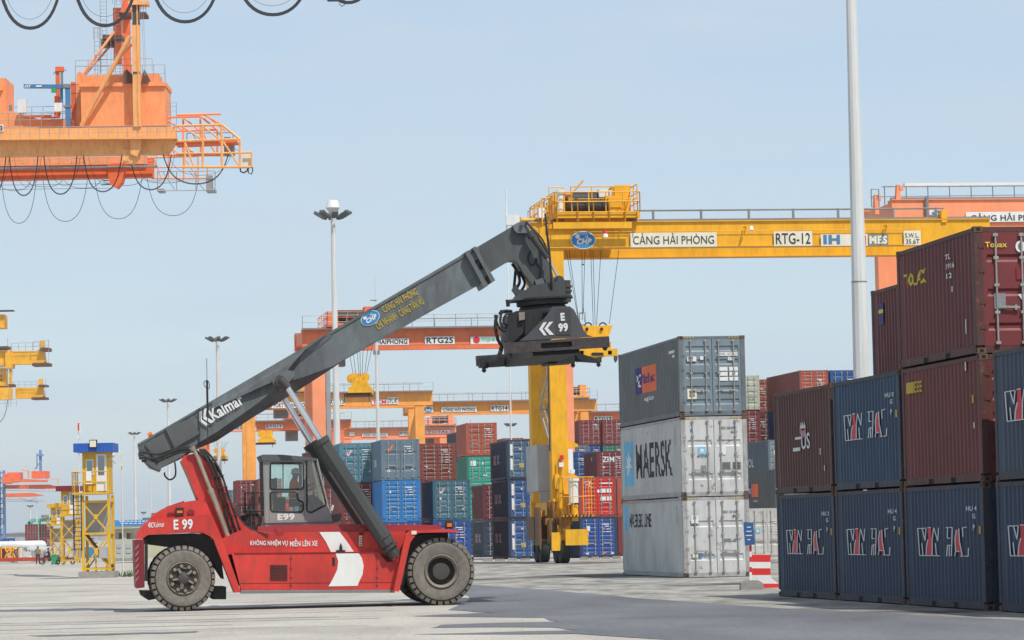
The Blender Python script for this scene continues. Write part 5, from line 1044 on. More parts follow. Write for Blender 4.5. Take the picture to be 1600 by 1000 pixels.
def mech(m):
    m.box((lx(874), .2, zt-.2), (lx(888), 1.0, zt+.75)); m.box((lx(904), -.1, zt-.2), (lx(912), .6, zt+.2)); m.tube((lx(886), .1, zt-.05), (lx(985), .1, zt-.05), .14, 8); m.box((lx(957), 0, zt-.1), (lx(977), .9, zt+1.2)); m.box((lx(954), .2, zt+.9), (lx(980), 1, zt+1.35)); m.box((lx(925), 2.4, zt+1.3), (lx(940), 3.2, zt+1.65))
    for x in (863, 858, 852, 848): m.tube((lx(x), .3, zt-.5), (lx(x)-.1, .3, zt+1.0), .05, 6)
    m.tube((lx(820), .5, zt+.05), (lx(850), .5, zt+.05), .10, 8); m.tube((lx(819), .5, zt+.05), (lx(822), .5, zt+.05), .2, 10)
k12('trolley_machinery', 'rtgy', mech)
k12('rope_drum', 'black', lambda m: m.tube((lx(893), .2, zt+.72), (lx(956), .2, zt+.72), .42, 18), True)
def toprod(m):
    m.tube((lx(1000), .55, gz+2.25), (lx(1503), .55, gz+2.25), .05, 6)
    for p in (1031, 1108, 1185, 1257, 1330, 1420, 1490): m.beam((lx(p), .55, gz+1.5), (lx(p), .55, gz+2.3), .12, .12)
k12('trolley_guide', 'steel', toprod)
k12('lamp_bracket', 'rtgy', lambda m: [(m.beam((lx(p), -.1, gz+1.2), (lx(p), -.75, gz+1.2), .07, .07), m.beam((lx(p), -.1, gz+.8), (lx(p), -.7, gz+1.2), .05, .05)) for p in (1172, 1400)])
k12('lamp', 'white', lambda m: [m.tube((lx(p), -.75, gz+1.2), (lx(p), -.78, gz+.98), .09, 8, .14) for p in (1180,)])
k12('conduit', 'rtgy', lambda m: [m.tube((lx(900), -.13, gz+1.02), (lx(1440), -.13, gz+1.02), .018, 5), m.box((lx(1083), -.125, gz-.02), (lx(1085), -.105, gz+.3))])
k12('end_post', 'rtgy', lambda m: m.box((lx(1494), -.1, gz+1.4), (lx(1503), .6, gz+2.1)))
# leg furniture: cabinet, ladder, lamps, platform, bumper
k12('electrics_cabinet', 'board', lambda m: (m.box((-.55, 1.6, 4.0), (.85, 5.8, 6.6)), m.box((-.5, 1.5, 3.4), (.6, 1.6, 3.95))))
def stair(m):
    for i in range(5):
        z0 = 6.6+i*2.1; y0, y1 = (2.0, 5.4) if i % 2 == 0 else (5.4, 2.0)
        for x in (.25, .65): m.beam((x, y0, z0), (x, y1, z0+2.1), .06, .16); m.tube((x, y0, z0+.9), (x, y1, z0+3.0), .025, 5)
        for k_ in range(8): t = k_/8; m.box((.25, y0+(y1-y0)*t-.1, z0+2.1*t), (.65, y0+(y1-y0)*t+.1, z0+2.1*t+.03))
        m.box((.2, y1-.5, z0+2.1), (.7, y1+.5, z0+2.15))
k12('stairway', 'galv', stair)
def lad(m):
    for x in (.18, .52): m.tube((x, -.35, 6.7), (x-.0, -.35, 17), .02, 5)
    for i in range(34): m.tube((.18, -.35, 6.8+i*.3), (.52, -.35, 6.8+i*.3), .014, 4)
k12('tie_tube', 'steel', lambda m: m.tube((-.35, 6, 12.9), (.1, .9, 12.7), .16, 10))
k12('cable_duct', M['cabroof'], lambda m: (m.tube((-.05, .4, 6.2), (-.02, .4, 17.2), .035, 5)))
k12('access_platform', M['rtgy'], lambda m: (m.box((.3, -1.5, 2.55), (2.05, -.3, 2.62)), m.rail((.3, -1.5, 2.6), (2.05, -1.5, 2.6), 2.1, 3, .026), m.rail((2.05, -1.5, 2.6), (2.05, .2, 2.6), 2.1, 2, .026), m.rail((.3, -1.5, 2.6), (.3, 0, 2.6), 2.1, 2, .026)))
k12('hazard_edge', 'black', lambda m: [m.prism([(.35+i*.2, -1.53, 2.5), (.45+i*.2, -1.53, 2.5), (.52+i*.2, -1.53, 2.66), (.42+i*.2, -1.53, 2.66)], (0, .02, 0)) for i in range(8)])
k12('bumper_box', 'spy', lambda m: m.box((.45, -1.35, .98), (1.7, -.98, 1.85))); k12('bumper_box', 'spy', lambda m: m.box((-.3, -1.2, .7), (.15, -.98, 1.7)))
k12('horn_lamp', 'white', lambda m: (m.tube((1.0, -1.0, 3.3), (1.0, -1.0, 4.5), .27, 12), m.tube((1.0, -1.0, 4.5), (1.0, -1.0, 4.65), .33, 12), m.tube((.95, -1.0, 5.05), (.95, -1.2, 5.05), .13, 10), m.box((.35, -.3, 5.3), (.6, -.05, 5.55))))
k12('warning_lamp', 'redm', lambda m: m.box((.42, -.3, 5.7), (.62, -.1, 5.95)))
k12('white_hood', 'white', lambda m: m.box((.93, .1, 4.9), (1.2, .7, 6.3))); k12('cable_guide', 'rtgy', lambda m: [m.prism([(.92, .1, z), (1.5, .1, z+.05), (1.5, .1, z+.2), (.92, .1, z+.45)], (0, .5, 0)) for z in (4.55, 6.35)])
k12('machinery', paint('amber_grime', (.30, .14, .03), rough=.6, dirt=.7, dcol=(.05, .04, .03), rust=.3, scale=3), lambda m: (m.tube((0, .3, 2.2), (0, .3, 3.4), .3, 10), m.box((-.5, -.4, 2.1), (.3, .6, 2.5)), m.tube((-.35, -.6, 1.1), (-.35, -.6, 2.4), .09, 8), m.tube((.3, -.9, 1.0), (.3, -.9, 2.9), .08, 8), m.box((.2, -.9, 2.0), (.6, -.4, 2.5)), m.tube((.75, -.9, 2.1), (.75, -.9, 3.2), .14, 8)))
k12('leg_conduit', 'rtgy', lambda m: (m.tube((.25, -.12, 3.4), (.25, -.12, 5.6), .04, 5), m.tube((.5, -.5, 2.6), (.5, -.5, 5.0), .05, 5), m.box((.1, -.3, 4.1), (.35, -.02, 4.9)), m.box((.62, -.35, 3.3), (.85, -.02, 3.8))))
k12('gear_motor', 'rtgo', lambda m: (m.tube((-.55, 1.2, 2.1), (-.55, 1.2, 2.95), .28, 12),), True); k12('power_pack', paint('amber_dark', (.16, .08, .03), rough=.6, dirt=.7, dcol=(.03, .025, .02), scale=3), lambda m: (m.box((-.95, .9, 1.3), (.1, 3.6, 2.6)), m.box((-.9, -.5, 1.0), (-.75, .9, 3.1)), m.tube((-.3, -.8, 1.2), (-.3, -.8, 2.4), .11, 8)))
k12('coil', 'black', lambda m: [m.tube((-.15, -.6, 1.5+i*.14), (-.15, -.6, 1.6+i*.14), .2, 10) for i in range(6)]); k12('air_horn', 'rtgy', lambda m: (m.tube((1.05, -1.0, 2.3), (1.05, -1.0, 3.2), .2, 10), m.tube((.3, -.9, 3.0), (.3, -.9, 4.6), .12, 8)))
# the yellow spreader hanging from the near crane
YS = Y12+3.5
HS = thing('hanging_spreader', 'yellow container spreader hanging on ropes from the yellow crane, behind the black one', 'spreader', W(915, 545, YS))
def hs(name, mat, fn, sm=False): m = MB(); fn(m); return m.build(name, M[mat], HS, smooth=sm)
hs('headblock', 'spy', lambda m: (m.pp([(908, 509), (957.5, 508.5), (950, 528), (950, 533), (908, 534)], YS-1.6, 3.4)))
hs('end_beam', 'spy', lambda m: (m.pp([(900, 547), (965, 544.5), (965, 556), (900, 559)], YS-3, .3), m.pp([(902, 540), (955, 534), (955, 547), (902, 549)], YS-2.9, .8), m.pp([(922, 550.5), (944, 549.5), (944, 556), (922, 556.5)], YS-3.02, .02)))
hs('end_beam', 'spy', lambda m: (m.pp([(905, 551), (958, 549), (958, 556), (905, 559)], YS+3, .3)))
hs('side_beam', 'spy', lambda m: [m.prism([W(x, 548, YS-3), W(x+6, 548, YS-3), W(x+6, 554, YS-3), W(x, 554, YS-3)], (-.9, 6, 0)) for x in (906, 950)])
hs('slot', 'black', lambda m: m.pp(rr(924, 550.8, 943, 555.6, 2), YS-3.04, .03))
hs('twistlock', 'hubd', lambda m: [m.pp([(x-3, 556), (x+3, 556), (x+3, 562), (x, 567), (x-3, 562)], YS-3.05, .3) for x in (902, 962)] + [m.pp([(x-2, 556), (x+2, 556), (x+2, 566), (x-2, 566)], YS-2, .3) for x in (938,)])
hs('sheave', 'black', lambda m: [m.lathe(W(x, 510, YS-1.5), (0, 1, 0), [(.17, 0), (.24, 0), (.24, .12), (.17, .12), (.17, 0)], 20) for x in (919, 942)] + [m.lathe(W(x, 514, YS-1.7), (0, 1, 0), [(.001, 0), (.09, 0), (.09, .1)], 12) for x in (917, 940)])
def ropes(m):
    for a, b_ in (((885, 405), (903, 497)), ((889, 405), (905, 505)), ((909, 405), (910, 500)), ((914, 405), (911, 490)), ((923, 405), (927, 508)), ((926.5, 405), (930, 508)), ((939, 405), (932, 508)), ((967, 405), (952, 506)), ((911, 490), (914, 504))):
        p = W(a[0], a[1]-14, YS-1); q = W(b_[0], b_[1], YS-1); m.tube(p, q, .02, 4)
    m.pb(905, 490, 906, 509, YS-1, .05); m.pb(905, 489, 911, 490, YS-1, .05); m.tube(W(911, 405, YS-1.2), W(911, 415, YS-1.2), .015, 4); m.lathe(W(911, 415, YS-1.2), (0, 0, 1), [(.001, 0), (.05, .03), (.05, .08), (.001, .1)], 8)
hs('rope', 'cable', ropes)
def small_spreader(px, py, Y, w_, label, ropes_=True, top=None):
    s = Y/F; c = W(px, py, Y); r = thing('hanging_spreader', label, 'spreader', c, 'small yellow spreaders hanging from far gantry cranes')
    a = w_*s
    m = MB(); m.box(c+V(-a*.42, -2.8, -.2), c+V(a*.42, -2.3, .35)); m.box(c+V(-a*.42, 2.3, -.2), c+V(a*.42, 2.8, .35)); m.prism([c+V(-a*.38, -1.3, .35), c+V(a*.38, -1.3, .35), c+V(a*.22, -1.3, 1.0), c+V(-a*.22, -1.3, 1.0)], (0, 2.6, 0)); m.box(c+V(-a*.40, -2.4, -.15), c+V(-a*.25, 2.4, .25)); m.box(c+V(a*.25, -2.4, -.15), c+V(a*.40, 2.4, .25)); m.build('frame', M['spy'], r)
    m = MB()
    for sx in (-.18, .18):
        m.lathe(c+V(a*sx, -1.1, 1.3), (0, 1, 0), [(.001, 0), (a*.17, 0), (a*.17, .3), (.001, .3)], 18)
        m.lathe(c+V(a*sx-.5, .9, 1.3), (0, 1, 0), [(.001, 0), (a*.17, 0), (a*.17, .3), (.001, .3)], 18)
        m.beam(c+V(a*sx, -1.15, .4), c+V(a*sx, -1.15, 1.4), .12, .12)
    m.build('sheave', M['spy'], r)
    m = MB(); m.box(c+V(-a*.60, -2.2, -.45), c+V(a*.42, 2, -.2)); m.box(c+V(-a*.60, -2.2, -1.1), c+V(-a*.57, -2, -.3)); m.box(c+V(a*.32, -2.2, -1.0), c+V(a*.35, -2, -.3)); m.build('lock_bar', M['dirtm'], r)
    if top:
        m = MB(); zt_ = W(px, top, Y).z
        for x, dx in ((-.4, -.25), (-.25, -.16), (-.1, -.05), (0, 0), (.12, .06), (.3, .14), (.45, .2)): m.tube(c+V(a*dx, -.5, 1.4), Vector((c.x+a*x*1.3, c.y-.5, zt_)), .03, 4)
        m.build('rope', M['cable'], r)
    return r
# far gantry cranes, each placed by the left edge of its near left leg
KR = rtg('orange-red gantry crane with a walkway and big RTG25 board, behind the boom', 493, 313, 'rtgr', 700, 512.5, 537, 23.7, 8, 1.2, trolley=1.5, legmat='peach')  # legs take the paler coral to paint in the sunlight on them
m = MB(); m.box((1.28, .2, 1.2), (1.72, .7, 18.5)); m.build('conduit', M['galv'], KR)
def bd(par, px0, px1, yb, yt, Y, s, plate='white', ink='ink', bold=.03, leg=0, **kw):
    o = org(par); L0 = par.location; a = W(px0, yb, Y); b_ = W(px1, yb, Y); x0 = (a-L0).dot(XL); w_ = (b_-a).length; z0 = (a.z + (W(px0, yb, Y).z*0)); zt_ = W((px0+px1)/2, yt, Y).z; z0 = W((px0+px1)/2, yb, Y).z
    Yv = L0.y + x0*math.sin(AL)/math.cos(AL)
    return plate_text(par, (x0, -.16, z0), w_, zt_-z0, s, plate, ink, bold, **kw)
bd(KR, 588, 641, 538, 528, 313, 'HAIPHONG'); bd(KR, 667, 714, 536, 524, 313, 'RTG25'); p_ = bd(KR, 740, 790, 535, 523.5, 313, None)
x0 = (W(757, 530, 313)-KR.location).dot(XL); m = MB(); m.text('nipec', (x0, -.19, W(757, 532.5, 313).z), (1, 0, 0), (0, 0, 1), 1.7, .45, .02); m.build('lettering', M['ggreen'], p_); m = MB(); m.disc(V(x0-.45, -.19, W(750, 529, 313).z), (1, 0, 0), (0, 0, 1), .33, .31); m.build('logo', M['redm'], p_)
K13 = rtg('amber gantry crane with a TCM board and the number 13', 388, 455, 'rtgo', 530, 614, 634.5, 23.3, 8, 1.25, trolley=4)
bd(K13, 425, 489, 637, 628, 455, 'PORT OF HAIPHONG'); bd(K13, 517, 540, 632, 622, 455, 'RTG 13'); p_ = bd(K13, 584, 608, 630.5, 623, 455, 'TCM', 'white', 'redm', .06); bd(K13, 609, 626, 630, 619, 455, 'S.W.L 40T')
K14 = rtg('orange gantry crane with a RTG14 board left of the yellow leg', 655, 470, 'rtgo', 720, 628, 644.5, 23.5, 8, 1.15, trolley=20)
x0 = (W(669, 640, 470)-K14.location).dot(XL); bd(K14, 662, 677, 644.5, 634.5, 470, None); port_logo(V(x0, -.19, W(669, 640, 470).z), .55, .36, Vector((1, 0, 0)), Vector((0, -1, 0)), K14)
bd(K14, 690, 746, 643.5, 635, 470, 'CẢNG HẢI PHÒNG'); bd(K14, 769, 797, 642, 632.5, 470, 'RTG14')
K17 = rtg('orange-red gantry crane with a RTG17 board low behind the boom foot', 318, 545, 'rtgr', 420, 658.5, 671, 22.1, 8, 1.3, trolley=14)
bd(K17, 416, 443, 668.5, 663, 545, 'RTG17'); bd(K17, 360, 401, 672, 665.5, 545, 'CẢNG HẢI PHÒNG')
K20 = rtg('peach gantry crane with pale boards low behind the lift cylinder', 538, 575, 'peach', 600, 669, 684, 17.0, 8, 1.6, trolley=15)
bd(K20, 546, 554, 680.5, 675, 575, None, 'white'); bd(K20, 566, 606, 682, 676.5, 575, 'CẢNG HẢI PHÒNG'); bd(K20, 626, 642, 680, 673, 575, 'RTG20'); bd(K20, 668, 706, 676.5, 671.5, 575, 'TOTAL', 'white', 'redm')
K19 = rtg('orange-red gantry crane with a RTG19 board right of the yellow leg', 896, 505, 'rtgr', 940, 644, 660, 23.5, 8, 1.3, trolley=-1.5)
bd(K19, 929, 958, 657.5, 650, 505, 'RTG19')
KP = rtg('coral gantry crane with a CANG HAI PHONG board over the top right containers', 1432, 202, 'peach', 1500, 312, 356, 23.5, 7, 1.25, trolley=None, rail=None)
def kp(name, mat, fn): m = MB(); fn(m); return m.build(name, M[mat], KP)
px_ = lambda p: (GX(p, 202, 20)-GX(1423, 202, 20)).length*(1 if p > 1423 else -1)
kp('walkway_duct', 'white', lambda m: m.box((px_(1430), 1.2, 22.4), (25, 1.6, 22.6)))
kp('hand_rail', 'steel', lambda m: (m.tube((px_(1393), 1.2, 22.4), (25, 1.2, 22.4), .05, 5), [m.tube((px_(1397)+i*1.37, 1.2, 21.2), (px_(1397)+i*1.37, 1.2, 22.4), .035, 5) for i in range(17)], m.tube((px_(1370), .6, 21.7), (25, .6, 21.85), .03, 4), m.rail((px_(1366), -.2, 21.0), (px_(1378), -.2, 21.0), 1.1, 1, .035)))
kp('stop_post', 'peach', lambda m: [(m.prism([(px_(p), .2, z), (px_(p)+.35, .2, z), (px_(p)+.28, .2, z+1.2), (px_(p)+.1, .2, z+1.2)], (0, .4, 0)), m.box((px_(p)+.2, .2, z+.85), (px_(p)+.5, .6, z+1.15))) for p, z in ((1372, 20.6), (1408, 21.2))])
kp('conduit_post', 'steel', lambda m: m.tube((px_(1455), -.15, 19.6), (px_(1455), -.15, 21.6), .12, 8))
p_ = plate_text(KP, (px_(1518), -.14, lz(1518, 346, 202)), 5.6, .62, 'CẢNG HẢI PHÒNG', 'white', 'ink', .02); plate_text(KP, (px_(1459), -.14, lz(1459, 336, 202)), 1.1, .32, None, 'white'); port_logo(V(px_(1472), -.17, lz(1472, 333, 202)), .36, .18, Vector((1, 0, 0)), Vector((0, -1, 0)), KP)
small_spreader(564, 612, 312, 42, 'yellow twin-wheel spreader hanging under the RTG25 crane, left of the mast', top=520)
small_spreader(417, 690, 540, 30, 'small yellow spreader right of the amber crane leg, left of the cab', top=672); small_spreader(345, 716, 560, 22, 'small yellow spreader left of the amber crane leg, beside the red frame', top=690)
# ------------------------------------------------------------ lamp masts and poles
def high_mast(px, Y, ytop, wpx, hpx, label, cap=False, rb=None):
    b_ = GX(px, Y); top = W(px, ytop, Y).z; s = Y/F; r = thing('lamp_mast', label, 'lamp mast', b_, 'tall lighting masts of the yard'); rb = rb or wpx*s/2
    m = MB(); m.tube(b_, V(b_.x, b_.y, top-.6), rb*1.25, 12, rb*.7); m.build('pole', M['pole'], r, smooth=False)
    R_ = hpx*s/2*1.05; m = MB(); m.lathe(V(b_.x, b_.y, top-1.0), (0, 0, 1), [(R_*.45, 0), (R_*.5, 0), (R_*.5, .15), (R_*.45, .15), (R_*.45, 0)], 16)
    for k_ in range(8):
        a = 2*PI*k_/8+.2; d = V(math.cos(a), math.sin(a), 0); m.beam(V(b_.x, b_.y, top-.92)+d*R_*.1, V(b_.x, b_.y, top-.92)+d*R_*.6, .08, .08)
    m.build('lamp_ring', M['steel'], r)
    for k_ in range(8):
        a = 2*PI*k_/8+.2; d = V(math.cos(a), math.sin(a), 0); c = V(b_.x, b_.y, top-.75)+d*R_*.72; m = MB(); m.prism([c-d*.25*R_+V(0, 0, -.25)-d.cross(V(0, 0, 1))*.15*R_, c-d*.25*R_+V(0, 0, -.25)+d.cross(V(0, 0, 1))*.15*R_, c+d*.25*R_+V(0, 0, .22)+d.cross(V(0, 0, 1))*.15*R_, c+d*.25*R_+V(0, 0, .22)-d.cross(V(0, 0, 1))*.15*R_], V(0, 0, -.22)+d*.1); m.build('floodlight', M['cabroof'], r)
    if cap:
        m = MB(); m.lathe(V(b_.x, b_.y, top-.35), (0, 0, 1), [(.16*R_, -.4), (.38*R_, .1), (.28*R_, .72), (.001, .78)], 24); m.build('cap', M['white'], r, smooth=True)
    return r
high_mast(530, 284, 320, 10, 56, 'tall white lighting mast with a domed cap and a ring of floodlights, behind the boom', True)
high_mast(345, 463, 520, 7, 36, 'lighting mast with a flat ring of lamps rising behind the boom foot')
high_mast(266, 667, 619, 5, 26, 'slim lighting mast above the red hood, right of the truck rear')
high_mast(212.5, 875, 672, 4, 19, 'thin lighting mast between the yellow tower and the boom end')
high_mast(801.5, 700, 657, 4, 19, 'small lighting mast peeping over the containers left of the yellow crane leg')
high_mast(48, 1250, 787, 3, 10, 'tiny lighting mast at the far left beside the green crane')
high_mast(225, 1150, 797, 3, 8, 'tiny lighting mast low beside the truck rear')
def thin_pole(px, Y, ytop, wpx, label, extra=None, mat='pole'):
    b_ = GX(px, Y); top = W(px, ytop, Y).z; s = Y/F; r = thing('thin_pole', label, 'pole', b_)
    m = MB(); m.tube(b_, V(b_.x, b_.y, b_.z+(top-b_.z)*.86), wpx*s/2, 8, wpx*s*.35); m.tube(V(b_.x, b_.y, (top-b_.z)*.86), V(b_.x, b_.y, top), wpx*s*.12, 6); m.build('pole', M[mat], r)
    if extra: extra(r, b_, top, s)
    return r
def mast_x(r, b_, top, s):
    m = MB(); m.box(V(b_.x-.25, b_.y-.1, W(590, 551, 250).z-.15), V(b_.x+.25, b_.y+.1, W(590, 551, 250).z+.15)); m.box(V(b_.x-.4, b_.y-.05, W(590, 470, 250).z), V(b_.x+.1, b_.y+.05, W(590, 470, 250).z+.08)); m.build('bracket', M['steel'], r)
thin_pole(594.5, 250, 430, 6.5, 'grey steel mast with a clamp, standing behind the grey-blue container', mast_x)
def cam_x(r, b_, top, s):
    z = top-.8; m = MB(); m.beam(V(b_.x, b_.y, z), V(b_.x-.5, b_.y, z), .06, .06); m.lathe(V(b_.x-.45, b_.y, z-.3), (0, 0, 1), [(.001, 0), (.18, .1), (.2, .3), (.001, .4)], 12); m.build('camera_dome', M['white'], r, smooth=True); m = MB(); m.box(V(b_.x-.08, b_.y-.1, z-.75), V(b_.x+.08, b_.y+.1, z-.55)); m.build('box', M['cream'], r)
thin_pole(192.5, 165, 680, 2.4, 'grey camera pole just right of the yellow tower', cam_x)
thin_pole(58, 900, 795, 3, 'short grey pole far off at the left behind the tank')
thin_pole(237, 900, 737, 2, 'very thin pole beyond the truck rear')
# the big pole on the right: twelve-sided, with a joint
b_ = GX(1356, 100); r = thing('large_pole', 'thick pale faceted steel pole standing behind the right-hand containers', 'lamp mast', b_)
m = MB(); zj = W(1340, 440, 100).z; zt_ = 30
rad_ = lambda z: .315 - z*.0088
m.tube(b_, V(b_.x, b_.y, zj), rad_(0), 12, rad_(zj)); m.build('pole', M['pole'], r)
m = MB(); m.tube(V(b_.x, b_.y, zj), V(b_.x, b_.y, zt_), rad_(zj)*.965, 12, rad_(zt_)); m.build('upper_pole', M['pole'], r); m = MB(); m.tube(V(b_.x, b_.y, zj-.03), V(b_.x, b_.y, zj+.008), rad_(zj)*1.03, 12); m.build('joint_band', M['steel'], r)
# ------------------------------------------------------------ barrier, sign post
p0 = G(1187, 919)
r = thing('road_barrier', 'red and white banded plastic barrier beside the concrete sign foot', 'barrier', p0)
Yb = p0.y; sx = Yb/F
def bar(m, x0, x1, y0, y1, x2=None, x3=None): m.pp([(x0, y0), (x1, y0), (x3 or x1, y1), (x2 or x0, y1)], Yb, .5)
m = MB(); bar(m, 1175, 1204, 867, 878); bar(m, 1174, 1204, 888, 898.5); bar(m, 1178, 1217, 912, 919.5, 1178, 1218); m.build('red_band', M['wred'], r)
m = MB(); bar(m, 1174.5, 1204, 878.1, 887.9); bar(m, 1174, 1204, 898.6, 904, 1174, 1206); bar(m, 1174, 1206, 904.1, 911.9, 1172, 1217); m.build('white_band', M['white'], r)
p1 = G(1175, 921); r = thing('sign_post', 'blue notice board on a red and white post in a concrete foot, beside the barrier', 'sign', p1); Ys = p1.y
m = MB(); m.pp([(1158, 911), (1166, 906.5), (1186, 907), (1193, 912), (1193, 921.5), (1158, 922)], Ys-.1, .7); m.build('foot', M['kerb'], r)
m = MB(); m.pb(1171.2, 894, 1175, 908, Ys+.1, .08); m.pb(1171, 862, 1174.6, 870, Ys+.1, .08); m.pb(1171.1, 878, 1174.8, 886, Ys+.1, .08); m.build('post', M['white'], r)
m = MB(); m.pb(1171.1, 886, 1174.9, 894, Ys+.1, .08); m.pb(1171, 870, 1174.7, 878, Ys+.1, .08); m.pb(1171, 852, 1174.5, 862, Ys+.1, .08); m.build('post_band', M['wred'], r)
m = MB(); m.pp([(1161.5, 815.5), (1177, 816.5), (1179.5, 851), (1164, 852.5)], Ys+.02, .05); s0 = m.build('board', paint('sign_blue', (.03, .10, .26), rough=.5, dirt=.2), r)
m = MB()
for i, (a, b__) in enumerate(((5, 11), (4, 12), (3, 13), (6, 10))): m.pb(1162.5+a*.9, 823+i*6.5, 1162.5+b__*.9+1, 824.4+i*6.5, Ys+.01, .005)
m.build('small_print', M['wmark'], s0)
# low kerb stones in front of the yard rows
def kerb_run(x0, x1, Y, n, label):
    for i in range(n):
        px = x0+(x1-x0)*(i+.5)/n; p = GX(px, Y+(px-x0)*.006); r_ = MB(); L_ = (x1-x0)/n*Y/F*.9; zf = random.uniform(.12, .2)
        r_.prism([p+V(-L_/2, 0, 0), p+V(L_/2, 0, 0), p+V(L_/2-.08, 0, zf), p+V(-L_/2+.08, 0, zf)], (0, .6, 0)); o = r_.build('concrete_block', M['kerb'])
        ORG[o.name] = V(0, 0, 0); tag(o, label, 'concrete block', 'low concrete blocks along the container rows')
kerb_run(752, 830, 206, 4, 'low concrete block by the three navy containers left of the yellow crane wheels')
kerb_run(905, 972, 204, 4, 'low concrete block by the royal blue container right of the crane wheels')
kerb_run(1180, 1226, 190, 2, 'low grey concrete block behind the red and white barrier')
# ------------------------------------------------------------ yellow watch towers at the left
def tower(px, py, s, label, roof, board=True, full=True):
    """px,py: pixel of the base centre on the ground; s scales the design (1 = the near tower)"""
    g = G(px, py); Y = g.y; k = 1.0; r = thing('watch_tower', label, 'watch tower', g)
    q = lambda dx, dy, z: g+V(dx*s*.75, dy*s, z*s)
    hw_ = .85; z1 = 3.65
    if full: m = MB(); m.box(q(-1.15, -.9, 0), q(1.1, 1.2, .32)); m.build('foot', M['kerb'], r)
    m = MB()
    for x in (-hw_, hw_):
        for y in (-.7, .9): m.beam(q(x, y, .2), q(x, y, 4.0), .13*s, .13*s)
    for z in (.45, 2.15, z1+.05):
        for y in (-.7, .9): m.beam(q(-hw_, y, z), q(hw_, y, z), .10*s, .10*s)
        for x in (-hw_, hw_): m.beam(q(x, -.7, z), q(x, .9, z), .08*s, .08*s)
    for y in (-.72, .9):
        for a, b_ in (((-1, .45), (1, 2.15)), ((-1, 2.15), (1, z1))):
            for f in (1, -1): m.beam(q(hw_*a[0]*f, y, a[1]), q(hw_*b_[0]*f, y, b_[1]), .07*s, .07*s)
    m.prism([q(-.12, -.78, 2.85), q(.12, -.78, 2.85), q(.12, -.78, 3.08), q(-.12, -.78, 3.08)], (0, .03, 0)); m.prism([q(-.12, -.78, 1.15), q(.12, -.78, 1.15), q(.12, -.78, 1.45), q(-.12, -.78, 1.45)], (0, .03, 0))
    m.build('frame', M['tyel'], r)
    if board: m = MB(); m.box(q(-.78, .78, 2.15), q(.78, .82, z1)); m.box(q(.2, -.85, .95) if full else q(.1, .7, .6), q(.75, -.83, 1.5) if full else q(.7, .74, 1.9)); m.build('panel', M['board'], r)
    m = MB(); m.box(q(-1.45, -.95, 4.05), q(hw_+.05, 1.1, 4.15)); m.build('floor', M['tyel'], r)
    m = MB()
    for a, b_ in ((q(-1.45, -.93, 4.15), q(hw_, -.93, 4.15)), (q(-1.45, -.93, 4.15), q(-1.45, 1.0, 4.15))): m.rail(a, b_, 1.0*s, 3, .028*s)
    m.build('hand_rail', M['tyel'], r)
    m = MB(); m.box(q(-.85, -.6, 4.15), q(.85, 1.0, 6.1)) ; cb = m.build('cabin', M['tyel'], r)
    m = MB(); m.box(q(-.62, -.63, 5.0), q(-.12, -.605, 5.75)); m.box(q(.05, -.64, 4.2), q(.72, -.605, 6.0)); m.build('window_frame', M['white'], cb)
    m = MB(); m.box(q(-.55, -.645, 5.07), q(-.19, -.632, 5.68)); m.box(q(.18, -.655, 4.98), q(.58, -.642, 5.9)); m.build('pane', M['winglass'], cb)
    m = MB(); m.box(q(-.55, -1.0, 4.7), q(-.2, -.9, 5.15)); m.box(q(-.6, -1.0, 4.55), q(-.15, -.8, 4.6)); m.build('chair', M['white'], r) if full else None
    m = MB(); z0 = 6.1
    n = 22
    for i in range(n): x = -1.35+2.55*i/n; m.box(q(x, -1.0-(.02 if i % 2 else 0), z0), q(x+2.55/n, 1.3, z0+.42))
    m.build('roof', M[roof], r)
    if full:
        m = MB()
        for x in (-1.42, -.93): m.beam(q(x, -.75, 1.35), q(x, -.75, 4.1), .05, .1)
        for i in range(13): m.box(q(-1.42, -.85, 1.4+i*.21), q(-.93, -.65, 1.43+i*.21))
        m.build('ladder', M['black'], r)
        m = MB(); m.beam(q(-.85, .2, 2.1), q(.9, .2, .4), .3, .06); m.beam(q(-.85, .6, 2.1), q(.9, .6, .4), .06, .12)
        for i in range(8): t = i/8; m.box(q(-.85+1.75*t, .2, 2.1-1.7*t), q(-.6+1.75*t, .8, 2.14-1.7*t))
        m.build('stairway', M['dirtm'], r)
        m = MB(); m.box(q(-.3, -1.1, 6.28), q(.18, -.8, 6.68)); fl = m.build('floodlight', M['black'], r); m = MB(); m.box(q(-.26, -1.12, 6.33), q(.14, -1.1, 6.64)); m.build('lens', M['cream'], fl)
        m = MB(); m.tube(q(-1.0, -.9, 4.1), q(-1.0, -.9, 7.75), .02, 6); m.build('antenna', M['pole'], r)
        m = MB(); m.box(q(-1.05, -.98, 7.15), q(-.95, -.85, 7.5)); m.build('antenna_box', M['wred'], r); m = MB(); m.box(q(-.94, -.98, 7.0), q(-.86, -.9, 7.45)); m.box(q(-1.04, -.98, 6.75), q(-.96, -.85, 6.9)); m.build('antenna_panel', M['white'], r)
        m = MB(); m.beam(q(.85, -.7, 5.9), q(1.35, -.9, 5.5), .05, .03); m.build('lamp_arm', M['galv'], r)
        m = MB(); m.tube(q(-.1, -.3, .3), q(-.1, -.3, 1.1), .04, 6); m.tube(q(-.1, -.3, 1.1), q(.6, -.3, 1.15), .04, 6); m.tube(q(.6, -.3, 1.15), q(.6, -.3, .3), .04, 6); m.build('barrier_frame', M['tyel'], r)
    return r
tower(154, 903, 1.0, 'yellow steel watch tower with a blue roof and a ladder, on a concrete foot', 'tblue')
tower(110.5, 884, .90, 'yellow watch tower with a dark red roof, behind the blue-roofed one', 'darkred', full=False)
tower(90, 877, .80, 'most distant yellow tower, half hidden behind the red-roofed one', 'tyel', full=False)
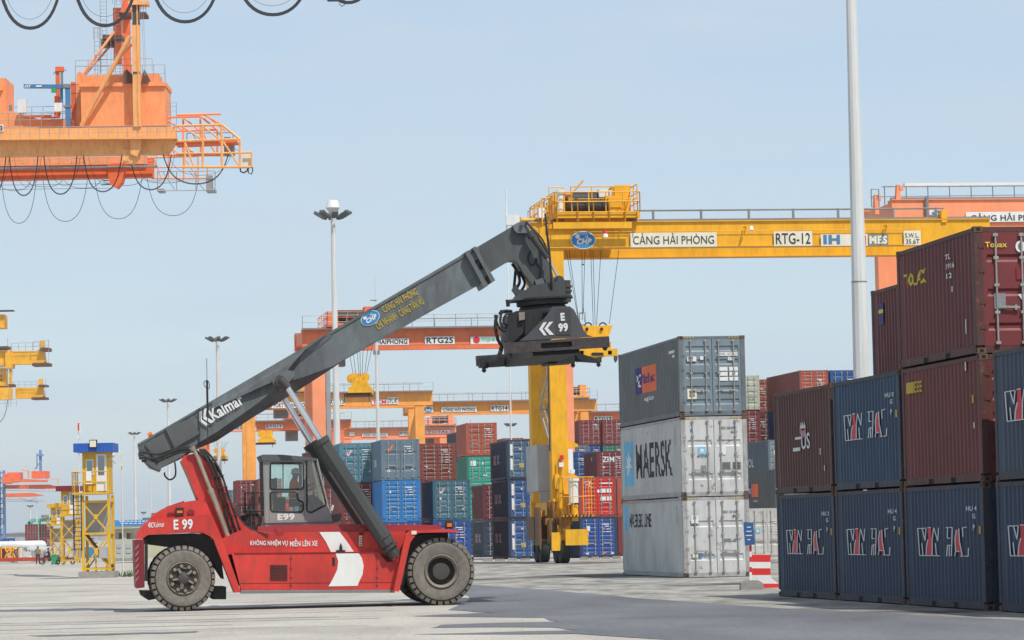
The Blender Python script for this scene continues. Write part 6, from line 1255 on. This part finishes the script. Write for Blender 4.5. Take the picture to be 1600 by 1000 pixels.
random.seed(5)
m = MB(); g = G(172, 902)
for i in range(90):
    a = random.uniform(0, 6.28); p = g+V(random.uniform(-.3, 1.6), random.uniform(-.4, .3), random.uniform(0, .05)); t = p+V(math.cos(a)*.12, math.sin(a)*.12, random.uniform(.1, .42)); m.add([p+V(-.03, 0, 0), p+V(.03, 0, 0), t], [(0, 1, 2)])
tag(m.build('weeds', M['leaf']), 'green weeds growing at the foot of the yellow tower', 'weeds', kind='stuff')
# people at the left
def at(px, py): return G(px, py)
_g = person('guard in olive green shirt and dark trousers standing left of the motorbike', at(59.5, 882), PI, STAND, 'green', 'olive', 'darkc')
_w = person('worker in grey clothes and a pale hat standing before the white tank', at(25, 880), PI-.5, STAND, 'cap', 'greyc', 'greyc')
mb_ = at(77, 882); RID = dict(SIT); RID = {k: (v[0], v[1], v[2]+.28 if not k.startswith(('an', 'to')) else v[2]+.12) for k, v in SIT.items()}
_r = person('rider in dark clothes seated on the motorbike beside the green bin', mb_+V(0, 0, 0), PI/2, RID, 'none', 'darkc', 'darkc')
r = thing('motorbike', 'small dark motorbike under the seated rider by the green bin', 'motorbike', mb_)
for dx in (-.62, .62): m = MB(); m.lathe(mb_+V(dx-.02, -.05, .29), (0, 1, 0), [(.2, 0), (.29, .0), (.30, .05), (.29, .1), (.2, .1), (.2, 0)], 20); m.build('wheel', M['rubber'], r)
m = MB(); m.beam(mb_+V(-.1, 0, .42), mb_+V(.45, 0, .5), .25, .25); m.beam(mb_+V(.0, 0, .68), mb_+V(.6, 0, .72), .22, .12); m.build('seat', M['darkc'], r); m = MB(); m.beam(mb_+V(-.62, 0, .3), mb_+V(-.42, 0, .95), .08, .10); m.beam(mb_+V(-.42, -.3, 1.0), mb_+V(-.42, .3, 1.0), .04, .04); m.prism([mb_+V(-.6, -.1, .5), mb_+V(-.3, -.1, .35), mb_+V(-.35, -.1, .85)], (0, .2, 0)); m.build('fork', M['greyc'], r)
g = at(86.5, 882); r = thing('wheeled_bin', 'green wheeled bin beside the motorbike', 'bin', g); m = MB(); m.prism([g+V(-.35, -.3, .1), g+V(.30, -.3, .1), g+V(.38, -.3, .98), g+V(-.4, -.3, .98)], (0, .7, 0)); m.build('body', M['bin'], r); m = MB(); m.box(g+V(-.45, -.35, .99), g+V(.43, .45, 1.07)); m.build('lid', M['bin'], r); m = MB(); [m.lathe(g+V(x, -.33, .1), (0, 1, 0), [(.001, 0), (.1, 0), (.1, .06), (.001, .06)], 12) for x in (-.3, .28)]; m.build('wheel', M['rubber'], r)
g = at(103, 882); r = thing('hand_cart', 'rusty flat cart at the foot of the red-roofed tower', 'cart', g); m = MB(); m.box(g+V(-1, -.5, .35), g+V(1.1, .6, .55)); m.box(g+V(-.9, -.4, .56), g+V(.2, .5, .85)); m.box(g+V(.3, -.3, .56), g+V(.9, .4, .75)); m.build('bed', M['dirtm'], r); m = MB(); [m.lathe(g+V(x, -.55, .25), (0, 1, 0), [(.12, 0), (.25, 0), (.25, .1), (.12, .1), (.12, 0)], 16) for x in (-.8, -.2, .8)]; m.build('wheel', M['rubber'], r)
for o_, k_ in ((_g, .85), (_w, .75), (_r, .85)): o_.scale = (k_,)*3
for o_ in COL.objects:
    if o_.name in ('motorbike', 'wheeled_bin', 'hand_cart'): o_.scale = (.72,)*3 if o_.name != 'motorbike' else (.85,)*3
# tank and racks far left
Yt = 300
g = GX(40, Yt); r = thing('tank_container', 'long white cylindrical tank lying behind the two men at the left', 'tank', GX(35, Yt))
a = W(8, 860, Yt); m = MB(); zt0 = W(35, 852.5, Yt).z; c0 = V(W(-40, 856, Yt).x, Yt, zt0); c1 = V(W(68, 856, Yt).x, Yt, zt0); m.lathe(c0, (1, 0, 0), [(.001, -.3), (.3, -.15), (.42, .1), (.42, (c1-c0).x-.1), (.3, (c1-c0).x+.15), (.001, (c1-c0).x+.3)], 32); m.build('shell', M['tank'], r, smooth=True)
m = MB(); [m.box(V(x, Yt-1, .0), V(x+.3, Yt+1, .9)) for x in (c0.x+.5, (c0.x+c1.x)/2, c1.x-1)]; m.build('saddle', M['board'], r)
m = MB(); m.pb(30, 856, 34, 873, Yt-3, 1.0); m.build('pillar', M['tank'], r); m = MB(); m.pb(-20, 857, 30, 873, Yt-.5, .3); m.build('dark_bay', paint('dark_maroon', (.10, .02, .03), rough=.7), r)
r = thing('hopper', 'white ribbed hopper right of the tank', 'hopper', GX(60, 292))
m = MB(); m.pp([(43, 854), (77, 854), (77, 857), (74, 858), (66, 868), (54, 868), (44, 858)], 292, 2); m.pp([(42.5, 854), (44, 854), (44, 872), (42.5, 872)], 291, .2); m.pp([(76, 854), (77.5, 854), (77.5, 872), (76, 872)], 291, .2); m.pp([(43, 868), (77, 868), (77, 872), (43, 872)], 292, 2); m.build('body', M['tank'], r)
m = MB(); [m.pp([(46+i*3.6, 858), (47+i*3.6, 858), (53+i*1.6, 868), (52.3+i*1.6, 868)], 291.9, .05) for i in range(9)]; m.build('rib', M['board'], r)
r = thing('steel_rack', 'orange steel rack with crossed bars at the far left, under the tank', 'rack', GX(15, 286))
m = MB(); Yr = 286
m.pb(-10, 855, 30, 857, Yr, .2); [m.pb(x, 855, x+1.5, 874, Yr, .2) for x in (-8, 1, 28.5)]; [m.beam(W(a, 856, Yr), W(b_, 872, Yr), .1, .1) for a, b_ in ((8, 14), (14, 8), (14, 20), (22, 16), (16, 24))]; m.build('frame', M['qcy'], r)
m = MB(); m.pb(-10, 871, 90, 877, Yr-1, 2.0); m.build('base', paint('red_oxide', (.45, .06, .03), rough=.6, dirt=.4), r)
# small buildings behind the truck rear
r = thing('site_building', 'low pale building with a blue banner behind the truck rear', 'building', GX(205, 330)); Yh = 330
m = MB(); m.pb(172, 824, 262, 880, Yh, 8); m.build('wall', paint('building_wall', (.50, .48, .34), rough=.8, dirt=.3), r)
m = MB(); m.pb(170, 821, 264, 825, Yh-.5, 9); m.build('roof', M['cream'], r); m = MB(); m.pb(178, 812, 262, 821, Yh-.6, .1); bn = m.build('banner', paint('banner_blue', (.03, .25, .60), rough=.5, dirt=.1), r); m = MB(); [m.pb(186+i*6, 813.5, 190+i*6, 815.3, Yh-.64, .02) for i in range(11)]; [m.pb(188+i*7, 817, 193+i*7, 818.6, Yh-.64, .02) for i in range(9)]; m.build('banner_print', M['wmark'], bn)
for i in range(4): m = MB(); m.pb(180+i*18, 833, 191+i*18, 842, Yh-.05, .04); wdw = m.build('window', M['winglass'], r)
r = thing('container_office', 'pale green grey cabin with vents behind the yellow tower', 'cabin', GX(192, 262)); m = MB(); m.pb(177, 842.5, 212, 872, 262, 5); m.build('wall', paint('cabin_wall', (.42, .43, .37), rough=.7, dirt=.3), r); m = MB(); [m.pb(182+i*15, 850+j*8, 189+i*15, 856+j*8, 261.95, .04) for i in (0, 1) for j in (0, 1)]; m.build('vent', M['board'], r); m = MB(); m.pb(176, 872, 213, 877, 261.8, 5.4); m.build('plinth', M['kerb'], r)
r = thing('blue_cabin', 'blue cabin with a white notice seen through the yellow tower frame', 'cabin', GX(140, 290)); m = MB(); m.pb(118, 855, 162, 872, 290, 4); m.build('wall', paint('cabin_blue', (.05, .20, .40), rough=.6, dirt=.3), r); m = MB(); m.pb(134, 859, 139, 866, 289.9, .05); m.build('notice', M['white'], r)
r = thing('warehouse', 'long low grey warehouse on the horizon at the left', 'building', GX(70, 1700)); m = MB(); m.pb(2, 832, 175, 846, 1700, 40); m.build('wall', M['board'], r); m = MB(); m.pp([(2, 833), (60, 829), (175, 832)], 1699, 42); m.build('roof', M['board'], r)
# ------------------------------------------------------------ ship-to-shore cranes
def girder(m, x0, x1, yt, yb, Y, th): m.pp([(x0, yt), (x1, yt), (x1, yb), (x0, yb)], Y, th)
Yq = 360
Q = thing('quay_crane', 'huge orange quay crane boom with a machine house reaching in at the top left', 'quay crane', GX(130, Yq))
def qc(name, mat, fn, sm=False): m = MB(); fn(m); return m.build(name, M[mat], Q, smooth=sm)
rf = lambda x: -.018*(x-100)      # rise of a level line to the right in the picture
qc('girder', 'qct', lambda m: (m.pp([(-420, 206), (272, 198), (276, 217), (276, 219), (262, 240), (-420, 250)], Yq, 1.6)))
qc('girder', 'qcd', lambda m: (m.pp([(-420, 254), (238, 246), (238, 262), (238, 276), (-420, 290)], 384, 1.8), ))
qc('girder_band', 'qcr', lambda m: (m.pp([(-420, 252), (230, 243.5), (230, 256), (-420, 266)], 383.6, .3)))
qc('walkway', 'qct', lambda m: (m.pp([(-420, 219), (276, 214.5), (276, 216.5), (-420, 221.5)], Yq-1.3, 1.3)))
qc('walkway', 'galv', lambda m: (m.pp([(-420, 268), (245, 258), (245, 260), (-420, 270.5)], 382.2, 1.4)))
def qrail(m):
    x = -20
    pts = [W(p, 197.5+(p-272)*-.006, Yq-1.2) for p in (-20, 276)]
    m.rail(W(-60, 220, Yq-1.25), W(276, 215, Yq-1.25), 1.35, 22, .035); m.rail(W(-20, 200, Yq+3), W(115, 197, Yq+3), 1.6, 8, .035); m.rail(W(15, 190, Yq+5), W(120, 188, Yq+5), 1.6, 6, .035)
    m.rail(W(118, 130, Yq+2), W(258, 128, Yq+2), 1.9, 8, .035); m.rail(W(118, 114, Yq+7), W(238, 111, Yq+7), 1.4, 6, .03); m.rail(W(258, 128, Yq+2), W(258, 128, Yq+7), 1.6, 2, .035)
    m.rail(W(-60, 268, 382), W(245, 258, 382), 1.1, 16, .03); m.rail(W(258, 197, Yq+2), W(276, 197, Yq+2), 2.2, 1, .035); m.rail(W(258, 186, Yq+3), W(276, 186, Yq+3), 1.8, 2, .03)
qc('hand_rail', 'galv', qrail)
qc('machine_house', 'qcr', lambda m: (m.pp([(126, 134), (258, 131), (258.5, 195), (127, 197)], Yq+1.5, 6)))
qc('house_trim', 'qcr', lambda m: (m.pp([(123, 130), (259, 127.5), (259, 134), (123, 135.5)], Yq+1.2, 6.6), m.pp([(119, 118), (122.5, 112), (126, 112), (126, 195), (119, 190)], Yq+3, 1), m.pp([(124, 118), (248, 115), (248, 130), (124, 131)], Yq+4, 3.5)))
qc('exhaust_hood', 'dirtm', lambda m: (m.pp([(193, 130), (193, 112), (198, 108), (208, 118), (208, 130)], Yq+1, 2), m.pp([(220, 130), (225, 108), (232, 122), (232, 130)], Yq+1, 2), m.pp([(139, 119), (160, 118), (158, 127), (143, 128)], Yq+5, 2)))
qc('mast_post', 'qct', lambda m: (m.pb(206, -120, 217.5, 198, Yq-.2, .9), m.pb(213.5, -120, 215.5, 198, Yq-.3, .1), m.pb(200, 1, 231, 7, Yq-.6, 2)))
qc('mast_band', 'hubd', lambda m: (m.pb(207, 34, 217.5, 38, Yq-.25, 1), m.pb(208, 112, 218, 115, Yq-.25, 1), m.pb(207, 7, 218, 34, Yq-.22, .03)))
qc('mast_post', 'qcd', lambda m: (m.pb(191, -100, 202, 118, 383, 1.0), m.pb(190, 12, 203, 24, 382, 2), m.pb(177, 12, 190, 100, 386, .6)))
qc('mast_platform', 'dirtm', lambda m: (m.pb(186, 19, 228, 24, Yq+4, 3), m.pb(160, 54, 190, 60, 372, 3), m.pb(158, 60, 178, 72, 374, 1.5)))
qc('mast_platform_rail', 'galv', lambda m: (m.rail(W(216, 20, Yq), W(228, 20, Yq), 1.0, 3, .03), m.rail(W(176, 6, Yq+6), W(206, 6, Yq+6), 1.0, 5, .03), m.rail(W(146, 62, 372), W(160, 62, 372), 1.3, 2, .03)))
qc('brace', 'qct', lambda m: (m.tube(W(203, 56, Yq-.4), W(127, 197, Yq+.8), .25, 14), m.tube(W(206, 70, Yq+1), W(190, 86, Yq+2), .15, 8)), True)
qc('brace', 'qcr', lambda m: (m.tube(W(178, 50, 372), W(128, 118, 370), .16, 10), m.tube(W(179, 64, 376), W(133, 117, 374), .14, 10)), True)
def tower_ladder(m, x0, x1, y0, y1, Y, n):
    for p in (x0, x1):
        for dy in (0, .8): m.tube(W(p, y0, Y+dy), W(p+1.5, y1, Y+dy), .035, 5)
    for i in range(n):
        y = y0+(y1-y0)*i/n; m.tube(W(x0, y, Y), W(x1, y, Y), .03, 4); m.tube(W(x0, y, Y+.8), W(x1, y, Y+.8), .03, 4); m.tube(W(x0, y, Y), W(x0, y, Y+.8), .03, 4)
qc('ladder', 'galv', lambda m: (tower_ladder(m, 156, 166, -30, 115, 372, 26), tower_ladder(m, 179, 190, -30, 128, 366, 30), tower_ladder(m, 147, 155, 43, 116, 372, 10), m.tube(W(221, 20, Yq), W(226, 118, Yq), .03, 4), m.tube(W(224, 20, Yq), W(228, 118, Yq), .03, 4), m.tube(W(173, 60, 372), W(174, 115, 372), .03, 4)))
# nose truss
def truss(m, Y, dx=0, dy=0, sc=1.0, r_=.13):
    P = lambda x, y: W(258+(x-258)*sc+dx, 220+(y-220)*sc+dy, Y)
    L = [((272, 197), (347, 195)), ((347, 195), (375, 218)), ((272, 221), (375, 217.5)), ((284, 261), (393, 261)), ((317, 196), (317, 261)), ((346, 195), (347, 261)), ((375, 218), (375, 261)), ((393, 238), (393, 261)), ((317, 197), (345, 219)), ((284, 197), (317, 219)), ((347, 219), (374, 260)), ((289, 222), (303, 261)), ((289, 221), (289, 261)), ((276, 240), (393, 238.5))]
    for i, (a, b_) in enumerate(L): m.tube(P(*a), P(*b_), r_ if i < 7 else r_*.75, 6)
qc('nose_truss', 'qct', lambda m: truss(m, Yq, r_=.14))
qc('nose_truss', 'qcr', lambda m: (truss(m, Yq+4.5, -26, -15, .92, .12), m.tube(W(276, 180, Yq+4), W(345, 178, Yq+4), .12, 6), [m.tube(W(x, 195, Yq), W(x-27, 180, Yq+4.5), .1, 6) for x in (347,)], m.tube(W(322, 180, Yq+4), W(352, 204, Yq+4), .10, 6)))
qc('nose_truss', 'qcr', lambda m: truss(m, 386, -42, 26, .80, .10))
qc('nose_walkway', 'qcd', lambda m: (m.pp([(274, 222), (370, 219), (370, 222), (274, 226)], Yq+1, 3)))
qc('nose_box', 'cream', lambda m: m.pb(379, 237, 392, 260, Yq+.4, 1.4)); qc('sheave_block', 'galv', lambda m: (m.pb(350, 225, 356, 242, Yq+4, 1), m.pb(358, 225, 366, 242, Yq+4, 1), m.tube(W(352, 222, Yq+4), W(376, 238, Yq), .03, 4)))
def cage(m, x0, y0, x1, y1, Y, mat=None):
    for d in (0, 2.2):
        for y in (y0, y1, (y0+y1)/2): m.tube(W(x0, y, Y+d), W(x1, y-1, Y+d), .06 if y != (y0+y1)/2 else .03, 5)
        n = 3
        for i in range(n+1): x = x0+(x1-x0)*i/n; m.tube(W(x, y0, Y+d), W(x, y1, Y+d), .06, 5)
        m.tube(W(x0+8, y0, Y+d), W(x0+28, y1, Y+d), .05, 5); m.tube(W(x0+50, y0, Y+d), W(x0+74, y1, Y+d), .05, 5)
    for x in (x0, x1): m.tube(W(x, y1, Y), W(x, y1, Y+2.2), .06, 5)
    m.box(W(x0, y1, Y)+V(0, 0, -.1), W(x0+10, y1, Y)+V(0, 2.2, .25)); m.box(W(x1-14, y1, Y)+V(0, 0, -.1), W(x1, y1, Y)+V(0, 2.2, .25)); m.pb(x1-14, y0+6, x1-4, y1-3, Y+.5, .8)
qc('trolley_cage', 'galv', lambda m: cage(m, 246, 268, 336, 298, 384)); qc('trolley_cage', 'steel', lambda m: cage(m, 292, 208, 364, 240, Yq+9))
qc('hook_block', 'qct', lambda m: (m.pp([(191, 234), (216, 232), (216, 246), (210, 250), (205, 256), (200, 252), (191, 250)], Yq-.4, 2))); qc('hook_block', 'qct', lambda m: (m.pp([(203, 214), (222, 213), (220, 232), (214, 245), (204, 240)], Yq-.7, .8)))
qc('hook_block', 'qcd', lambda m: m.pp([(168, 256), (196, 254), (194, 268), (190, 284), (182, 293), (172, 288), (169, 276)], 382.5, 2.4))
# things on top at the left
qc('service_post', 'qcd', lambda m: (m.pb(87, 107, 92.5, 184, Yq+3, .5), m.pb(86, 104, 99, 111, Yq+2.8, .8), m.pb(85, 150, 94, 180, Yq+3.2, .4))); qc('service_post_head', 'steel', lambda m: (m.pb(94.5, 112, 98, 134, Yq+2.9, .4), m.tube(W(83, 116, Yq+3), W(92, 107, Yq+3), .05, 5), m.tube(W(96, 107, Yq+3), W(104, 110, Yq+3), .06, 5)))
qc('jib_arm', 'jib', lambda m: (m.pp([(37, 131.5), (104, 132), (104, 138), (37, 137.5)], Yq+2, .4), m.pb(102, 136, 109.5, 197, Yq+1.9, .5), m.pb(94, 138, 98, 164, Yq+2.4, .3)))
qc('jib_stripes', 'white', lambda m: [m.pp([(x, 136.8), (x+1.5, 136.8), (x+4, 132.4), (x+2.5, 132.4)], Yq+1.96, .03) for x in (38, 41, 44)] + [m.pb(56, 133.4, 65, 135.6, Yq+1.96, .03)])
qc('hoist', 'bin', lambda m: (m.pb(80, 138, 87.5, 144, Yq+1.8, .5))); qc('jib_collar', 'steel', lambda m: (m.pb(98, 131, 109, 137, Yq+1.8, .7), m.pb(99, 164, 110, 167.5, Yq+1.8, .7)))
qc('control_box', 'white', lambda m: (m.pb(84.5, 160.5, 97, 174, Yq+1.6, .7), m.pb(27.5, 155, 41, 176, Yq+4, .8))); qc('vent', 'steel', lambda m: m.pb(14, 164, 18, 172, Yq+4, .4))
qc('upper_deck', 'qcr', lambda m: (m.pp([(-60, 180), (6, 172), (34, 179), (60, 186), (126, 186), (126, 200), (-60, 206)], Yq+4, 9), m.pp([(-120, 122), (9, 122), (9, 180), (-120, 196)], Yq+6, 6), m.pp([(-120, 136), (4, 135), (4, 141), (-120, 140)], Yq+5.6, .5)))
qc('deck_pipe', 'qcd', lambda m: (m.pb(40, 180, 80, 183, Yq+3.5, .4), m.pb(64, 182, 90, 184.5, Yq+3.3, .4), m.pb(111, 128, 118, 190, Yq+3, .5)))
qc('number_plate', 'white', lambda m: m.pb(-14, 194.5, 5.5, 205.5, Yq-.1, .08)); qc('number', 'ink', lambda m: m.text('3', W(0, 204, Yq-.12), (1, 0, 0), (0, 0, 1), .28, .55, .05))
qc('leg', 'qcr', lambda m: [m.box(V(W(p, 220, Y_).x, Y_, 0), V(W(p, 220, Y_).x+2.2, Y_+2.2, W(p, 246, Y_).z)) for p in (-330, -150) for Y_ in (362, 384)])
def loop(m, x0, y0, x1, y1, yb, Y, r_, n=22):
    pts = []
    for i in range(n+1):
        t = i/n; u = 2*t-1; h = (math.cosh(1.6*u)-1)/(math.cosh(1.6)-1); ye = y0+(y1-y0)*t; xs = x0+(x1-x0)*(t + .06*math.sin(2*PI*t)*-1)
        pts.append(W(xs, yb+(ye-yb)*h, Y))
    m.path(pts, r_, 6)
def fest(m):
    for x0, x1, yb in ((-44, 10, 310), (14, 60, 306), (68, 121, 304), (130, 191, 300), (203, 268, 297), (254, 358, 288)):
        ye = 243 if x0 < 240 else 240
        for k_ in range(2): loop(m, x0+k_*.7, ye, x1-k_*.6, ye-2, yb-k_*1.2, Yq+.8+k_*.1, .036)
        loop(m, x0+8, ye, x1+5, ye-2, yb-14, Yq+1.6, .02)
    m.path([W(x, y, Yq) for x, y in ((375, 260), (376, 268), (381, 270), (386, 267), (388, 260))], .09, 6); m.path([W(x, y, Yq) for x, y in ((388, 262), (388, 270), (393, 272), (395, 266), (394, 261))], .07, 6)
qc('festoon_cable', 'cable', fest)
def fest2(m):
    for x0, x1, yb in ((-68, 0, 352), (2, 57, 349), (67, 137, 346), (148, 222, 342), (230, 311, 337)): loop(m, x0, 280, x1, 278, yb, 386, .032)
    for x0, x1, yb in ((-5, 50, 298), (40, 100, 292), (100, 160, 294), (160, 225, 290), (225, 290, 286)): loop(m, x0, 280, x1, 278, yb, 388, .03)
    for y in (288, 295): m.tube(W(-60, y+2, 390), W(178, y-1, 390), .03, 4)
    m.tube(W(160, 282, 386), W(176, 282, 386), .06, 5); m.tube(W(158, 289, 386), W(176, 288, 386), .06, 5)
qc('festoon_cable', 'cable', fest2)
# the nearer festoon that hangs from above the frame
Yf = 300; FS = thing('festoon_line', 'thick black cable loops hanging along the top edge from an overhead rail', 'cable line', GX(240, Yf))
m = MB(); m.beam(W(-140, -66, Yf), W(640, -82, Yf), .5, .9); m.build('overhead_rail', M['qct'], FS)
m = MB()
for x0, x1, yb in ((-132, -38, 50), (-10, 104, 46), (106, 222, 42), (226, 352, 36), (360, 492, 25), (498, 590, 6)):
    for k_ in range(4): loop(m, x0+k_*1.5, -66, x1-k_*1.2, -68, yb-k_*1.3, Yf+k_*.09, .042)
    loop(m, x0+8, -66, x1-10, -68, yb-16, Yf+.5, .018)
m.build('cable_loop', M['cable'], FS)
m = MB(); m.beam(W(508, -70, Yf), W(512, 2, Yf), .1, .1); m.pb(512, -4, 530, 2, Yf, .2); m.path([W(x, y, Yf) for x, y in ((530, -4), (538, 0), (540, 6), (534, 10), (530, 6))], .04, 6); m.build('trolley_end', M['cable'], FS)
# legs so that the rail stands on something
m = MB()
for p in (-140, 640):
    a = W(p, -74, Yf); m.box(V(a.x-.8, Yf-.8, a.z-.4), V(a.x+.8, Yf+.8, a.z+1.5))
m.build('rail_end', M['qct'], FS)
# yellow quay crane at the left edge
Yy = 700; QY = thing('quay_crane', 'yellow quay crane with two stub girders at the left edge', 'quay crane', GX(-60, Yy))
def qy(name, mat, fn): m = MB(); fn(m); return m.build(name, M[mat], QY)
def stub(m, x0, x1, yt, yb, Y): m.pp([(x0, yt), (x1-14, yt), (x1-10, yt-4), (x1-5, yt-5), (x1-2, yb-4), (x1-5, yb), (x0, yb)], Y, 3)
qy('girder', 'qcy', lambda m: (stub(m, 19, 72, 548.5, 569, Yy), stub(m, 24, 70, 605.5, 622.5, Yy+90)))
qy('girder', 'qcy', lambda m: (m.pb(-160, 549, 12, 573, Yy, 4), m.pb(-160, 606, 16, 626, Yy+80, 4), m.pb(-160, 493, 6.5, 514, Yy+1, 5), m.pb(8, 548, 19, 575, Yy-.5, 4), m.pb(-160, 576, 9, 604, Yy+1, 3)))
qy('end_platform', 'dirtm', lambda m: (m.pb(50, 567, 76.5, 571.5, Yy-1, 5), m.pb(62, 543, 76, 548, Yy-1, 5), m.pb(49, 620.5, 72, 624, Yy+89, 5), m.pb(60, 601, 72, 604, Yy+89, 5), m.pb(-20, 541, 12, 545, Yy-1, 5), m.pb(-20, 600, 20, 604, Yy+70, 5), m.pb(-30, 484.5, 20, 486, Yy, 3)))
qy('rope_sheave', 'qcy', lambda m: (m.pb(61.5, 532, 69, 543, Yy, 1.5), m.pb(60, 592, 66, 602, Yy+90, 1.5), m.pb(14, 575, 18, 600, Yy, 1)))
qy('hand_rail', 'galv', lambda m: (m.rail(W(18, 548, Yy-1), W(62, 547, Yy-1), 1.6, 4, .05), m.rail(W(52, 548, Yy-1), W(76, 547, Yy-1), 2.0, 2, .05), m.tube(W(76, 530, Yy-1), W(76, 568, Yy-1), .05, 5), m.tube(W(12, 528, Yy), W(12, 586, Yy), .06, 5), m.tube(W(17, 540, Yy), W(17, 586, Yy), .06, 5), m.rail(W(-20, 588, Yy-1), W(20, 587, Yy-1), 1.5, 4, .05), m.rail(W(20, 606, Yy+89), W(58, 605, Yy+89), 1.4, 4, .05), m.rail(W(-10, 636, Yy), W(26, 635, Yy), 1.5, 4, .05), m.tube(W(13, 600, Yy), W(13, 636, Yy), .06, 5), m.tube(W(71.5, 592, Yy+89), W(71.5, 622, Yy+89), .05, 5)))
qy('cable', 'cable', lambda m: m.path([W(x, y, Yy) for x, y in ((12, 625), (10, 640), (6, 652), (0, 660), (-20, 664))], .07, 6))
qy('letter', 'ink', lambda m: m.text('G', W(-1, 595, Yy+.9), (1, 0, 0), (0, 0, 1), .55, 1.2, .03))
qy('leg', 'qcy', lambda m: [m.box(V(W(p, 600, Yy).x, Yy+4, 0), V(W(p, 600, Yy).x+2, Yy+6, W(p, 560, Yy).z)) for p in (-140, -40)])
# far crane group: blue tower and orange booms
Yz = 1500; QZ = thing('quay_crane', 'distant orange booms on a blue lattice tower near the horizon at the left', 'quay crane', GX(4, Yz))
def qz(name, mat, fn): m = MB(); fn(m); return m.build(name, M[mat], QZ)
def bt(m):
    for x in (-14, -3, 4.5): m.pb(x, 735, x+2.5, 851, Yz, 4)
    for i in range(14): y = 738+i*8; m.pb(-14, y, 7, y+1.3, Yz+1, 2)
    for i in range(7): m.beam(W(-2, 738+i*16, Yz), W(5, 754+i*16, Yz), .35, .35)
qz('tower', 'farblue', bt)
qz('boom', 'qcd', lambda m: (m.pp([(4, 758), (76, 757), (98, 762), (76, 764), (4, 763.5)], Yz+2, 5), m.pp([(6, 771), (50, 770), (68, 774), (50, 776), (6, 777)], Yz+60, 5), m.pp([(4, 745), (30, 748), (72, 750), (72, 753), (30, 753), (4, 756)], Yz-10, 6)))
qz('machine_house', 'qcd', lambda m: (m.pb(49, 736, 72, 747, Yz-5, 12), m.pb(11, 738, 31, 748, Yz-5, 10), m.pb(5, 741, 14, 756, Yz-4, 8)))
qz('mast', 'farblue', lambda m: (m.pb(61, 703, 64.5, 736, Yz, 2), m.pb(57.5, 710, 67, 712.5, Yz-1, 3), m.pb(57, 708, 58, 732, Yz+1, 1), m.beam(W(61, 724, Yz), W(54, 734, Yz), .4, .4)))
qz('stay', 'qct', lambda m: (m.beam(W(6, 741, Yz), W(34, 753, Yz), .5, .5), m.beam(W(34, 734, Yz), W(44, 736, Yz), .6, .6), m.pb(43, 735, 45, 747, Yz, 1), m.pb(72, 748, 92, 749, Yz, 1), m.pb(89, 749, 91, 757, Yz, 1)))
qz('catwalk', 'galv', lambda m: [m.tube(W(x0, y, Yz), W(x1, y2, Yz), .14, 4) for x0, x1, y, y2 in ((6, 90, 766, 768), (10, 70, 780, 783), (6, 60, 783, 784), (30, 60, 778, 786), (40, 58, 784, 778))])
# green far gantry
Yg = 900; GG = thing('gantry_crane', 'distant green gantry crane near the horizon at the left', 'gantry crane', GX(60, Yg))
def gg(name, mat, fn): m = MB(); fn(m); return m.build(name, M[mat], GG)
gg('leg', 'ggreen', lambda m: (m.pb(43, 815, 47, 838, Yg, 2), m.pb(58.5, 815, 62.5, 836, Yg, 2), m.pb(43.5, 838, 46.5, 850, Yg, 2), m.pb(59, 836, 62, 850, Yg, 2)))
gg('girder', 'ggreen', lambda m: (m.pp([(43, 817), (48, 811), (80, 809), (80, 814), (50, 816), (46, 820)], Yg, 3),)); gg('tie_beam', 'jib', lambda m: m.pb(78, 808, 92, 814, Yg, 3))
gg('trolley', 'steel', lambda m: m.pb(64, 804.5, 74, 809, Yg-1, 3)); gg('name_board', 'redm', lambda m: (m.pp([(50, 829), (56, 826), (56, 829.5), (50, 830)], Yg+5, .5), m.pp([(66, 826), (72, 823.5), (72, 827), (66, 827.5)], Yg+5, .5)))
# faint radio mast on the observation side
tag(MB().tube(GX(803, 230), V(GX(803, 230).x, 230, W(800, 292, 230).z), .05, 6).build('antenna_mast', M['white']), 'thin white antenna rod rising left of the yellow crane trolley', 'antenna')
m = MB(); c = W(800, 343, 230); m.box(c+V(-.4, -.3, -.4), c+V(.5, .3, .3)); m.tube(W(799, 345, 230), W(806, 470, 230), .03, 5); m.tube(W(804, 345, 230), W(808, 470, 230), .03, 5); tag(m.build('equipment_box', M['white']), 'white box on thin tubes behind the elbow of the boom', 'equipment box')

# ------------------------------------------------------------ the air
hz = bpy.data.materials.new('haze_air'); hz.use_nodes = True; n = hz.node_tree.nodes; n.clear(); o_ = n.new('ShaderNodeOutputMaterial'); pv = n.new('ShaderNodeVolumePrincipled')
pv.inputs['Color'].default_value = (.86, .90, .95, 1); pv.inputs['Density'].default_value = .00010; pv.inputs['Anisotropy'].default_value = .2; hz.node_tree.links.new(pv.outputs[0], o_.inputs['Volume'])
m = MB(); m.box((-3600, -80, -1), (3600, 7100, 75)); tag(m.build('haze', hz), kind='stuff')
